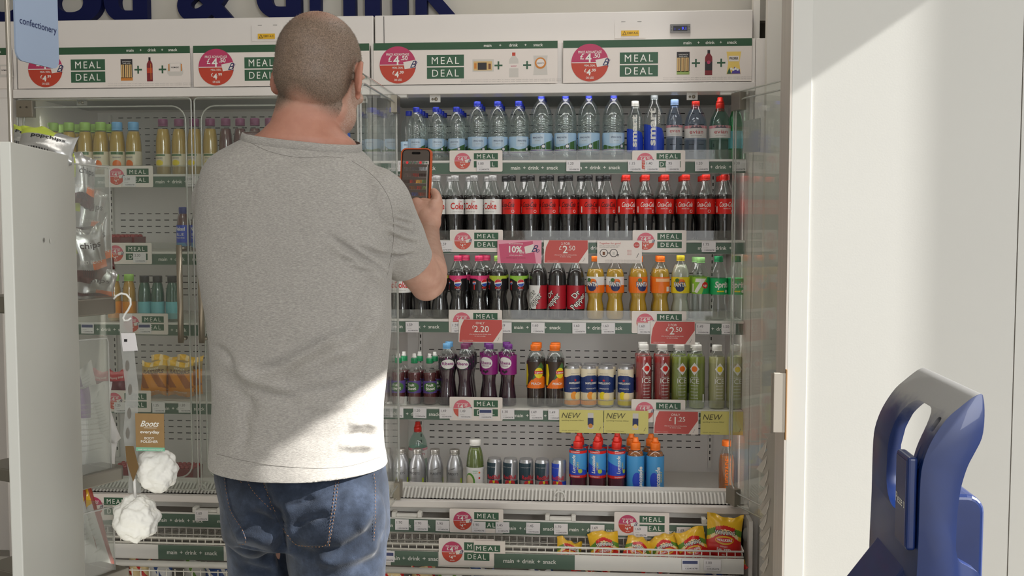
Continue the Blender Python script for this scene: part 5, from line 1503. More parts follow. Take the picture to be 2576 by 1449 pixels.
row(2, [(1151.5, 'pepsi_p'), (1204.6, 'pepsi_p')], 'pink banded cola bottles', 'cola bottle', (2, 0.02, 0.068), look='dark cola bottle with pink band', where=W3)
row(2, [(1253, 'pepsi_l'), (1305, 'pepsi_d')], 'lime banded cola bottles', 'cola bottle', (1, 0.0, 0.068), look='dark cola bottle with lime band', where=W3)
row(2, [(1354, 'dr_w'), (1402, 'dr'), (1449, 'dr')], 'dark fruit cola bottles', 'cola bottle', (1, 0.0, 0.068), look='dark fizzy drink bottle with slanted white writing', where=W3)
row(2, [(1498.5, 'fanta'), (1548, 'fanta')], 'white and orange labelled orangeade bottles', 'orangeade bottle', None, look='orangeade bottle with white and orange label', where=W3)
row(2, [(1607, 'fanta_o'), (1663, 'fanta_b')], 'orange labelled orangeade bottles', 'orangeade bottle', (1, 0.0, 0.070), look='orangeade bottle with all orange label', where=W3)
row(2, [(1713, 'fanta_y')], None, 'lemonade bottle', look='cloudy lemonade bottle with yellow label and cap', where=W3)
row(2, [(1764, 'seven')], None, 'lemonade bottle', look='clear lemonade bottle with lime label and pale green cap', where=W3)
row(2, [(1809, 'sprite'), (1854, 'sprite')], 'green labelled lemonade bottles', 'lemonade bottle', None, look='clear lemonade bottle with green label and cap', where=W3)
yy = YF1 + 0.07
put('seven', P(1752, 560, yy).x, yy, shR[2], 'pale green capped lemonade bottle in the second row of the third shelf', 'lemonade bottle', None)
W4 = 'of the fourth shelf'
row(3, [(1000, 'shoot'), (1040, 'shoot'), (1079, 'shoot')], 'small fruit drink bottles', 'fruit drink bottle', (1, 0.01, 0.056), look='small fruit drink bottle with white spout', where=W4)
row(3, [(1122.6, 'rib_b')], None, 'blackcurrant bottle', (1, 0.0, 0.062), look='dark blackcurrant bottle with sky blue cap', where=W4)
row(3, [(1168, 'rib_m')], None, 'blackcurrant bottle', (2, 0.0, 0.062), look='dark blackcurrant bottle with mauve cap', where=W4)
row(3, [(1231, 'rib_s'), (1279, 'rib_s')], 'purple sleeved blackcurrant bottles', 'blackcurrant bottle', (1, -0.012, 0.064), look='blackcurrant bottle with bright purple sleeve', where=W4)
row(3, [(1348, 'lipton'), (1396.5, 'lipton')], 'iced tea bottles', 'iced tea bottle', (1, 0.0, 0.070), look='peach iced tea bottle with orange cap', where=W4)
row(3, [(1440.6, 'san_o'), (1482.6, 'san_o')], 'orange drink cans', 'drink can', (1, 0.008, 0.06), look='slim navy and cream can with oranges', where=W4)
row(3, [(1526, 'san_l'), (1577, 'san_l')], 'lemon drink cans', 'drink can', (1, 0.008, 0.06), look='slim navy and cream can with lemons', where=W4)
row(3, [(1622, 'ice_r'), (1669.6, 'ice_r')], 'red flavoured waters', 'flavoured water bottle', (1, 0.0, 0.070), look='red sparkling water bottle with white cap', where=W4)
row(3, [(1713, 'ice_g'), (1757, 'ice_g')], 'green flavoured waters', 'flavoured water bottle', (1, 0.0, 0.070), look='green sparkling water bottle with white cap', where=W4)
row(3, [(1808, 'ice_y'), (1853, 'ice_y')], 'pale yellow flavoured waters', 'flavoured water bottle', None, look='pale yellow sparkling water bottle with white cap', where=W4)
Y5 = 3.70
W5 = 'of the bottom deck'
Z5 = zDeck
row(3, [(1004, 'purdey'), (1047, 'purdey'), (1091.3, 'purdey'), (1142, 'purdey')], 'silver metal bottles', 'metal bottle', None, Z5, Y5, 'silver metal bottle with steel cap', W5)
c = P(1048, 560, 3.92); put('evian_p', c.x, 3.92, Z5, 'large water bottle with red sports cap standing behind the silver bottles', 'water bottle', None)
row(3, [(1194, 'green')], None, 'juice bottle', None, Z5, Y5, 'green juice bottle with white cap and white label', 'beside the small cans')
row(3, [(1243, 'bull'), (1284, 'bull'), (1324, 'bull'), (1365, 'bull')], 'small dark and silver cans', 'drink can', None, Z5, Y5, 'small dark teal and silver energy can', W5)
row(3, [(1408, 'bull_b')], None, 'drink can', None, Z5, Y5, 'small royal blue and silver energy can', 'beside the red capped sports bottles')
row(3, [(1456.5, 'luc_r'), (1506, 'luc_r'), (1554.5, 'luc_r')], 'red capped sports drinks', 'sports drink bottle', (1, 0.004, 0.068), Z5, Y5, 'sports drink bottle with red spout cap', W5)
row(3, [(1603, 'luc_o'), (1653.6, 'luc_o')], 'orange capped sports drinks', 'sports drink bottle', (1, -0.012, 0.068), Z5, Y5, 'sports drink bottle with orange spout cap', W5)
c = P(1836, 560, 3.69); put('luc_c', c.x, 3.69, Z5 + 0.0, 'clear energy drink bottle with orange cap behind the open door hinge', 'energy drink bottle', None, rz=0)
# closed fridge on the far side of the man
YL1 = YSH + 0.06
def rowL(s, items, group, cat, look, where, rear=None):
    n = len(items)
    for i, (px, kd) in enumerate(items):
        c = P(px, 560, YL1)
        put(kd, c.x, YL1, shL[s], '%s %s from the white bay, %s' % (ORD[i], look, where) if n > 1 else look + ' ' + where, cat, group)
        if rear:
            put(kd, c.x + 0.0, YL1 + rear, shL[s], '%s, behind the %s one %s' % (look, ORD[i], where), cat, group)
V1 = 'in the closed fridge'
rowL(0, [(140, 'juice_g'), (180, 'juice_g'), (220, 'juice_g'), (259, 'juice_g')], 'green capped juices', 'juice bottle', 'orange juice bottle with green cap', V1, 0.072)
rowL(0, [(300, 'juice_b'), (341, 'juice_b')], 'blue capped juices', 'juice bottle', 'orange juice bottle with sky blue cap', V1, None)
rowL(0, [(415, 'juice_p'), (455, 'juice_p'), (494, 'juice_p'), (533, 'juice_p')], 'mauve capped pale juices', 'juice bottle', 'pale juice bottle with mauve cap', V1, None)
rowL(0, [(572, 'juice_r'), (608, 'juice_r'), (645, 'juice_r'), (682, 'juice_r')], 'mauve capped red juices', 'juice bottle', 'red juice bottle with mauve cap', V1, None)
rowL(1, [(461, 'naked'), (497, 'naked')], 'blue capped smoothies', 'smoothie bottle', 'dark smoothie bottle with blue cap', V1, None)
rowL(2, [(284, 'or_j'), (321, 'or_j')], 'mango juices', 'juice bottle', 'mango coloured juice bottle with green cap', V1, None)
rowL(2, [(360, 'teal'), (393, 'teal'), (430, 'teal')], 'teal smoothies', 'smoothie bottle', 'dark green smoothie bottle with turquoise label', V1, None)
# ------------------------------------------------------------------ crisp packets
CY = M('packet_yellow', (232, 182, 40), 0.3, coat=0.3); CR = M('packet_red', (206, 38, 34), 0.3, coat=0.3); CC = M('packet_cream', (238, 214, 160), 0.35); CG = M('packet_green', (96, 140, 50), 0.35)
FOIL = M('packet_foil', (196, 196, 194), 0.28, 0.75, bump=0.4, bscale=60)
def packet(name, w_, h_, t_, cols, words, loc, rot, seed, label, cat, group=None, crimp=None, art=None):
    """cols: function (u, v) -> material with u, v in -1..1"""
    r = random.Random(seed)
    ph = [(r.uniform(-3, 3), r.uniform(-3, 3), r.uniform(0, 6.28)) for _ in range(5)]
    def th(u, v):
        e = max(0.0, 1 - abs(u) ** 2.6) ** 0.75 * max(0.0, 1 - abs(v) ** 3.2) ** 0.8
        wv = sum(math.sin(a * 2 * u + b * 2 * v + c) for a, b, c in ph) * 0.06
        pk = 0.10 * math.sin(u * 14 + ph[0][2]) * max(0, abs(v) - 0.55)
        return t_ * 0.5 * max(0.02, e * (1 + wv) + pk * (1 - abs(v)))
    def pos(u, v, side, e=0.0):
        nx = 1 - 0.07 * (1 - abs(v) ** 2) * 1.0
        x = u * w_ / 2 * nx
        z = v * h_ / 2 * (1 - 0.05 * (1 - u * u)) + 0.006 * math.sin(u * 3 + ph[1][2]) * abs(v)
        y = 0.006 * math.sin(u * 9 + ph[2][2]) * max(0, abs(v) - 0.8) * 5
        return (x, y - side * (th(u, v) + e), z)
    mb = MB()
    nu, nv = 40, 48
    for side in (1, -1):
        vs = [pos(-1 + 2 * i / nu, -1 + 2 * j / nv, side) for j in range(nv + 1) for i in range(nu + 1)]
        b = len(mb.v); mb.v += [Vector(v) for v in vs]
        for j in range(nv):
            for i in range(nu):
                f = [b + j * (nu + 1) + i, b + j * (nu + 1) + i + 1, b + (j + 1) * (nu + 1) + i + 1, b + (j + 1) * (nu + 1) + i]
                u = -1 + 2 * (i + .5) / nu; v = -1 + 2 * (j + .5) / nv
                mb.f.append(f if side > 0 else f[::-1]); mb.m.append(mb.mi(cols(u, v) if (side > 0 or abs(v) > 0.0) else FOIL)); mb.sm.append(True)
    fn = lambda x, z, e: pos(max(-1, min(1, 2 * x / w_)), max(-1, min(1, 2 * z / h_)), 1, e)
    if art: art(mb, w_, h_, fn)
    o = mb.build(name, loc=loc, rot=rot)
    return tag(o, label, cat, group)
def wk_cols(u, v):
    if abs(v) > 0.93: return CY if v > 0 else CR
    a = v + 0.25 * abs(u) - 0.15 * math.sin(u * 3)
    if v > 0.42 + 0.2 * math.cos(u * 2.4): return CY
    if v > 0.20 + 0.24 * math.cos(u * 2.6): return CR if abs(u) < 0.55 else CG
    if v > 0.02 + 0.24 * math.cos(u * 2.6): return CC if abs(u) < 0.8 else CY
    return CR
def wk_art(mb, w_, h_, fn):
    k = dict(fn=fn, step=0.008)
    mb.text('WINNING', 0, h_ * 0.08, h_ * 0.10, LBLK, lay=3, bold=0.06, width=w_ * 0.62, **k); mb.text('WINNING', 0, h_ * 0.085, h_ * 0.085, WTXT, lay=5, bold=0.02, width=w_ * 0.58, **k)
    mb.poly(circle2d(0, -h_ * 0.05, w_ * 0.27, 22, ry=h_ * 0.10), CY, lay=2, **k)
    mb.poly(circle2d(0, -h_ * 0.05, w_ * 0.25, 22, ry=h_ * 0.06), CR, lay=4, **k)
    mb.text('WALKERS', 0, -h_ * 0.075, h_ * 0.055, WTXT, lay=6, bold=0.03, width=w_ * 0.44, **k)
    mb.text('READY', 0, -h_ * 0.21, h_ * 0.03, WTXT, lay=3, width=w_ * 0.2, **k); mb.text('SALTED', 0, -h_ * 0.30, h_ * 0.06, WTXT, lay=3, bold=0.03, width=w_ * 0.4, **k)
    mb.text('45g', w_ * 0.0, -h_ * 0.40, h_ * 0.04, WTXT, lay=3, bold=0.02, **k)
BY = 3.398
for i, (px, py, sc, rx, ry, rz, lab) in enumerate(((1431, 1394, 0.80, -0.75, 0.25, 0.2, 'crisp packet end lowest in the wire basket, first from the man'), (1522, 1385, 0.92, -0.45, -0.12, 0.1, 'crisp packet lying tilted second from the man in the wire basket'),
                                            (1602, 1392, 0.84, -0.7, 0.35, -0.1, 'crisp packet slumped in the middle of the wire basket row'), (1676, 1390, 0.86, -0.6, -0.30, 0.15, 'crisp packet leaning over beside the slumped middle one'),
                                            (1743, 1377, 0.90, -0.30, -0.2, 0.1, 'crisp packet next to the tall upright one'), (1822, 1352, 1.08, -0.05, 0.06, 0.0, 'tall upright crisp packet at the basket end beneath the price rail'))):
    c = P(px, py, BY)
    packet('crisp_packet', 0.112 * sc, 0.135 * sc, 0.036, wk_cols, None, (c.x, BY + 0.008 * (i % 2), c.z), (rx, ry, rz), 11 + i, 'red and yellow ' + lab, 'crisp packet', 'red and yellow crisp packets', art=wk_art)
# a second layer underneath, glimpsed through the wires
for i, px in enumerate((1462, 1560, 1640, 1715, 1790, 1850)):
    c = P(px, 1408, BY + 0.01)
    packet('crisp_packet', 0.078, 0.06, 0.018, wk_cols, None, (c.x, BY + 0.004, zP0 + 0.012), (-1.5, 0.0, 0.1), 31 + i, 'red crisp packet of the under layer, %s from the man behind the basket wires' % ORD[i], 'crisp packet', 'red and yellow crisp packets')
# yellow breaded chicken packets in the closed fridge
def br_cols(u, v):
    if v > 0.72: return CY if math.sin(u * 9) > -0.5 else CC
    if v > 0.30: return M('packet_khaki', (176, 150, 96), 0.35)
    if v > -0.55 and math.sin(u * 5 + v * 4) > 0.1: return M('packet_brown', (168, 96, 34), 0.35)
    return M('packet_orange', (222, 142, 30), 0.35)
def br_art(mb, w_, h_, fn):
    mb.text('FRIDGE', 0, h_ * 0.26, h_ * 0.05, WTXT, lay=3, fn=fn, step=0.01, width=w_ * 0.4)
    mb.text('RAIDERS', 0, h_ * 0.15, h_ * 0.10, M('ink_brown', (96, 62, 30), 0.5), lay=3, fn=fn, step=0.01, width=w_ * 0.8, bold=0.03, shear=0.2)
    mb.text('southern fried', 0, -h_ * 0.40, h_ * 0.04, WTXT, lay=3, fn=fn, step=0.01, width=w_ * 0.5)
for i, (px, dy, lean, lab) in enumerate(((388, 0.0, 0.03, 'orange and yellow snack packet on the fourth shelf just past the hanging strip'), (455, 0.0, -0.04, 'orange and yellow snack packet on the fourth shelf nearer the door handles'),
                                   (412, 0.06, 0.02, 'orange snack packet behind the first one on the fourth shelf'), (478, 0.06, 0.0, 'orange snack packet behind the second one on the fourth shelf'))):
    c = P(px, 960, YL1 + dy)
    packet('snack_packet', 0.098, 0.13 + (0.012 if dy else 0), 0.035, br_cols, None, (c.x, YL1 + dy, shL[3] + (0.080 if dy else 0.073)), (-0.12, lean, 0.05), 50 + i, lab, 'snack packet', 'orange snack packets', art=br_art)
def pk_cols(u, v):
    return M('packet_maroon', (110, 24, 44), 0.35) if v < 0.2 else M('packet_crimson', (190, 50, 60), 0.35)
def di_cols(u, v):
    return MATS['packet_maroon'] if v < -0.1 else MATS['packet_crimson']
for i, (px, w_) in enumerate(((215, 0.07), (255, 0.07), (296, 0.075))):
    c = P(px, 960, YL1)
    packet('snack_packet', w_, 0.10, 0.03, pk_cols, None, (c.x, YL1, shL[3] + 0.052), (-0.1, 0.02, 0.0), 60 + i, 'dark red snack packet, %s from the white bay on the fourth shelf' % ORD[i], 'snack packet', 'dark red snack packets',
           art=lambda mb, a, b, fn: mb.text('dipping bites', 0, b * 0.2, b * 0.09, WTXT, lay=3, fn=fn, step=0.01, width=a * 0.7))
# dark red trays on the second shelf and bottom deck
def tray(px, s, z, y, n, lab):
    c = P(px, 560, y)
    mb = MB()
    w_ = 0.055
    mb.prism([(-w_, 0.004), (w_, 0.004), (w_ * 1.05, 0.05), (-w_ * 1.05, 0.05)], 0, 0.10, M('tray_red', (120, 30, 34), 0.3, coat=0.5))
    for k in range(6):
        for j in range(3):
            mb.ellipsoid((-w_ * 0.8 + k * w_ * 0.32, 0.02 + j * 0.03, 0.052), (0.010, 0.010, 0.008), M('berry', (150, 26, 30), 0.3, coat=0.5), 8, 6)
    o = mb.build('fruit_tray', loc=(c.x, y, z), bevel=0.002)
    tag(o, lab, 'fruit tray', 'red fruit trays')
tray(262, 0, shL[1] + 0.001, YL1, 0, 'dark red fruit tray on the second shelf of the closed fridge')
tray(300, 0, shL[1] + 0.001, YL1 + 0.12, 0, 'dark red fruit tray set further back on the second shelf of the closed fridge')
tray(436, 0, zDeck + 0.001, 3.75, 0, 'dark red fruit tray on the bottom deck beside the bath puffs')
tray(300, 0, zDeck + 0.001, 3.75, 0, 'dark red fruit tray on the bottom deck behind the acrylic bin')
# flat packs in the bottom wire wells
WC = [(M('pack_white', (206, 204, 200), 0.4), M('pack_blue', (44, 72, 130), 0.4)), (MATS['pack_white'], CG), (MATS['pack_blue'], MATS['pack_white']), (CC, CR)]
k = 0
for xa_, xb_, nm in ((XL0 + 0.17, XL1 - 0.06, 'closed'), (XR0 + 0.09, XR1 - 0.09, 'open')):
    x = xa_
    j = 0
    while x < xb_:
        a, b = WC[k % 4] if nm == 'closed' or k % 3 else WC[3]
        packet('wrapped_sandwich', 0.084, 0.072, 0.04, (lambda a, b: (lambda u, v: a if math.sin(u * 5 + v * 3 + k) > -0.7 else b))(a, b), None, (x, YBM + 0.04 + 0.055 * (j % 2), zB0 - 0.036), (-0.05, rnd.uniform(-0.12, 0.12), rnd.uniform(-0.1, 0.1)), 80 + k,
               '%s wrapped snack from the %s in the bottom wire well of the %s fridge' % (ORD[j], 'white bay' if nm == 'closed' else 'man', nm), 'wrapped snack', 'wrapped snacks in the bottom wire wells')
        x += 0.098; j += 1; k += 1
# ------------------------------------------------------------------ the man with the phone
SKIN = M('skin_arm', (196, 152, 128), 0.55)
def dense(pl, k=3):
    out = []
    for i in range(len(pl) - 1):
        p0 = pl[max(i - 1, 0)]; p1 = pl[i]; p2 = pl[i + 1]; p3 = pl[min(i + 2, len(pl) - 1)]
        for j in range(k):
            t = j / k
            out.append(tuple(0.5 * (2 * p1[c] + (p2[c] - p0[c]) * t + (2 * p0[c] - 5 * p1[c] + 4 * p2[c] - p3[c]) * t * t + (3 * p1[c] - p0[c] - 3 * p2[c] + p3[c]) * t ** 3) for c in (0, 1)))
    out.append(pl[-1]); return out
def remesh(mb, voxel, smooth=4, fac=0.5):
    me = bpy.data.meshes.new('tmp_body'); me.from_pydata([tuple(v) for v in mb.v], [], mb.f); me.update()
    o = bpy.data.objects.new('tmp_body', me); C.objects.link(o)
    r = o.modifiers.new('r', 'REMESH'); r.mode = 'VOXEL'; r.voxel_size = voxel; r.adaptivity = 0
    if smooth:
        s = o.modifiers.new('s', 'SMOOTH'); s.iterations = smooth; s.factor = fac
    dg = bpy.context.evaluated_depsgraph_get(); dg.update()
    out = bpy.data.meshes.new_from_object(o.evaluated_get(dg))
    bpy.data.objects.remove(o); bpy.data.meshes.remove(me)
    return out
def chain(mb, pts, n=16, sub=5, flat=1.0):
    """smooth limb through (point, radius) pairs with rounded ends"""
    P_ = [Vector(p) for p, r in pts]; R_ = [r for p, r in pts]
    q = []; rr = []
    for i in range(len(P_) - 1):
        p0 = P_[max(i - 1, 0)]; p1 = P_[i]; p2 = P_[i + 1]; p3 = P_[min(i + 2, len(P_) - 1)]
        for k in range(sub):
            t = k / sub
            q.append(0.5 * ((2 * p1) + (p2 - p0) * t + (2 * p0 - 5 * p1 + 4 * p2 - p3) * t * t + (3 * p1 - p0 - 3 * p2 + p3) * t * t * t))
            rr.append(R_[i] * (1 - t) + R_[i + 1] * t)
    q.append(P_[-1]); rr.append(R_[-1])
    mb.tube(q, rr, SKIN, n, flat=flat)
    for p, r in ((q[0], rr[0]), (q[-1], rr[-1])):
        mb.ellipsoid(p, (r * 0.985, r * 0.985, r * 0.985), SKIN, 14, 10)
def loft(mb, rings, n=48, ex=2.3):
    """rings: (cx, cy, z, a, b, exponent?)"""
    vs = []
    for rg in rings:
        cx, cy, z, a, b = rg[:5]
        e = rg[5] if len(rg) > 5 else ex
        for i in range(n):
            t = 2 * PI * i / n
            c, s_ = math.cos(t), math.sin(t)
            vs.append((cx + a * math.copysign(abs(c) ** (2 / e), c), cy + b * math.copysign(abs(s_) ** (2 / e), s_), z))
    fs = []
    for j in range(len(rings) - 1):
        for i in range(n):
            fs.append((j * n + i, j * n + (i + 1) % n, (j + 1) * n + (i + 1) % n, (j + 1) * n + i))
    fs.append(tuple(range(n))[::-1]); fs.append(tuple((len(rings) - 1) * n + i for i in range(n)))
    mb.add(vs, fs, SKIN, True)
def ring_px(y, xl, xr, Y, b, e=2.3, dy=0.0):
    a_ = P(xl, y, Y); b_ = P(xr, y, Y)
    return ((a_.x + b_.x) / 2, Y + dy, (a_.z + b_.z) / 2, (b_.x - a_.x) / 2, b, e)
YM = 2.00
person = empty('person', (P(760, 1000, YM).x, YM, 0), 'man in a grey T-shirt and dark jeans, seen from behind, raising an orange cased phone', 'person')
po = Vector(person.location)
def kid(me, name, mats, parent=person, smooth=True, off=None):
    off = po if off is None else off
    for v in me.vertices: v.co -= off
    me.materials.clear()
    for m in mats: me.materials.append(m)
    me.polygons.foreach_set('use_smooth', [smooth] * len(me.polygons))
    o = bpy.data.objects.new(name, me); C.objects.link(o); o.parent = parent
    return o
# ---- key joints
SHR = P(940, 508, 2.00); ELR = P(1074, 708, 2.20); WRR = P(1078, 588, 2.43)
SHL = P(560, 500, 2.02); ELL = P(585, 760, 2.20); WRL = P(700, 790, 2.36)
HEAD_C = P(806, 205, 2.005)
hy = math.radians(-15)      # turned to the right
Hm = Matrix.Translation(HEAD_C) @ Matrix.Rotation(hy, 4, 'Z') @ Matrix.Rotation(math.radians(-9), 4, 'X') @ Matrix.Rotation(math.radians(2), 4, 'Y')
# ---- body: head, neck, trunk, arms, hands, legs in one surface
bm_ = MB()
def hell(c, r, nu=24, nv=16, rot=None):
    t = MB(); t.ellipsoid((0, 0, 0), r, SKIN, nu, nv)
    m = Hm @ Matrix.Translation(Vector(c))
    if rot: m = m @ Matrix.Rotation(math.radians(rot[0]), 4, 'X') @ Matrix.Rotation(math.radians(rot[1]), 4, 'Y') @ Matrix.Rotation(math.radians(rot[2]), 4, 'Z')
    bm_.add([m @ v for v in t.v], t.f, SKIN, True)
hell((0, -0.014, 0.040), (0.0795, 0.094, 0.091))          # skull
hell((0, -0.030, 0.010), (0.0765, 0.076, 0.076))
hell((0, 0.030, 0.000), (0.066, 0.066, 0.088))            # face
hell((0, 0.034, -0.056), (0.060, 0.060, 0.050))           # jaw
hell((0.034, 0.018, -0.050), (0.026, 0.042, 0.034)); hell((-0.034, 0.018, -0.050), (0.026, 0.042, 0.034))
hell((0, 0.082, -0.088), (0.024, 0.020, 0.020))           # chin
hell((0, 0.088, 0.034), (0.050, 0.014, 0.012))            # brow
hell((0.034, 0.078, -0.012), (0.020, 0.018, 0.014)); hell((-0.034, 0.078, -0.012), (0.020, 0.018, 0.014))
hell((0, 0.104, -0.006), (0.010, 0.016, 0.030), rot=(-18, 0, 0)); hell((0, 0.114, -0.024), (0.015, 0.013, 0.011))
hell((0, 0.098, -0.052), (0.024, 0.009, 0.006)); hell((0, 0.096, -0.063), (0.021, 0.009, 0.007))
for s_ in (1, -1):
    # ear: plate, rim, lobe and hollow
    for i in range(11):
        t = -0.9 + i * 0.33
        a_ = 0.5 * PI + 1.25 * PI * (i / 10 - 0.5) * -1
        yy = -0.004 - 0.019 * math.cos((i / 10) * PI * 1.15 - 0.25); zz = 0.006 + 0.029 * math.cos((i / 10) * PI * 1.15 - 0.0)
        yy = -0.002 - 0.017 * math.sin(PI * (0.02 + 0.96 * i / 10)); 
        hell((s_ * (0.087 + 0.011 * math.sin(PI * i / 10)), yy, zz), (0.0048, 0.0055, 0.0065), 10, 8)
    hell((s_ * 0.085, -0.006, 0.004), (0.0062, 0.017, 0.028), rot=(0, 0, s_ * 26))
    hell((s_ * 0.083, 0.004, -0.026), (0.0055, 0.008, 0.011))
    hell((s_ * 0.081, 0.010, 0.000), (0.006, 0.005, 0.010))
nk = [(225, 700, 872, .062, .012), (250, 698, 866, .064, .008), (280, 694, 858, .066, .0), (310, 686, 852, .070, -.004), (335, 662, 866, .078, -.006), (355, 630, 892, .086, -.006), (385, 600, 906, .088, -.004), (430, 545, 940, .098, 0), (470, 528, 965, .104, 0)]
loft(bm_, [ring_px(y, xl, xr, 2.0, b, 2.1, dy) for y, xl, xr, b, dy in nk][::-1], 40)
tk = [(470, 528, 955), (600, 530, 955), (750, 545, 950), (900, 558, 945), (1050, 565, 935), (1160, 575, 945), (1250, 590, 950)]
loft(bm_, [ring_px(y, xl, xr, YM, .088, 2.3) for y, xl, xr in tk][::-1], 36)
# neck muscles and the spine's hollow come from the loft; arms:
fm = lambda a, b, t: a + (b - a) * t
chain(bm_, [(SHR, .052), (fm(SHR, ELR, .35), .050), (fm(SHR, ELR, .7), .0455), (ELR, .0385), (fm(ELR, WRR, .22) + Vector((0.003, 0, -.004)), .0420), (fm(ELR, WRR, .5), .0365), (fm(ELR, WRR, .8), .0285), (WRR, .0265)], 20)
bm_.ellipsoid(ELR + Vector((0.0, -0.010, -0.012)), (.034, .030, .030), SKIN, 14, 10)
chain(bm_, [(SHL, .050), (fm(SHL, ELL, .5), .045), (ELL, .038), (fm(ELL, WRL, .3), .038), (fm(ELL, WRL, .8), .028), (WRL, .025)], 18)
# right hand holding the phone: palm below and behind it, thumb up its near side, fingers wrapped behind
PHC = P(1046, 452, 2.500)
Q = lambda x, y, Y: P(x, y, Y)
def knob(p, r): bm_.ellipsoid(p, r if isinstance(r, tuple) else (r, r, r), SKIN, 14, 10)
chain(bm_, [(WRR, .0265), (Q(1077, 565, 2.445), .0270), (Q(1076, 545, 2.455), .0250)], 16)
knob(Q(1072, 540, 2.462), (.034, .021, .036)); knob(Q(1066, 528, 2.478), (.036, .016, .030))
knob(Q(1048, 513, 2.462), (.0165, .0165, .0165)); knob(Q(1058, 535, 2.46), (.022, .018, .026)); knob(Q(1090, 556, 2.45), (.020, .018, .028)); knob(Q(1090, 528, 2.456), (.0165, .0175, .026))
chain(bm_, [(Q(1092, 545, 2.455), .0175), (Q(1099, 522, 2.462), .0155), (Q(1100, 503, 2.474), .0128), (Q(1096, 489, 2.485), .0112), (Q(1091, 482, 2.492), .0098)], 14)
for k, (y0, yk, yt, xk) in enumerate(((512, 462, 452, 1072), (516, 492, 478, 1066), (522, 508, 497, 1060), (528, 521, 513, 1058))):
    r = (.0093, .0095, .0090, .0080)[k]
    chain(bm_, [(Q(1080 - k * 4, y0 + 6, 2.485), r + .0015), (Q(1072 - k * 3, y0 - 6, 2.522), r), (Q(1040, yk, 2.535), r * .97), (Q(1012, yk - 3, 2.530), r * .93), (Q(1001 + k * 3, yt, 2.512), r * .95), (Q(1001 + k * 3, yt - 1, 2.495), r * .90)], 12)
# left hand in front of the body, slightly curled
hl = (WRL - ELL).normalized(); up_ = Vector((0, 0, 1)); sd = hl.cross(up_).normalized()
pc_ = WRL + hl * 0.05
bm_.ellipsoid(pc_, (.040, .036, .020), SKIN, 16, 10)
for k in range(4):
    b0 = pc_ + hl * 0.035 + sd * (0.030 - 0.020 * k)
    L_ = (.034, .038, .036, .029)[k]
    chain(bm_, [(b0 - hl * .02, .0098), (b0 + hl * L_, .0092), (b0 + hl * L_ * 1.7 - up_ * .014, .0085), (b0 + hl * L_ * 2.0 - up_ * .036, .0075)], 12)
chain(bm_, [(WRL + hl * .015 + sd * .024, .014), (WRL + hl * .045 + sd * .046, .0120), (WRL + hl * .070 + sd * .050 - up_ * .01, .0100), (WRL + hl * .088 + sd * .046 - up_ * .018, .0085)], 12)
# legs
HR = P(843, 1330, 1.965); HL_ = P(668, 1330, 2.05)
KR = Vector((HR.x + .01, HR.y + .03, .50)); KL = Vector((HL_.x - .015, HL_.y + .05, .50))
AR = Vector((KR.x + .01, KR.y - .02, .10)); AL = Vector((KL.x - .01, KL.y - .01, .10))
for h, k, a_ in ((HR, KR, AR), (HL_, KL, AL)):
    chain(bm_, [(h + Vector((0, 0, .05)), .070), (fm(h, k, .4), .065), (k, .046), (fm(k, a_, .35), .048), (a_, .032)], 16)
    bm_.ellipsoid(a_ + Vector((0, .05, -.055)), (.034, .10, .028), SKIN, 16, 10)
body_me = remesh(bm_, 0.0032, 7, 0.5)
# skin, shaved hair and stubble painted by where they grow on the head
col = body_me.color_attributes.new('skin_tone', 'FLOAT_COLOR', 'POINT')
Hi = Hm.inverted()
def sstep(a, b, x):
    t = max(0.0, min(1.0, (x - a) / (b - a))); return t * t * (3 - 2 * t)
def hair_mask(p):
    if p.z < -0.16: return 0, 0
    ad = abs(p.x)
    nape = -0.052 + 0.012 * math.cos(p.x * 60)
    h = sstep(nape - 0.022, nape + 0.016, p.z) if p.y < -0.004 else sstep(0.004, 0.022, p.z - 0.35 * max(0, p.y - 0.03))
    if p.y >= -0.004: h *= 1 - sstep(0.052, 0.068, p.y - 0.25 * max(0, p.z - 0.06))
    if 0.0805 < ad and -0.045 < p.z < 0.034 and -0.026 < p.y < 0.018: h = 0
    top = sstep(0.085, 0.125, p.z) * (1 - sstep(0.03, 0.075, ad))
    h *= 1 - 0.7 * top
    b = 0
    if p.y > 0.006 and p.z < 0.012:
        b = sstep(0.012, -0.012, p.z) * sstep(0.004, 0.020, p.y) * (1 if p.z < -0.035 or ad > 0.045 else 0.2)
        if p.z < -0.105: b *= 1 - sstep(-0.105, -0.125, p.z)
    return max(0, min(1, h)), max(0, min(1, b))
cd_ = []
for v in body_me.vertices:
    p = Hi @ v.co
    if p.length < 0.24 and v.co.z > HEAD_C.z - 0.16:
        h, b = hair_mask(p)
        ear = 1.0 if (abs(p.x) > 0.0785 and -0.045 < p.z < 0.045 and -0.03 < p.y < 0.022) else 0.0
        red = max(ear * 0.9, sstep(-0.04, -0.09, p.z) * 0.7)
        cd_ += [h, b, red, 1]
    else:
        q = (v.co - ELR).dot((WRR - ELR).normalized()) / (WRR - ELR).length
        fa = 0.0
        if v.co.x > SHR.x + 0.02 and v.co.y > 2.1 and 0.0 < q < 1.1 and (v.co - fm(ELR, WRR, max(0, min(1, q)))).length < 0.06: fa = 0.30 * sstep(0.1, 0.35, q) * (1 - sstep(0.95, 1.1, q))
        rd = 0.7 if (v.co.z > 1.47 and (v.co - HEAD_C).length < 0.3) else 0.12
        cd_ += [fa, 0, rd, 1]
col.data.foreach_set('color', cd_)
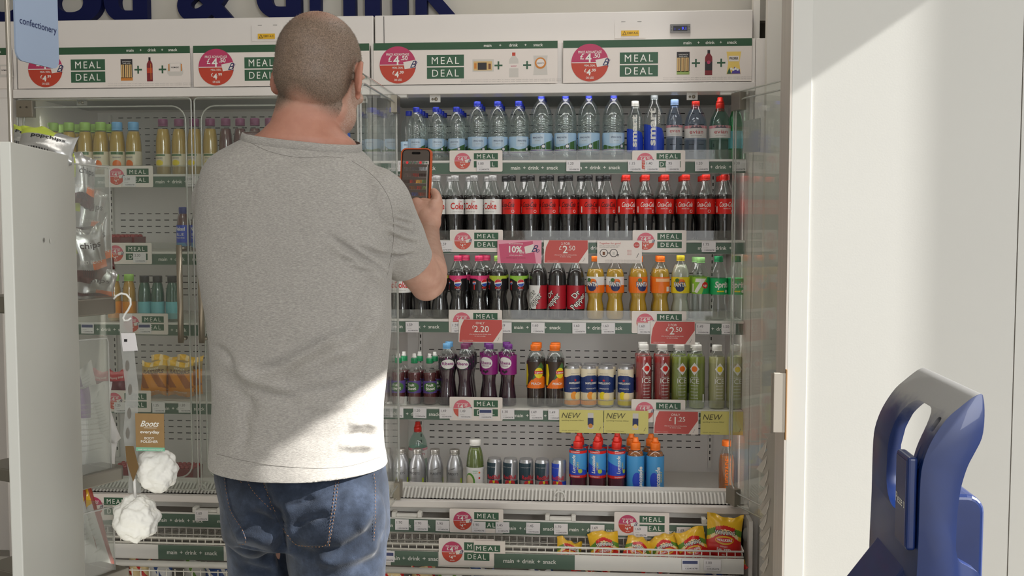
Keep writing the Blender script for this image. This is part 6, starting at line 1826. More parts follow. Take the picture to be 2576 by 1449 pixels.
def skin_material():
    m = bpy.data.materials.new('skin'); m.use_nodes = True
    nt = m.node_tree; b = nt.nodes['Principled BSDF']; N = nt.nodes.new; Lk = nt.links.new
    at = N('ShaderNodeAttribute'); at.attribute_name = 'skin_tone'
    sp = N('ShaderNodeSeparateColor'); Lk(at.outputs['Color'], sp.inputs[0])
    tc = N('ShaderNodeTexCoord')
    def nz(scale, detail=3, lo=0.35, hi=0.65):
        n = N('ShaderNodeTexNoise'); n.inputs['Scale'].default_value = scale; n.inputs['Detail'].default_value = detail
        Lk(tc.outputs['Object'], n.inputs['Vector'])
        r = N('ShaderNodeMapRange'); r.inputs['From Min'].default_value = lo; r.inputs['From Max'].default_value = hi
        Lk(n.outputs[0], r.inputs['Value']); return r.outputs[0]
    def mix(f, a, bb):
        x = N('ShaderNodeMix'); x.data_type = 'RGBA'
        Lk(f, x.inputs['Factor'])
        for s_, k in ((a, 'A'), (bb, 'B')):
            if isinstance(s_, tuple): x.inputs[k].default_value = (lin(s_[0]), lin(s_[1]), lin(s_[2]), 1)
            else: Lk(s_, x.inputs[k])
        return x.outputs['Result']
    def mul(a, bb):
        x = N('ShaderNodeMath'); x.operation = 'MULTIPLY'
        for i, s_ in enumerate((a, bb)):
            if isinstance(s_, float): x.inputs[i].default_value = s_
            else: Lk(s_, x.inputs[i])
        return x.outputs[0]
    base = mix(nz(28), (192, 152, 132), (176, 134, 114))
    base = mix(sp.outputs[2], base, (178, 120, 100))
    base = mix(mul(nz(70, 4, 0.4, 0.6), 0.12), base, (150, 90, 74))
    hr = mix(nz(420, 2, 0.35, 0.65), (84, 74, 62), (128, 112, 96))
    c = mix(mul(sp.outputs[0], 0.88), base, hr)
    bd = mix(nz(500, 2, 0.4, 0.6), (186, 172, 160), (152, 122, 104))
    c = mix(mul(sp.outputs[1], 0.5), c, bd)
    Lk(c, b.inputs['Base Color'])
    b.inputs['Roughness'].default_value = 0.55
    b.inputs['Subsurface Weight'].default_value = 0.08
    b.inputs['Subsurface Radius'].default_value = (0.02, 0.008, 0.004)
    bp = N('ShaderNodeBump'); bp.inputs['Strength'].default_value = 0.25; bp.inputs['Distance'].default_value = 0.0012
    n = N('ShaderNodeTexNoise'); n.inputs['Scale'].default_value = 260; Lk(tc.outputs['Object'], n.inputs['Vector']); Lk(n.outputs[0], bp.inputs['Height']); Lk(bp.outputs[0], b.inputs['Normal'])
    return m
SKINM = skin_material()
body_bvh = BVHTree.FromPolygons([v.co.copy() for v in body_me.vertices], [tuple(p.vertices) for p in body_me.polygons])
# hair strands: clipped head hair, beard stubble and arm hair, each short tapering blade a real one
def strands(mb, pick, n, length, wid, m, lean, seed):
    r = random.Random(seed); cnt = 0; tries = 0
    pol = body_me.polygons; vs_ = body_me.vertices
    cand = [p for p in pol if pick(p.center) > 0]
    while cnt < n and tries < n * 6 and cand:
        tries += 1
        p = r.choice(cand)
        if r.random() > pick(p.center): continue
        vv = [vs_[i].co for i in p.vertices]
        w_ = [r.random() for _ in vv]; s_ = sum(w_)
        c = sum((v * (a / s_) for v, a in zip(vv, w_)), Vector())
        nn = p.normal
        d = (nn * 0.8 + lean + Vector((r.uniform(-.35, .35), r.uniform(-.35, .35), r.uniform(-.35, .35)))).normalized()
        L_ = length * r.uniform(0.6, 1.2)
        sx = d.cross(nn)
        if sx.length < 1e-4: sx = nn.orthogonal()
        sx = sx.normalized() * wid
        c0 = c - nn * 0.0006
        mb.add([c0 - sx, c0 + sx, c0 + d * L_], [(0, 1, 2)], m[cnt % len(m)])
        cnt += 1
H1 = M('hair_brown', (92, 80, 66), 0.6); H2 = M('hair_grey', (150, 140, 126), 0.6); H3 = M('hair_white', (206, 200, 192), 0.6); H4 = M('hair_ginger', (150, 104, 66), 0.6)
mbh = MB()
strands(mbh, lambda c: hair_mask(Hi @ c)[0] * 0.9 if c.z > HEAD_C.z - 0.1 and (Hi @ c).length < 0.2 else 0, 15000, 0.0036, 0.00022, [H1, H1, H2], Vector((0, -0.1, -0.35)), 1)
strands(mbh, lambda c: hair_mask(Hi @ c)[1] if c.z > HEAD_C.z - 0.16 and (Hi @ c).length < 0.2 else 0, 2600, 0.0034, 0.0002, [H3, H2, H3, H4], Vector((0, 0.1, -0.4)), 2)
body = kid(body_me, 'body', [SKINM])
mbh.v = [v - po for v in mbh.v]
hr_ = mbh.build('hair', person)
for s_ in (1, -1):
    mbe = MB(); c = Hm @ Vector((s_ * 0.031, 0.083, 0.014)); mbe.ellipsoid(c, (.0125, .0125, .0125), M('eye_white', (230, 226, 220), 0.2), 14, 10)
    mbe.ellipsoid(c + (Hm.to_3x3() @ Vector((0, 0.0085, -0.001))), (.006, .006, .006), M('eye_iris', (70, 90, 110), 0.2), 10, 8)
    mbe.v = [v - po for v in mbe.v]; mbe.build('eye', person)

# ---- T-shirt
sm_ = MB()
trunk = [(300, 690, 850, .074, 0.0), (335, 660, 858, .080, -.004), (352, 622, 872, .086, -.004), (366, 592, 892, .092, -.002), (382, 560, 912, .099, 0), (402, 532, 930, .107, 0), (430, 514, 948, .116, 0), (480, 505, 968, .124, 0), (540, 501, 980, .127, 0), (620, 503, 984, .127, 0),
         (700, 510, 982, .125, 0), (780, 524, 980, .124, 0), (860, 534, 978, .123, 0), (940, 538, 971, .123, 0), (1010, 541, 964, .124, 0), (1070, 540, 961, .126, 0), (1120, 535, 965, .136, 0), (1165, 534, 972, .146, 0), (1215, 534, 976, .152, 0)]
loft(sm_, [ring_px(y, xl, xr, YM, b, 2.35 - 0.33 * min(1, max(0, (y - 800) / 200)), dy) for y, xl, xr, b, dy in trunk][::-1], 56)
HEMR = P(1024, 656, 2.125)
chain(sm_, [(P(915, 500, 2.00), .066), (SHR + Vector((0.004, 0, .002)), .067), (fm(SHR, HEMR, .35), .0655), (fm(SHR, HEMR, .7), .0610), (HEMR, .0560), (HEMR + (HEMR - SHR) * .16, .054)], 26)
HEML = fm(SHL, ELL, .55)
chain(sm_, [(P(590, 490, 2.01), .062), (SHL, .060), (fm(SHL, HEML, .6), .056), (HEML, .054), (HEML + (HEML - SHL) * .16, .053)], 24)
sh_me = remesh(sm_, 0.0037, 14, 0.5)
b3 = bmesh.new(); b3.from_mesh(sh_me)
def cut(co, no, sel=None):
    g = [e for e in (b3.verts[:] + b3.edges[:] + b3.faces[:])] if sel is None else None
    if sel:
        fs = [f for f in b3.faces if sel(f.calc_center_median())]
        es = {e for f in fs for e in f.edges}; vs = {v for f in fs for v in f.verts}
        g = list(vs) + list(es) + fs
    bmesh.ops.bisect_plane(b3, geom=g, plane_co=co, plane_no=no, clear_outer=True)
zhem = P(700, 1163, YM).z
cut(Vector((0, YM, zhem)), Vector((0, 0.03, -1)))
dR = (HEMR - SHR).normalized(); dL = (HEML - SHL).normalized()
cut(HEMR, dR, lambda c: (c - HEMR).length < 0.12 and (c - HEMR).dot(dR) > -0.05 and c.x > HEMR.x - 0.085 and c.y > 2.03)
cut(HEML, dL, lambda c: (c - HEML).length < 0.10 and (c - HEML).dot(dL) > -0.03 and c.y > 2.09)
n1, n2, n3 = P(640, 347, 2.00), P(742, 368, 1.925), P(862, 372, 2.00)
nn = (n2 - n1).cross(n3 - n1).normalized()
if nn.z < 0: nn = -nn
cut(n2, nn, lambda c: c.z > n2.z - 0.04 and abs(c.x - n2.x) < 0.17)
# drape folds, laid along lines on the cloth
FOLDS = [([(818, 586), (860, 616), (905, 646), (955, 676), (996, 714)], 6, -.0065), ([(826, 606), (880, 648), (940, 688), (975, 720)], 12, .004), ([(890, 616), (955, 641), (1004, 645), (1052, 638)], 5, -.0050), ([(900, 606), (955, 630), (1004, 634), (1050, 628)], 8, .0035), ([(905, 662), (960, 680), (1010, 690)], 14, .003),
         ([(848, 650), (890, 659), (935, 662)], 5, -.003), ([(870, 672), (920, 682), (965, 690)], 5, -.0025), ([(970, 562), (1024, 584), (1055, 592)], 5, -.0035), ([(972, 574), (1024, 596), (1055, 604)], 6, .003), ([(978, 550), (1020, 560), (1045, 568)], 5, -.003), ([(995, 534), (1025, 541), (1048, 552)], 5, -.003), ([(1000, 545), (1026, 552), (1048, 560)], 4, .002), ([(965, 586), (1010, 605), (1050, 617)], 5, -.0025),
         ([(930, 700), (915, 760), (890, 830), (840, 868)], 14, -.004), ([(970, 745), (940, 820), (880, 880), (800, 900)], 18, .005), ([(860, 838), (790, 880), (700, 925), (620, 945)], 16, -.0055), ([(880, 862), (800, 905), (720, 950)], 16, .0055),
         ([(540, 930), (575, 975), (620, 1010), (640, 1060)], 15, -.006), ([(556, 915), (600, 968), (680, 990), (760, 1010)], 13, -.005), ([(570, 905), (640, 958), (740, 985)], 16, .005), ([(700, 1000), (800, 985), (880, 970), (950, 900)], 15, -.004),
         ([(780, 1035), (860, 1010), (905, 960)], 14, .004), ([(930, 850), (936, 900), (900, 985)], 7, -.003), ([(875, 1070), (920, 1062), (955, 1075)], 8, .0045), ([(860, 1100), (910, 1092), (958, 1098)], 7, -.0045), ([(850, 1125), (905, 1118), (950, 1125)], 8, .0045),
         ([(870, 1145), (930, 1140)], 6, -.003), ([(600, 1010), (620, 1080), (610, 1140)], 12, -.003), ([(533, 870), (560, 885), (600, 940)], 9, -.004), ([(540, 1120), (620, 1120), (700, 1135)], 14, .002),
         ([(880, 410), (930, 440), (975, 500)], 8, .0015), ([(690, 395), (760, 405), (830, 400)], 12, -.0015)]
def seg_d(px, py, pl):
    best = 1e9; bt = 0; i = 0
    for (x0, y0), (x1, y1) in zip(pl[:-1], pl[1:]):
        dx, dy = x1 - x0, y1 - y0
        t = max(0, min(1, ((px - x0) * dx + (py - y0) * dy) / (dx * dx + dy * dy)))
        d = math.hypot(px - x0 - t * dx, py - y0 - t * dy)
        if d < best: best = d; bt = (i + t) / (len(pl) - 1)
        i += 1
    return best, min(1, 4 * bt, 4 * (1 - bt))
def fold(bmx, folds):
    bmx.normal_update()
    boxes = [(min(x for x, y in pl) - 3 * w_, max(x for x, y in pl) + 3 * w_, min(y for x, y in pl) - 3 * w_, max(y for x, y in pl) + 3 * w_) for pl, w_, a_ in folds]
    mv = []
    for v in bmx.verts:
        f = max(0.0, -v.normal.dot((v.co - CAM).normalized()))
        if f <= 0.05: continue
        px, py = proj(v.co)
        d = 0
        for (pl, w_, a_), bx in zip(folds, boxes):
            if bx[0] < px < bx[1] and bx[2] < py < bx[3]:
                ds_, tp = seg_d(px, py, pl)
                d += 2.0 * a_ * tp * math.exp(-(ds_ / (w_ * 1.15)) ** 2)
        if d: mv.append((v, v.normal * d * min(1, f * 2)))
    for v, d in mv: v.co += d
for v in b3.verts:     # slow undulation of loose cloth
    q = v.co * 9
    v.co += v.normal * (0.0022 * noise.noise(q) + 0.0012 * noise.noise(v.co * 24))
fold(b3, FOLDS)
bmesh.ops.smooth_vert(b3, verts=b3.verts[:], factor=0.35, use_axis_x=True, use_axis_y=True, use_axis_z=True)
# rims of the openings, for the rib and hems
rims = []
be = [e for e in b3.edges if e.is_boundary]
adj = {}
for e in be:
    for a_, b_ in ((e.verts[0], e.verts[1]), (e.verts[1], e.verts[0])): adj.setdefault(a_, []).append(b_)
seen = set()
for st in list(adj):
    if st in seen: continue
    lp = [st]; seen.add(st); cur = st
    while True:
        nx_ = [x for x in adj[cur] if x not in seen]
        if not nx_: break
        cur = nx_[0]; seen.add(cur); lp.append(cur)
    if len(lp) > 20: rims.append([v.co.copy() for v in lp])
b3.to_mesh(sh_me); b3.free(); sh_me.update()
shirt_bvh = BVHTree.FromPolygons([v.co.copy() for v in sh_me.vertices], [tuple(p.vertices) for p in sh_me.polygons])
def cloth_material(name, c0, c1, c2, stretch, sc1, rough=0.9, bump=0.25, bsc=900):
    m = bpy.data.materials.new(name); m.use_nodes = True
    nt = m.node_tree; b = nt.nodes['Principled BSDF']; N = nt.nodes.new; Lk = nt.links.new
    tc = N('ShaderNodeTexCoord'); mp = N('ShaderNodeMapping'); mp.inputs['Scale'].default_value = stretch
    Lk(tc.outputs['Object'], mp.inputs['Vector'])
    n = N('ShaderNodeTexNoise'); n.inputs['Scale'].default_value = sc1; n.inputs['Detail'].default_value = 5; n.inputs['Roughness'].default_value = 0.7
    Lk(mp.outputs[0], n.inputs['Vector'])
    r = N('ShaderNodeValToRGB')
    r.color_ramp.elements[0].position = 0.34; r.color_ramp.elements[1].position = 0.66
    for e, c in zip((r.color_ramp.elements[0], r.color_ramp.elements[1]), (c0, c2)): e.color = (lin(c[0]), lin(c[1]), lin(c[2]), 1)
    e = r.color_ramp.elements.new(0.5); e.color = (lin(c1[0]), lin(c1[1]), lin(c1[2]), 1)
    Lk(n.outputs[0], r.inputs[0]); Lk(r.outputs[0], b.inputs['Base Color'])
    b.inputs['Roughness'].default_value = rough
    b.inputs['Specular IOR Level'].default_value = 0.15
    b.inputs['Sheen Weight'].default_value = 0.15
    bp = N('ShaderNodeBump'); bp.inputs['Strength'].default_value = bump; bp.inputs['Distance'].default_value = 0.001
    n2 = N('ShaderNodeTexNoise'); n2.inputs['Scale'].default_value = bsc; Lk(mp.outputs[0], n2.inputs['Vector']); Lk(n2.outputs[0], bp.inputs['Height']); Lk(bp.outputs[0], b.inputs['Normal'])
    return m
SHIRT = cloth_material('grey_melange', (140, 137, 132), (158, 154, 148), (178, 174, 167), (1, 1, 4.6), 190, bsc=400)
SHIRTD = M('shirt_seam', (128, 124, 118), 0.9)
shirt = kid(sh_me, 't_shirt', [SHIRT])
so2 = shirt.modifiers.new('cloth', 'SOLIDIFY'); so2.thickness = 0.0018; so2.offset = -1
def on_surface(bvh, pts, off, step=6):
    """points on the surface under pixel lines"""
    out = []
    if len(pts) > 2: pts = dense(pts, 4)
    for (x0, y0), (x1, y1) in zip(pts[:-1], pts[1:]):
        n = max(1, int(math.hypot(x1 - x0, y1 - y0) / step))
        for k in range(n):
            out.append((x0 + (x1 - x0) * k / n, y0 + (y1 - y0) * k / n))
    out.append(pts[-1])
    res = []
    for px, py in out:
        d = (FWD + RGT * ((px - 1288) / FPX) - UPV * ((py - 724.5) / FPX)).normalized()
        h = bvh.ray_cast(CAM, d)
        if h[0] is not None and h[3] < 2.6:
            nrm = h[1] if h[1].dot(d) < 0 else -h[1]
            res.append(h[0] + nrm * off)
    return res
def smooth_loop(lp, k=3):
    n = len(lp)
    for _ in range(k): lp = [(lp[i - 1] + lp[i] + lp[(i + 1) % n]) / 3 for i in range(n)]
    return lp
mbr = MB()
for lp in rims:
    zc = sum(v.z for v in lp) / len(lp)
    if zc > 1.45:
        l0 = smooth_loop(lp, 12)[::3]
        n = len(l0)
        cen = sum(l0, Vector()) / n
        # flat ribbed band following the neck edge
        rows = []
        for k, (dn, ds) in enumerate(((0.0015, -0.004), (0.0035, 0.0), (0.0035, 0.008), (0.0025, 0.0125), (0.0, 0.0125))):
            rows.append([v + nn * ds * 1.0 + (v - cen).normalized() * (dn + 0.000 - 0.10 * max(0, ds)) for v in l0])
        vs = [v for rw in rows for v in rw]
        fs = [(j * n + i, j * n + (i + 1) % n, (j + 1) * n + (i + 1) % n, (j + 1) * n + i) for j in range(len(rows) - 1) for i in range(n)]
        mbr.add(vs, fs, SHIRT, True)
mbr.v = [v - po for v in mbr.v]
if mbr.v: mbr.build('collar', shirt)
for pl in ([(885, 405), (930, 435), (962, 470), (985, 520), (990, 600), (975, 690)], [(632, 360), (680, 382), (750, 396), (820, 394), (866, 398)], [(545, 1142), (620, 1160), (700, 1172), (800, 1178), (880, 1172), (955, 1150)]):
    pts = on_surface(shirt_bvh, pl, 0.0002)
    if len(pts) > 3:
        mbs = MB(); mbs.tube(pts, 0.00045, SHIRTD, 5); mbs.v = [v - po for v in mbs.v]; mbs.build('seam', shirt)

# ---- jeans
jm = MB()
wl = [(1120, 552, 952, .112), (1165, 548, 966, .120), (1210, 553, 973, .124), (1260, 562, 977, .128), (1310, 566, 979, .126), (1350, 568, 978, .115)]
loft(jm, [ring_px(y, xl, xr, YM, b, 2.3) for y, xl, xr, b in wl][::-1], 44)
jm.ellipsoid(P(845, 1300, 1.940), (.098, .080, .092), SKIN, 24, 16)
jm.ellipsoid(P(642, 1290, 1.985), (.068, .085, .088), SKIN, 24, 16)
for h, k, a_, r in ((HR, KR, AR, .102), (HL_, KL, AL, .085)):
    chain(jm, [(h + Vector((0, 0, .02)), r), (fm(h, k, .35), r * .93), (fm(h, k, .75), r * .78), (k, .072), (fm(k, a_, .4), .068), (a_ + Vector((0, 0, -.02)), .062)], 28)
jn = remesh(jm, 0.0055, 8, 0.5)
b4 = bmesh.new(); b4.from_mesh(jn)
bmesh.ops.bisect_plane(b4, geom=b4.verts[:] + b4.edges[:] + b4.faces[:], plane_co=(0, 0, 0.075), plane_no=(0, 0, -1), clear_outer=True)
for v in b4.verts:
    v.co += v.normal * (0.0028 * noise.noise(v.co * 11) + 0.0012 * noise.noise(v.co * 30))
JF = [([(700, 1260), (705, 1330), (708, 1390), (712, 1449)], 9, -.012), ([(655, 1200), (680, 1270), (700, 1300)], 9, -.006), ([(620, 1295), (660, 1305), (700, 1330)], 12, -.007), ([(570, 1375), (640, 1392), (705, 1410)], 10, -.005), ([(575, 1340), (640, 1352), (690, 1370)], 13, .005),
      ([(730, 1330), (790, 1302), (828, 1290)], 7, -.005), ([(715, 1280), (760, 1262), (792, 1248)], 7, -.004), ([(712, 1365), (790, 1395), (860, 1388), (930, 1345), (950, 1300)], 12, -.006), ([(750, 1380), (840, 1412), (930, 1385), (965, 1340)], 16, .006),
      ([(945, 1240), (920, 1300), (900, 1340)], 14, .004), ([(880, 1225), (870, 1260), (862, 1290)], 8, .002), ([(960, 1290), (970, 1340), (950, 1400), (880, 1440)], 14, -.004), ([(600, 1420), (640, 1432), (700, 1446)], 9, -.004)]
fold(b4, JF)
bmesh.ops.smooth_vert(b4, verts=b4.verts[:], factor=0.35, use_axis_x=True, use_axis_y=True, use_axis_z=True)
b4.to_mesh(jn); b4.free(); jn.update()
jean_bvh = BVHTree.FromPolygons([v.co.copy() for v in jn.vertices], [tuple(p.vertices) for p in jn.polygons])
DENIM = cloth_material('denim', (31, 37, 48), (41, 49, 63), (58, 67, 84), (1, 1, 1), 14, rough=0.85, bump=0.4, bsc=500)
jeans = kid(jn, 'jeans', [DENIM])
THR = M('thread_tan', (136, 98, 66), 0.8)
def pocket(poly, m, name, seam):
    """a patch pocket lying on the cloth: grid of hits inside the pixel outline"""
    ys = [y for x, y in poly]
    mbp = MB(); mi = mbp.mi(m); nc = 24; prev = None
    y = min(ys) + 0.5
    while y < max(ys):
        xi = sorted(x0 + (x1 - x0) * (y - y0) / (y1 - y0) for (x0, y0), (x1, y1) in zip(poly, poly[1:] + poly[:1]) if (y0 > y) != (y1 > y))
        row_ = []
        if len(xi) >= 2:
            for k in range(nc + 1):
                px = xi[0] + (xi[-1] - xi[0]) * k / nc
                r = on_surface(jean_bvh, [(px, y), (px + .01, y)], 0.0022)
                if not r: row_ = []; break
                row_.append(r[0])
        if row_:
            b = len(mbp.v); mbp.v += row_
            if prev is not None:
                for k in range(nc):
                    mbp.f.append([prev + k, b + k, b + k + 1, prev + k + 1]); mbp.m.append(mi); mbp.sm.append(True)
            prev = b
        y += 4
    mbp.v = [v - po for v in mbp.v]
    o = mbp.build(name, jeans)
    t = o.modifiers.new('cloth', 'SOLIDIFY'); t.thickness = 0.002; t.offset = -1
    return o
pR = [(664, 1196), (852, 1204), (846, 1262), (837, 1318), (826, 1374), (752, 1373), (730, 1358), (707, 1324), (694, 1298), (672, 1245)]
pocket(pR, DENIM, 'back_pocket', None)
pL = [(548, 1180), (566, 1176), (571, 1228), (583, 1282), (608, 1324), (621, 1360), (600, 1368), (584, 1330), (565, 1270)]
pocket(pL, DENIM, 'back_pocket', None)
def stitch(pl, mat=THR, r=0.0005, off=0.0030):
    """a broken line of thread"""
    pts = on_surface(jean_bvh, pl, off, 2.0)
    i = 0
    while i + 3 < len(pts):
        mbt.tube(pts[i:i + 3], r, mat, 4); i += 4
mbt = MB()
for pl in ([(845, 1206), (839, 1262), (831, 1315), (819, 1370), (754, 1369), (733, 1355), (711, 1322)], [(852, 1204), (846, 1262), (838, 1317), (828, 1375)], [(665, 1196), (670, 1233), (694, 1296)], [(622, 1182), (628, 1219), (657, 1257), (684, 1286)],
           [(566, 1176), (571, 1228), (582, 1282), (607, 1324), (620, 1361), (600, 1367)], [(544, 1176), (565, 1179)], [(938, 1192), (942, 1232), (941, 1300), (940, 1345), (937, 1370)], [(600, 1205), (612, 1215)]):
    stitch(pl)
mbt.v = [v - po for v in mbt.v]; mbt.build('stitching', jeans)
# waistband and belt loops under the shirt hem
# ---- shoes
for a_ in (AR, AL):
    mbf = MB()
    out = [(-.045, -.09), (.045, -.09), (.052, -.02), (.050, .08), (.040, .15), (.015, .19), (-.02, .19), (-.042, .15), (-.050, .07), (-.048, -.02)]
    c = a_ + Vector((0, .02, 0)) - po
    mbf.prism([(x + c.x, y + c.y) for x, y in out], 0.001, 0.028, M('sole_white', (214, 210, 204), 0.7), axis='z')
    mbf.ellipsoid((c.x, c.y - .03, .065), (.046, .062, .055), M('shoe_dark', (44, 44, 48), 0.7), 20, 12)
    mbf.ellipsoid((c.x, c.y + .07, .045), (.045, .11, .034), MATS['shoe_dark'], 20, 12)
    mbf.build('shoe', person, bevel=0.0)
# ------------------------------------------------------------------ phone
ph = empty('phone', PHC, 'smartphone in an orange case held up in the mans raised hand', 'phone')
ph.rotation_euler = (math.radians(-5), math.radians(1.0), math.radians(-8))
pw, phh = 0.0765, 0.152
OR = M('case_orange', (190, 84, 40), 0.45); PB = M('phone_black', (14, 13, 14), 0.2)
mb = MB()
o_ = rrect2d(-pw / 2, -phh / 2, pw / 2, phh / 2, 0.012, 6); i_ = rrect2d(-pw / 2 + .0028, -phh / 2 + .0028, pw / 2 - .0028, phh / 2 - .0028, 0.0105, 6)
n = len(o_)
vs = [(a, -.0055, b) for a, b in o_] + [(a, .0065, b) for a, b in o_] + [(a, -.0055, b) for a, b in i_] + [(a, -.003, b) for a, b in i_]
fs = [(i, (i + 1) % n, n + (i + 1) % n, n + i) for i in range(n)] + [(i, 2 * n + i, 2 * n + (i + 1) % n, (i + 1) % n) for i in range(n)] + [(2 * n + i, 3 * n + i, 3 * n + (i + 1) % n, 2 * n + (i + 1) % n) for i in range(n)] + [tuple(n + i for i in range(n))]
mb.add(vs, fs, OR); mb.box(pw / 2 - .001, pw / 2 + .0008, -.001, .003, .012, .03, OR)
mb.build('case', ph)
mb = MB(); mb.prism([(a, b) for a, b in rrect2d(-pw / 2 + .003, -phh / 2 + .003, pw / 2 - .003, phh / 2 - .003, .010, 6)], -.0042, .004, PB); mb.build('handset', ph)
# the picture on the phone: the fridges again, small
mb = MB()
def E_(name, rgb, e=0.55): return M('screen_' + name, rgb, 0.4, emit=e)
w2, h2 = pw - .010, phh - .010
mb.poly(rrect2d(-w2 / 2, -h2 / 2, w2 / 2, h2 / 2, .008, 5), E_('dark', (64, 56, 50)), y=-.0044)
mb.poly(rrect2d(-.011, h2 / 2 - .010, .011, h2 / 2 - .004, .0029, 4), PB, y=-.0044, lay=3)
mb.rect(-w2 / 2, h2 / 2 - .034, w2 / 2, h2 / 2 - .026, E_('header', (176, 166, 160)), y=-.0044)
for q in (-.022, .012): mb.poly(circle2d(q, h2 / 2 - .030, .0034, 12), E_('red', (186, 44, 50)), y=-.0044, lay=2)
for q in (-.014, -.002, .020, .027): mb.rect(q - .0025, h2 / 2 - .032, q + .0025, h2 / 2 - .028, E_('grn', (70, 90, 74)), y=-.0044, lay=2)
rcol = [[(120, 124, 126), (90, 96, 100), (140, 144, 146)], [(130, 110, 104), (170, 40, 36), (40, 24, 22)], [(60, 44, 40), (150, 60, 50), (176, 130, 60), (100, 120, 70)], [(80, 50, 80), (150, 90, 50), (170, 60, 50), (120, 140, 80)], [(120, 120, 120), (70, 90, 150), (160, 70, 50)], [(140, 120, 110), (170, 60, 40), (190, 150, 60)]]
for rI, cs_ in enumerate(rcol):
    z0 = h2 / 2 - .045 - rI * .0155
    mb.rect(-w2 / 2 + .002, z0 - .0048, w2 / 2 - .006, z0 - .0040, E_('shelf', (140, 134, 128)), y=-.0044)
    for k in range(15):
        x0 = -w2 / 2 + .004 + k * .0039
        c = cs_[min(len(cs_) - 1, k * len(cs_) // 15)]
        if rI == 5 and k < 5: continue
        mb.rect(x0, z0 - .0038, x0 + .0030, z0 + .0042, E_('p%d_%d_%d' % c, c), y=-.0044)
mb.rect(w2 / 2 - .0045, -h2 / 2 + .012, w2 / 2 - .003, h2 / 2 - .036, E_('shelf', (140, 134, 128)), y=-.0044, lay=2)
mb.poly(circle2d(0, -h2 / 2 + .010, .0052, 18), E_('white', (200, 198, 196)), y=-.0044, lay=2)
mb.build('screen', ph)
# ------------------------------------------------------------------ navy plastic basket stand
NB = M('navy_plastic', (13, 38, 92), 0.36, coat=0.2, noise_amt=0.10, nscale=30)
def worn():
    m = NB.copy(); m.name = 'navy_plastic_worn'
    nt = m.node_tree; b = nt.nodes['Principled BSDF']; N = nt.nodes.new; Lk = nt.links.new
    src = b.inputs['Base Color'].links[0].from_socket
    tc = N('ShaderNodeTexCoord'); sp = N('ShaderNodeSeparateXYZ'); Lk(tc.outputs['Object'], sp.inputs[0])
    n = N('ShaderNodeTexNoise'); n.inputs['Scale'].default_value = 34; n.inputs['Detail'].default_value = 6; Lk(tc.outputs['Object'], n.inputs['Vector'])
    ad = N('ShaderNodeMath'); ad.operation = 'MULTIPLY_ADD'; ad.inputs[1].default_value = 0.045; Lk(n.outputs[0], ad.inputs[0]); Lk(sp.outputs[2], ad.inputs[2])
    r = N('ShaderNodeMapRange'); r.inputs['From Min'].default_value = 1.142; r.inputs['From Max'].default_value = 1.178; r.interpolation_type = 'SMOOTHSTEP'
    Lk(ad.outputs[0], r.inputs['Value'])
    x = N('ShaderNodeMix'); x.data_type = 'RGBA'; Lk(r.outputs[0], x.inputs['Factor']); Lk(src, x.inputs['A'])
    x.inputs['B'].default_value = (lin(160), lin(160), lin(160), 1)
    Lk(x.outputs['Result'], b.inputs['Base Color'])
    mr = N('ShaderNodeMapRange'); mr.inputs['To Min'].default_value = 0.34; mr.inputs['To Max'].default_value = 0.75; Lk(r.outputs[0], mr.inputs['Value']); Lk(mr.outputs[0], b.inputs['Roughness'])
    b.inputs['Coat Weight'].default_value = 0.1
    return m
NBW = worn()
Y0, Y1 = 1.25, 1.475
Lf = [(.382, .10), (.387, .60), (.3905, .945), (.3918, 1.0), (.3920, 1.05), (.3932, 1.084), (.3985, 1.107), (.4076, 1.1275), (.4210, 1.148), (.4350, 1.1615), (.4500, 1.174), (.4590, 1.1785)]
Rt = [(.4610, 1.177), (.4632, 1.165), (.4637, 1.1454), (.4615, 1.1255), (.4545, 1.109), (.4469, 1.0928), (.4415, 1.075), (.4382, 1.058), (.4357, 1.0302), (.4352, 1.000), (.4359, .9867), (.4400, .976), (.452, .969), (.4643, .959), (.467, .93), (.470, .60), (.474, .10)]
stand_o = empty('basket_stand', (.43, 1.36, 0), 'navy plastic basket stand with a worn grey carrying handle top', 'basket stand')
bo_ = Vector((.43, 1.36, 0))
stand_o.rotation_euler = (0, 0, math.radians(-1))
def bool_mesh(a, cutters, bev=0.0):
    def mk(m_):
        me = bpy.data.meshes.new('tmp'); me.from_pydata([tuple(v) for v in m_.v], [], m_.f)
        bm = bmesh.new(); bm.from_mesh(me); bmesh.ops.recalc_face_normals(bm, faces=bm.faces); bm.to_mesh(me); bm.free()
        o = bpy.data.objects.new('tmp', me); C.objects.link(o); return o
    oa = mk(a); cs = [mk(c) for c in cutters]
    for c in cs:
        m = oa.modifiers.new('b', 'BOOLEAN'); m.operation = 'DIFFERENCE'; m.object = c; m.solver = 'EXACT'
    if bev:
        m = oa.modifiers.new('v', 'BEVEL'); m.width = bev; m.segments = 3; m.limit_method = 'ANGLE'; m.angle_limit = math.radians(38)
    dg = bpy.context.evaluated_depsgraph_get(); dg.update()
    out = bpy.data.meshes.new_from_object(oa.evaluated_get(dg))
    for o in [oa] + cs: bpy.data.objects.remove(o)
    return out
prof_ = dense(Lf[2:]) + dense(Rt[:-2])
prof_ = [(.382, .10), (.387, .60)] + prof_ + [(.470, .60), (.474, .10)]
mb = MB(); mb.prism(prof_[::-1], Y0, Y1, NB)
ct = MB()
hole = [(1.290 + 0.094 * 0, 0)]
hp = rrect2d(1.288, 1.010, 1.400, 1.150, 0.034, 6)
ct.prism(hp, .30, .60, NB, axis='x')
ct2 = MB(); ct2.prism(rrect2d(1.262, 1.128, 1.276, 1.146, .005, 4), .38, .427, NB, axis='x')
ins_ = [(x + .017, z) for x, z in Lf if z < 1.15]
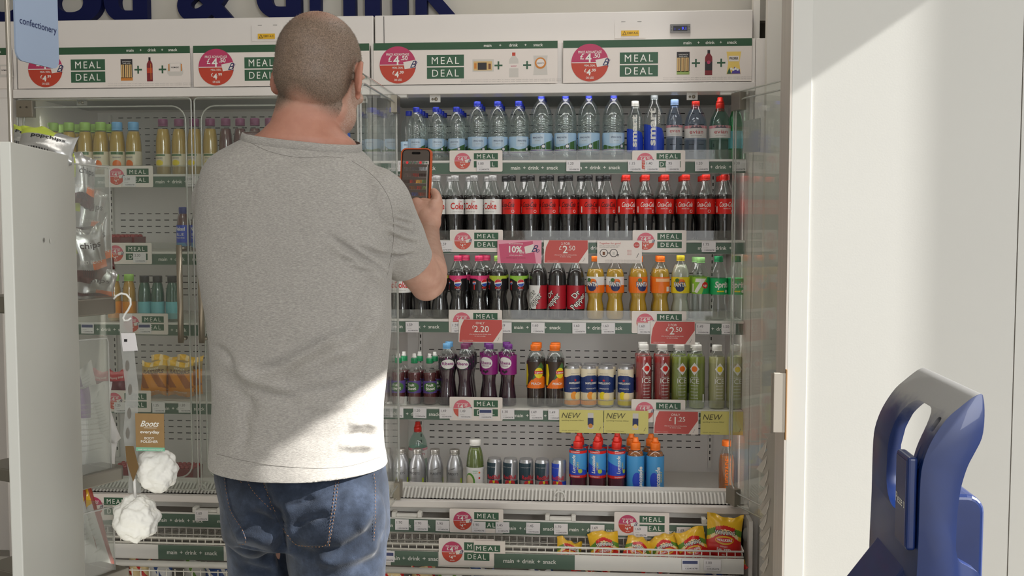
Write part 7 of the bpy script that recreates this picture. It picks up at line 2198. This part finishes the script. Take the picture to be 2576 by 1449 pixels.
cav = ins_ + [(.60, ins_[-1][1]), (.60, .10)]
cav[0] = (ins_[0][0], .62)
cav[-1] = (.60, .62)
cav = [q for q in cav if q[1] >= .61]
ct3 = MB(); ct3.prism(cav[::-1], Y0 + .024, Y1 + .1, NB)
me = bool_mesh(mb, [ct3, ct, ct2], 0.0045)
for v in me.vertices: v.co -= Vector((bo_.x, bo_.y, 0))
me.materials.clear(); me.materials.append(NBW); me.materials.append(NB)
for p in me.polygons:
    p.use_smooth = True
    c = p.center
    p.material_index = 1 if p.normal.y < -0.7 and c.y < Y0 - bo_.y + 0.002 else 0
hob = bpy.data.objects.new('handle_column', me); C.objects.link(hob); hob.parent = stand_o
def sb(mb, name, **k):
    mb.v = [v - Vector((bo_.x + (0 if name == 'emblem' else .0108 if name in ('notice', 'notice_frame') else .0148), bo_.y, 0 if v.z < 0.2 else .005)) for v in mb.v]
    return mb.build(name, stand_o, **k)
b0_ = P(2192, 1352, 1.44); b1_ = P(2116, 1449, 1.44)
mb = MB(); mb.prism([(.415, b0_.z + .022), (.415, .30), (.12, .30), (b1_.x - .06 + .0148, b1_.z - .08), (b1_.x + .0148, b1_.z), (b0_.x + .0148, b0_.z)], 1.300, 1.440, NBW); sb(mb, 'buttress', bevel=0.008, bseg=3, fix=True)
mb = MB(); mb.prism(rrect2d(.446, .60, .516, 1.037, .022, 5), 1.345, 1.43, NB); sb(mb, 'rear_rib', bevel=0.006, bseg=3, fix=True)
# notice plaque on the face that looks to the shop
mb = MB(); mb.box(.3895, .402, 1.256, 1.306, .99, 1.104, NB); sb(mb, 'notice_frame', bevel=0.004, bseg=3)
mb = MB()
mb.box(.3888, .3896, 1.260, 1.302, .995, 1.099, M('plaque_navy', (18, 30, 84), 0.25))
def side_text(t, ya, z, h, m, width=None, bold=0.0):
    vs, fs, (x0, x1, y0, y1) = text2d(t, bold)
    sc = h / 0.7; sx = sc if width is None else width / (x1 - x0)
    mb.add([(.3884, ya - (a - x0) * sx, z + b * sc) for a, b in vs], fs, m)
side_text('Please u', 1.300, 1.040, .0125, WTXT, width=.038)
sb(mb, 'notice')
mb = MB()
el = [(1.268 + .008 * math.cos(t), 1.105 + .017 * math.sin(t)) for t in [i * PI / 12 for i in range(24)]]
def Lx(z):
    for (x0, z0), (x1, z1) in zip(Lf[:-1], Lf[1:]):
        if z0 <= z <= z1: return x0 + (x1 - x0) * (z - z0) / (z1 - z0)
    return .40
mb.tube([(Lx(z) - .001, y, z) for y, z in el], 0.0016, NBW, 6, closed=True)
mb.add([(Lx(z) - .0012, 1.268 + (y - 1.268) * .8, z) for y, z in el], [tuple(range(24))], M('emblem_dark', (20, 26, 52), 0.2))
sb(mb, 'emblem')
mb = MB(); mb.prism(rrect2d(.10, 1.12, .60, 1.62, .05, 5), .06, .12, NB, axis='z'); sb(mb, 'base_tray', bevel=0.008, fix=True)
for dx in (.15, .55):
    for dy in (1.17, 1.57):
        mb = MB(); mb.tube([(dx - .012, dy, .03), (dx + .012, dy, .03)], 0.03, M('castor_black', (30, 30, 32), 0.6), 16); mb.box(dx - .02, dx + .02, dy - .015, dy + .015, .055, .065, GREY); sb(mb, 'castor')
# ------------------------------------------------------------------ white promotional bay at the near side
def VPdir(vx):
    """world direction of the level lines that meet at (vx, horizon)"""
    a = math.atan((vx - 1288) / FPX) - YAW
    return Vector((math.sin(a), math.cos(a), 0))
A = P(26, 356, 1.63); dP = VPdir(890)
# far end: where the panel's outline ends in the photograph
def along(A, d, px):
    lo, hi = 0.0, 3.0
    for _ in range(40):
        m = (lo + hi) / 2
        x = proj(A + d * m)[0]
        if (x < px) == (proj(A + d * 0.01)[0] > proj(A)[0]): lo = m
        else: hi = m
    return A + d * lo
B = along(A, dP, 187)
PANELM = M('bay_panel', (206, 206, 198), 0.5, noise_amt=0.02, nscale=4)
stand = empty('display_bay', (A.x, A.y, 0), 'white sided shop display bay with crisps, metal shelves and clear bins', 'display bay')
so_ = Vector(stand.location)
nP = Vector((-dP.y, dP.x, 0))     # away to the left
def sub(mb, n, **k):
    mb.v = [v - so_ for v in mb.v]
    return mb.build(n, stand, **k)
mb = MB()
th_ = 0.018
q = [A, B, B + nP * th_, A + nP * th_]
mb.add([(p.x, p.y, 0.02) for p in q] + [(p.x, p.y, A.z) for p in q], [(0, 3, 2, 1), (4, 5, 6, 7), (0, 1, 5, 4), (1, 2, 6, 5), (2, 3, 7, 6), (3, 0, 4, 7)][0:6], PANELM)
sub(mb, 'side_panel', bevel=0.002, fix=True)
# screws and little knocks on the panel
for px, py in ((103, 604), (119, 606)):
    best = None
    for i in range(200):
        p = A + dP * (B - A).length * i / 200
        x, _ = proj(p)
        if best is None or abs(x - px) < best[0]: best = (abs(x - px), p)
    p = best[1]; z = CAM.z + (560 - py) / FPX * (p - CAM).dot(FWD)
    mb = MB(); n_ = -nP
    c = Vector((p.x, p.y, z)) + n_ * 0.0005
    mb.add([c + dP * (0.0045 * math.cos(t)) + Vector((0, 0, 0.0045 * math.sin(t))) + n_ * 0.001 for t in [i * PI / 6 for i in range(12)]], [tuple(range(12))], GREY if px < 110 else M('filler_white', (220, 218, 210), 0.7))
    sub(mb, 'screw_hole')
# body of the bay behind the panel
far = nP * 0.55
bk = M('bay_back', (196, 194, 186), 0.6)
mb = MB()
q = [B + dP * -0.02 + nP * th_, B + dP * -0.0 + nP * th_, B + nP * 0.6, B + dP * -0.02 + nP * 0.6]
sh_dir = VPdir(2700)
def shelf_edge(pxa, pya, pxb, pyb_, thick, name_lab):
    """a metal shelf whose short edge runs from (pxa, pya) to pxb"""
    a = P(176, pya, 2.035)
    b = along(a, sh_dir, pxb)
    perp = Vector((-sh_dir.y, sh_dir.x, 0))
    r = 0.012
    mb = MB()
    dd = (b - a).normalized()
    q = [a, b - dd * r, b + perp * r, b + perp * 0.30, a + perp * 0.30]
    v0 = [(p.x, p.y, a.z) for p in q]; v1 = [(p.x, p.y, a.z + thick) for p in q]
    n = len(q)
    mb.add(v0 + v1, [tuple(range(n))[::-1], tuple(range(n, 2 * n))] + [(i, (i + 1) % n, (i + 1) % n + n, i + n) for i in range(n)], M('shelf_metal', (136, 132, 122), 0.38, 0.7))
    return sub(mb, 'metal_shelf', bevel=0.003, fix=True), a, b, perp, a.z + thick
s1, a1, b1, p1, z1_ = shelf_edge(184, 1243, 320, 0, 0.029, '')
s2, a2, b2, p2, z2_ = shelf_edge(184, 800, 301, 0, 0.036, '')
def bin_(a, b, perp, z, h, pxr, name='clear_bin'):
    e = along(Vector((a.x, a.y, z)), sh_dir, pxr)
    t = 0.003
    mb = MB()
    a0 = Vector((a.x, a.y, z)); a0 = a0 + perp * 0.01; e0 = e + perp * 0.01
    def slab(p, q, off, hh0, hh1, m):
        v = [p, q, q + off, p + off]
        vv = [(i.x, i.y, z + hh0) for i in v] + [(i.x, i.y, z + hh1) for i in v]
        mb.add(vv, [(0, 3, 2, 1), (4, 5, 6, 7), (0, 1, 5, 4), (1, 2, 6, 5), (2, 3, 7, 6), (3, 0, 4, 7)], m)
    slab(a0, e0, perp * t, 0.001, h, ACRYL)
    slab(e0, e0 + perp * 0.16, (a0 - e0).normalized() * t, 0.001, h, ACRYL)
    mb.tube([e0 + Vector((0, 0, 0.001)), e0 + Vector((0, 0, h - 0.012)), e0 + Vector((0, 0, h - 0.004)) + (a0 - e0).normalized() * 0.004, a0 + Vector((0, 0, h))], 0.0018, ACRYLE, 6)
    return sub(mb, name)
h_up = P(290, 415, 2.13).z - z2_
bin_(a2, b2, p2, z2_, h_up, 291)
h_lo = P(285, 848, 2.13).z - z1_
bin_(a1, b1, p1, z1_, h_lo, 288)
# lowest bin under the metal shelf
zq = 0.62
a3 = Vector((a1.x, a1.y, 0)); bin_(a3, b1, p1, zq, P(295, 1275, 2.13).z - zq, 297)
mb = MB()
e = b1; a = a1
q = [Vector((a.x, a.y, 0)), Vector((e.x, e.y, 0)), Vector((e.x, e.y, 0)) + p1 * 0.30, Vector((a.x, a.y, 0)) + p1 * 0.30]
for zz0, zz1, nm in ((zq - 0.03, zq - 0.001, 'metal_shelf'), (0.0, 0.12, 'plinth')):
    mb = MB()
    mb.add([(p.x, p.y, zz0) for p in q] + [(p.x, p.y, zz1) for p in q], [(0, 3, 2, 1), (4, 5, 6, 7), (0, 1, 5, 4), (1, 2, 6, 5), (2, 3, 7, 6), (3, 0, 4, 7)], MATS['shelf_metal'] if nm[0] == 'm' else GREY)
    sub(mb, nm, bevel=0.002, fix=True)
# upright post that carries the shelves behind the panel
mb = MB(); pc = B + nP * 0.10 + dP * 0.02
mb.box(pc.x - 0.02, pc.x + 0.02, pc.y - 0.02 , pc.y + 0.02, 0.0, A.z - 0.02, STEEL); sub(mb, 'post')
# brand strip on the upper shelf edge
# ---- silver crisp packets in the upper bin, more packets in the lower ones
M('packet_leaf', (176, 190, 70), 0.35)
def pop_cols(u, v):
    if u < -0.72 and v > 0.1: return M('packet_leaf', (176, 190, 70), 0.35)
    if v < -0.55: return M('packet_brown2', (84, 40, 34), 0.4)
    if v < -0.25 and u > 0.1: return LORG
    return FOIL
def pop_art(wd):
    def f(mb, w_, h_, fn):
        mb.text(wd, w_ * 0.05, h_ * 0.12, h_ * 0.12, LBLK, lay=3, fn=fn, step=0.008, width=w_ * 0.62, bold=0.01)
        for q in range(8):
            mb.rect(-w_ * 0.25 + q * w_ * 0.05, -h_ * 0.4, -w_ * 0.23 + q * w_ * 0.05, -h_ * 0.26, LBLK, lay=3, fn=fn)
        mb.text('RED BEAN', 0, -h_ * 0.16, h_ * 0.06, WTXT, lay=3, fn=fn, step=0.01)
    return f
shp = VPdir(2700)
for i, (px, py, Y, w_, h_, rot, wd, lab) in enumerate((
        (118, 364, 1.98, 0.118, 0.062, (-0.35, 0.14, 0.05), 'popchips', 'silver crisp packet lying on top of the white bay with black lettering'),
        (70, 350, 2.06, 0.085, 0.05, (-0.4, 0.08, -0.1), 'Fried', 'silver and green crisp packet at the back of the white bay top'),
        (206, 455, 2.16, 0.060, 0.115, (-0.05, 0.10, 0.9), 'chips', 'narrow silver crisp packet uppermost in the clear bin'),
        (222, 540, 2.20, 0.070, 0.105, (0.05, 0.15, 0.8), 'chips', 'silver crisp packet with a red band in the clear bin'),
        (222, 640, 2.17, 0.075, 0.125, (0.0, -0.12, 0.7), 'chips', 'large silver crisp packet halfway down the clear bin'),
        (246, 615, 2.24, 0.060, 0.13, (0.05, -0.1, 0.3), 'chips', 'silver packet with green leaves beside the bin edge'),
        (240, 716, 2.19, 0.085, 0.07, (0.1, 0.2, 0.4), 'chips', 'crumpled silver packet at the floor of the upper bin'),
        (205, 705, 2.21, 0.07, 0.08, (0.1, -0.2, 0.2), 'chips', 'silver packet with an orange band at the floor of the upper bin'))):
    c = P(px, py, Y)
    packet('crisp_packet', w_, h_, 0.035, pop_cols if i > 1 else (lambda u, v: MATS['packet_leaf'] if v > 0.45 and u < 0.3 else FOIL), None, c, rot, 100 + i, lab, 'crisp packet', None, art=pop_art(wd))
def wh_cols(u, v):
    return MATS['pack_white'] if not (v > 0.3 and u < 0) else M('pack_mauve', (120, 90, 130), 0.4)
for i, (px, py, w_, h_, rot, lab) in enumerate(((222, 1078, 0.095, 0.20, (0.0, 0.05, 0.7), 'white printed packet standing in the lower clear bin'), (240, 1050, 0.075, 0.13, (0.1, -0.25, 0.4), 'cream and white packet folded over in the lower clear bin'),
                                           (212, 985, 0.06, 0.12, (0.0, -0.2, 0.5), 'white packet with a dark stripe uppermost in the lower bin'), (240, 1150, 0.09, 0.075, (0.1, 0.1, 0.3), 'crumpled white packet at the floor of the lower bin'))):
    c = P(px, py, 2.19 + 0.012 * i)
    packet('snack_packet', w_, h_, 0.04, wh_cols, None, c, rot, 120 + i, lab, 'snack packet', None,
           art=lambda mb, a, b, fn: [mb.text('ingredients and nutrition', 0, b * (0.3 - 0.06 * q), b * 0.022, GREYTX, lay=3, fn=fn, step=0.01, width=a * 0.6) for q in range(10)])
def rd_cols(u, v):
    if u > 0.72: return M('packet_rust', (150, 60, 46), 0.4)
    if v > 0.62 and u > -0.2: return CY
    return MATS['pack_white']
for i, (px, py, h_, ry) in enumerate(((206, 1330, 0.20, -0.20), (232, 1345, 0.22, -0.25), (215, 1410, 0.18, -0.18), (250, 1400, 0.20, -0.22))):
    c = P(px, py, 2.19 + 0.015 * i)
    packet('snack_packet', 0.055, h_, 0.025, rd_cols, None, c, (0, ry, 0.6), 140 + i, '%s white and rust coloured packet leaning in the lowest bin' % ('tallest', 'second', 'lower', 'last')[i], 'snack packet', 'rust striped packets in the lowest bin',
           art=lambda mb, a, b, fn: [mb.text('nutrition information', -a * 0.1, b * (0.3 - 0.06 * q), b * 0.02, GREYTX, lay=3, fn=fn, step=0.01, width=a * 0.5) for q in range(9)])

# ------------------------------------------------------------------ confectionery board on its pole
dS = VPdir(1750)
A4 = P(37, 150, 1.95); B4 = along(A4, dS, 145)
nS = Vector((-dS.y, dS.x, 0))
zb4 = A4.z
sgn = empty('hanging_sign', (A4.x, A4.y, zb4), 'pale blue confectionery board with navy lettering on a thin steel pole', 'hanging sign')
mb = MB()
L4 = (B4 - A4).length
H4 = 0.62
out = rrect2d(0, 0, L4, H4, 0.02, 5)
# pointed lower corner is rounded on the near side only
mp4 = lambda u, v, off: A4 + dS * u - nS * off + Vector((0, 0, v))
n = len(out)
BLU = M('board_blue', (162, 178, 202), 0.75, spec=0.2)
mb.add([mp4(u, v, 0.0) for u, v in out] + [mp4(u, v, 0.004) for u, v in out], [tuple(range(n, 2 * n)), tuple(range(n))[::-1]] + [(i, (i + 1) % n, (i + 1) % n + n, i + n) for i in range(n)], BLU)
vs, fs, (x0, x1, y0, y1) = text2d('confectionery', 0.006)
sc = (L4 * 0.86) / (x1 - x0)
tz = P(60, 60, 1.97).z - zb4
mb.add([mp4(L4 * 0.09 + (a - x0) * sc, tz + b * sc * 0.9, 0.0046) for a, b in vs], fs, NAVY)
mb.v = [v - Vector((A4.x, A4.y, zb4)) for v in mb.v]
mb.build('board', sgn, fix=False)
c = P(21, 100, 1.93)
mb = MB(); mb.tube([(c.x, c.y, 0.0), (c.x, c.y, 2.9)], 0.0048, M('pole_steel', (186, 180, 170), 0.3, 0.8), 10)
mb.tube([(c.x, c.y, zb4 + 0.25), (A4.x, A4.y, zb4 + 0.25)], 0.003, MATS['pole_steel'], 6)
mb.v = [v - Vector((A4.x, A4.y, zb4)) for v in mb.v]
mb.build('pole', sgn)

# ------------------------------------------------------------------ hanging clip strip with bath puffs
YQ = 2.03
STR = clear('strip_plastic', (238, 238, 235), body=0.38, body_rgb=(206, 206, 202), f0=0.05, rough=0.2)
cs = empty('clip_strip', P(322, 745, YQ), 'clear plastic hanging strip on a white S hook beside the white bay', 'clip strip')
co = Vector(cs.location)
mb = MB()
hk = [(286, 752), (293, 744), (305, 738), (318, 741), (328, 752), (329, 766), (322, 780), (314, 791), (310, 800), (313, 807), (322, 806), (330, 800)]
mb.tube([P(a, b, YQ) - co for a, b in hk], 0.0022, M('hook_white', (236, 234, 228), 0.35), 8)
mb.build('hook', cs)
mb = MB()
cl = [(316, 790), (318, 850), (325, 920), (332, 980), (330, 1040), (326, 1090), (331, 1140), (340, 1200), (338, 1240)]
wd = 16
vs = []
for a, b in cl:
    vs += [P(a - wd, b, YQ) - co, P(a + wd, b, YQ) - co]
m_ = len(cl)
vs2 = [v + Vector((0, 0.0012, 0)) for v in vs]
fs = []
for i in range(m_ - 1):
    fs += [(2 * i, 2 * i + 2, 2 * i + 3, 2 * i + 1), (2 * m_ + 2 * i, 2 * m_ + 2 * i + 1, 2 * m_ + 2 * i + 3, 2 * m_ + 2 * i + 2)]
mb.add(vs + vs2, fs, STR)
for i in range(1, 7):
    a, b = cl[i]
    mb.add([P(a - 5 + 5 * math.cos(t) , b + 14 * math.sin(t), YQ - 0.0008) - co for t in [k * PI / 6 for k in range(12)]], [tuple(range(12))[::-1]], M('strip_slot', (120, 116, 108), 0.5))
mb.build('strip', cs)
mb = MB()
q = [(304, 838), (340, 838), (347, 882), (309, 884)]
mb.add([P(a, b, YQ - 0.003) - co for a, b in q] + [P(a, b, YQ - 0.002) - co for a, b in q], [(0, 3, 2, 1), (4, 5, 6, 7), (0, 1, 5, 4), (1, 2, 6, 5), (2, 3, 7, 6), (3, 0, 4, 7)], TICK)
q = [(312, 853), (320, 853), (320, 860), (312, 860)]
mb.add([P(a, b, YQ - 0.0034) - co for a, b in q], [(0, 3, 2, 1)], BLACK)
mb.build('price_label', cs)

def puff(px, py, rpx, seed, label, Y):
    c = P(px, py, Y)
    R = rpx / FPX * Y
    r = random.Random(seed)
    mb = MB()
    # crumpled netting: many folded lobes joined in one body
    nu, nv = 96, 72
    vs = []
    off = Vector((seed * 3.1, seed * 1.7, 0))
    for j in range(nv + 1):
        t = PI * j / nv
        for i in range(nu):
            a = 2 * PI * i / nu
            d = Vector((math.sin(t) * math.cos(a), math.sin(t) * math.sin(a), math.cos(t)))
            k = 0.92 + 0.20 * (noise.noise(d * 2.2 + off)) 
            rid = 1 - abs(noise.noise(d * 5.5 + off * 2)) * 2
            rid2 = 1 - abs(noise.noise(d * 11 + off)) * 2
            k += 0.045 * rid + 0.018 * rid2
            vs.append(Vector((d.x * R * k * 1.0, d.y * R * k * 0.8, d.z * R * k * 1.04)))
    fs = []
    for j in range(nv):
        for i in range(nu):
            fs.append((j * nu + i, (j + 1) * nu + i, (j + 1) * nu + (i + 1) % nu, j * nu + (i + 1) % nu))
    mb.add(vs, fs, M('puff_white', (248, 246, 238), 0.9), True)
    root = empty('bath_puff', c, label, 'bath puff')
    mb.build('netting', root)
    return root, c
p1_, c1_ = puff(396, 1184, 57, 3, 'upper white bath puff hanging under its gold tag', YQ)
p2_, c2_ = puff(342, 1304, 62, 5, 'lower white bath puff hanging beside the closed fridge baskets', YQ)
GOLD = M('tag_gold', (150, 119, 76), 0.5, noise_amt=0.04, nscale=60)
mb = MB()
a = P(342, 1125, YQ - 0.048); b = P(412, 1041, YQ - 0.048)
w_, h_ = b.x - a.x, b.z - a.z
lo_ = Vector((a.x, YQ - 0.048, a.z)) - c1_
mb.box(0, w_, 0, 0.0012, 0, h_, GOLD)
mb.text('Boots', w_ * 0.50, h_ * 0.62, h_ * 0.17, WTXT, y=0, width=w_ * 0.66, shear=0.45, bold=0.015)
mb.rect(w_ * 0.30, h_ * 0.575, w_ * 0.74, h_ * 0.587, WTXT, y=0)
mb.text('everyday', w_ * 0.50, h_ * 0.42, h_ * 0.085, WTXT, y=0, width=w_ * 0.68, bold=0.02)
mb.text('BODY', w_ * 0.48, h_ * 0.24, h_ * 0.07, WTXT, y=0, width=w_ * 0.34, bold=0.012); mb.text('POLISHER', w_ * 0.48, h_ * 0.14, h_ * 0.07, WTXT, y=0, width=w_ * 0.60, bold=0.012)
mb.rect(0, -h_ * 0.11, w_, 0, M('tag_mint', (126, 190, 158), 0.5), y=0.0006)
mb.text('made with recycled material', w_ * 0.5, -h_ * 0.08, h_ * 0.04, WTXT, y=0.0006, lay=2, width=w_ * 0.85)
mb.box(0, w_, 0.0006, 0.0016, -h_ * 0.11, 0, MATS['tag_mint'])
mb.build('swing_tag', p1_, loc=lo_)
mb = MB()
q = [(315, 1122), (336, 1122), (349, 1175), (335, 1212), (318, 1160)]
mb.add([P(a, b, YQ - 0.04) - c2_ for a, b in q] + [P(a, b, YQ - 0.0385) - c2_ for a, b in q], [(0, 4, 3, 2, 1), (5, 6, 7, 8, 9)] + [(i, (i + 1) % 5, (i + 1) % 5 + 5, i + 5) for i in range(5)], M('tag_brown', (112, 86, 48), 0.5))
mb.build('swing_tag', p2_, fix=True)
mb = MB(); mb.tube([P(338, 1205, YQ - 0.02) - c2_, P(340, 1250, YQ - 0.01) - c2_], 0.003, LWHITE, 6); mb.build('cord', p2_)
mb = MB(); mb.tube([P(345, 1060, YQ - 0.004) - c1_, P(372, 1140, YQ - 0.01) - c1_], 0.0016, LWHITE, 6); mb.build('cord', p1_)
# plate and peeling film on the steel trimmed wall end
mb = MB()
Yp = YWL - 0.012
a = P(1945, 1088, Yp); b = P(1977, 939, Yp)
mb.box(a.x, b.x, Yp, Yp + 0.010, a.z, b.z, M('plate_grey', (176, 168, 156), 0.5))
mb.box(b.x, b.x + 0.0035, Yp - 0.001, Yp + 0.010, a.z - 0.02, b.z + 0.01, M('card_edge', (140, 104, 62), 0.7))
tag(mb.build('lock_cover', bevel=0.001), 'narrow grey plate fixed over the steel wall edge beside the open door', 'cover plate')
rr = random.Random(4)
mb = MB()
FILM = M('peeled_film', (190, 182, 170), 0.6)
yb = 1090
edge = []
while yb < 1449:
    w_ = 34 - 8 * abs((yb - 1230) / 200)
    edge.append((1938 - w_ * rr.uniform(0.55, 1.0), yb)); edge.append((1944 - w_ * rr.uniform(0.4, 0.7), yb + 12))
    yb += rr.uniform(24, 40)
pts = [(1952, 1090)] + [(max(x, 1906), y) for x, y in edge] + [(1926, 1449), (1948, 1449)]
Yf = 3.05
v3 = [P(x, y, Yf) for x, y in pts]
n = len(v3)
mb.add(v3 + [v + Vector((0, 0.003, 0)) for v in v3], [tuple(range(n)), tuple(range(2 * n - 1, n - 1, -1))] + [(i, i + n, (i + 1) % n + n, (i + 1) % n) for i in range(n)], FILM)
for i in range(9):
    y0 = 1110 + i * 36
    x0 = 1938 - rr.uniform(0, 10)
    q = [(x0, y0), (x0 - 20 - rr.uniform(0, 8), y0 + 34), (x0 - 12, y0 + 44), (x0 - 3, y0 + 22)]
    v3 = [P(a, b, Yf - 0.004 - 0.001 * (k_ % 2)) for k_, (a, b) in enumerate(q)]
    mb.add(v3 + [v + Vector((0, 0.002, 0)) for v in v3], [(0, 1, 2, 3), (7, 6, 5, 4), (0, 4, 5, 1), (1, 5, 6, 2), (2, 6, 7, 3), (3, 7, 4, 0)], M('peeled_film_pale', (206, 198, 186), 0.6))
# the edge board it peels from stands behind the steel trimmed wall
bx0 = P(1938, 1200, Yf).x
mb.box(bx0, bx0 + 0.05, Yf + 0.0005, Yf + 0.012, 0.0, P(1938, 940, Yf).z, M('edge_board', (176, 168, 156), 0.6))
tag(mb.build('edge_board', fix=True), 'narrow wall edge board with torn pale film hanging below the grey plate', 'edge board')
# sticker on the open glass door
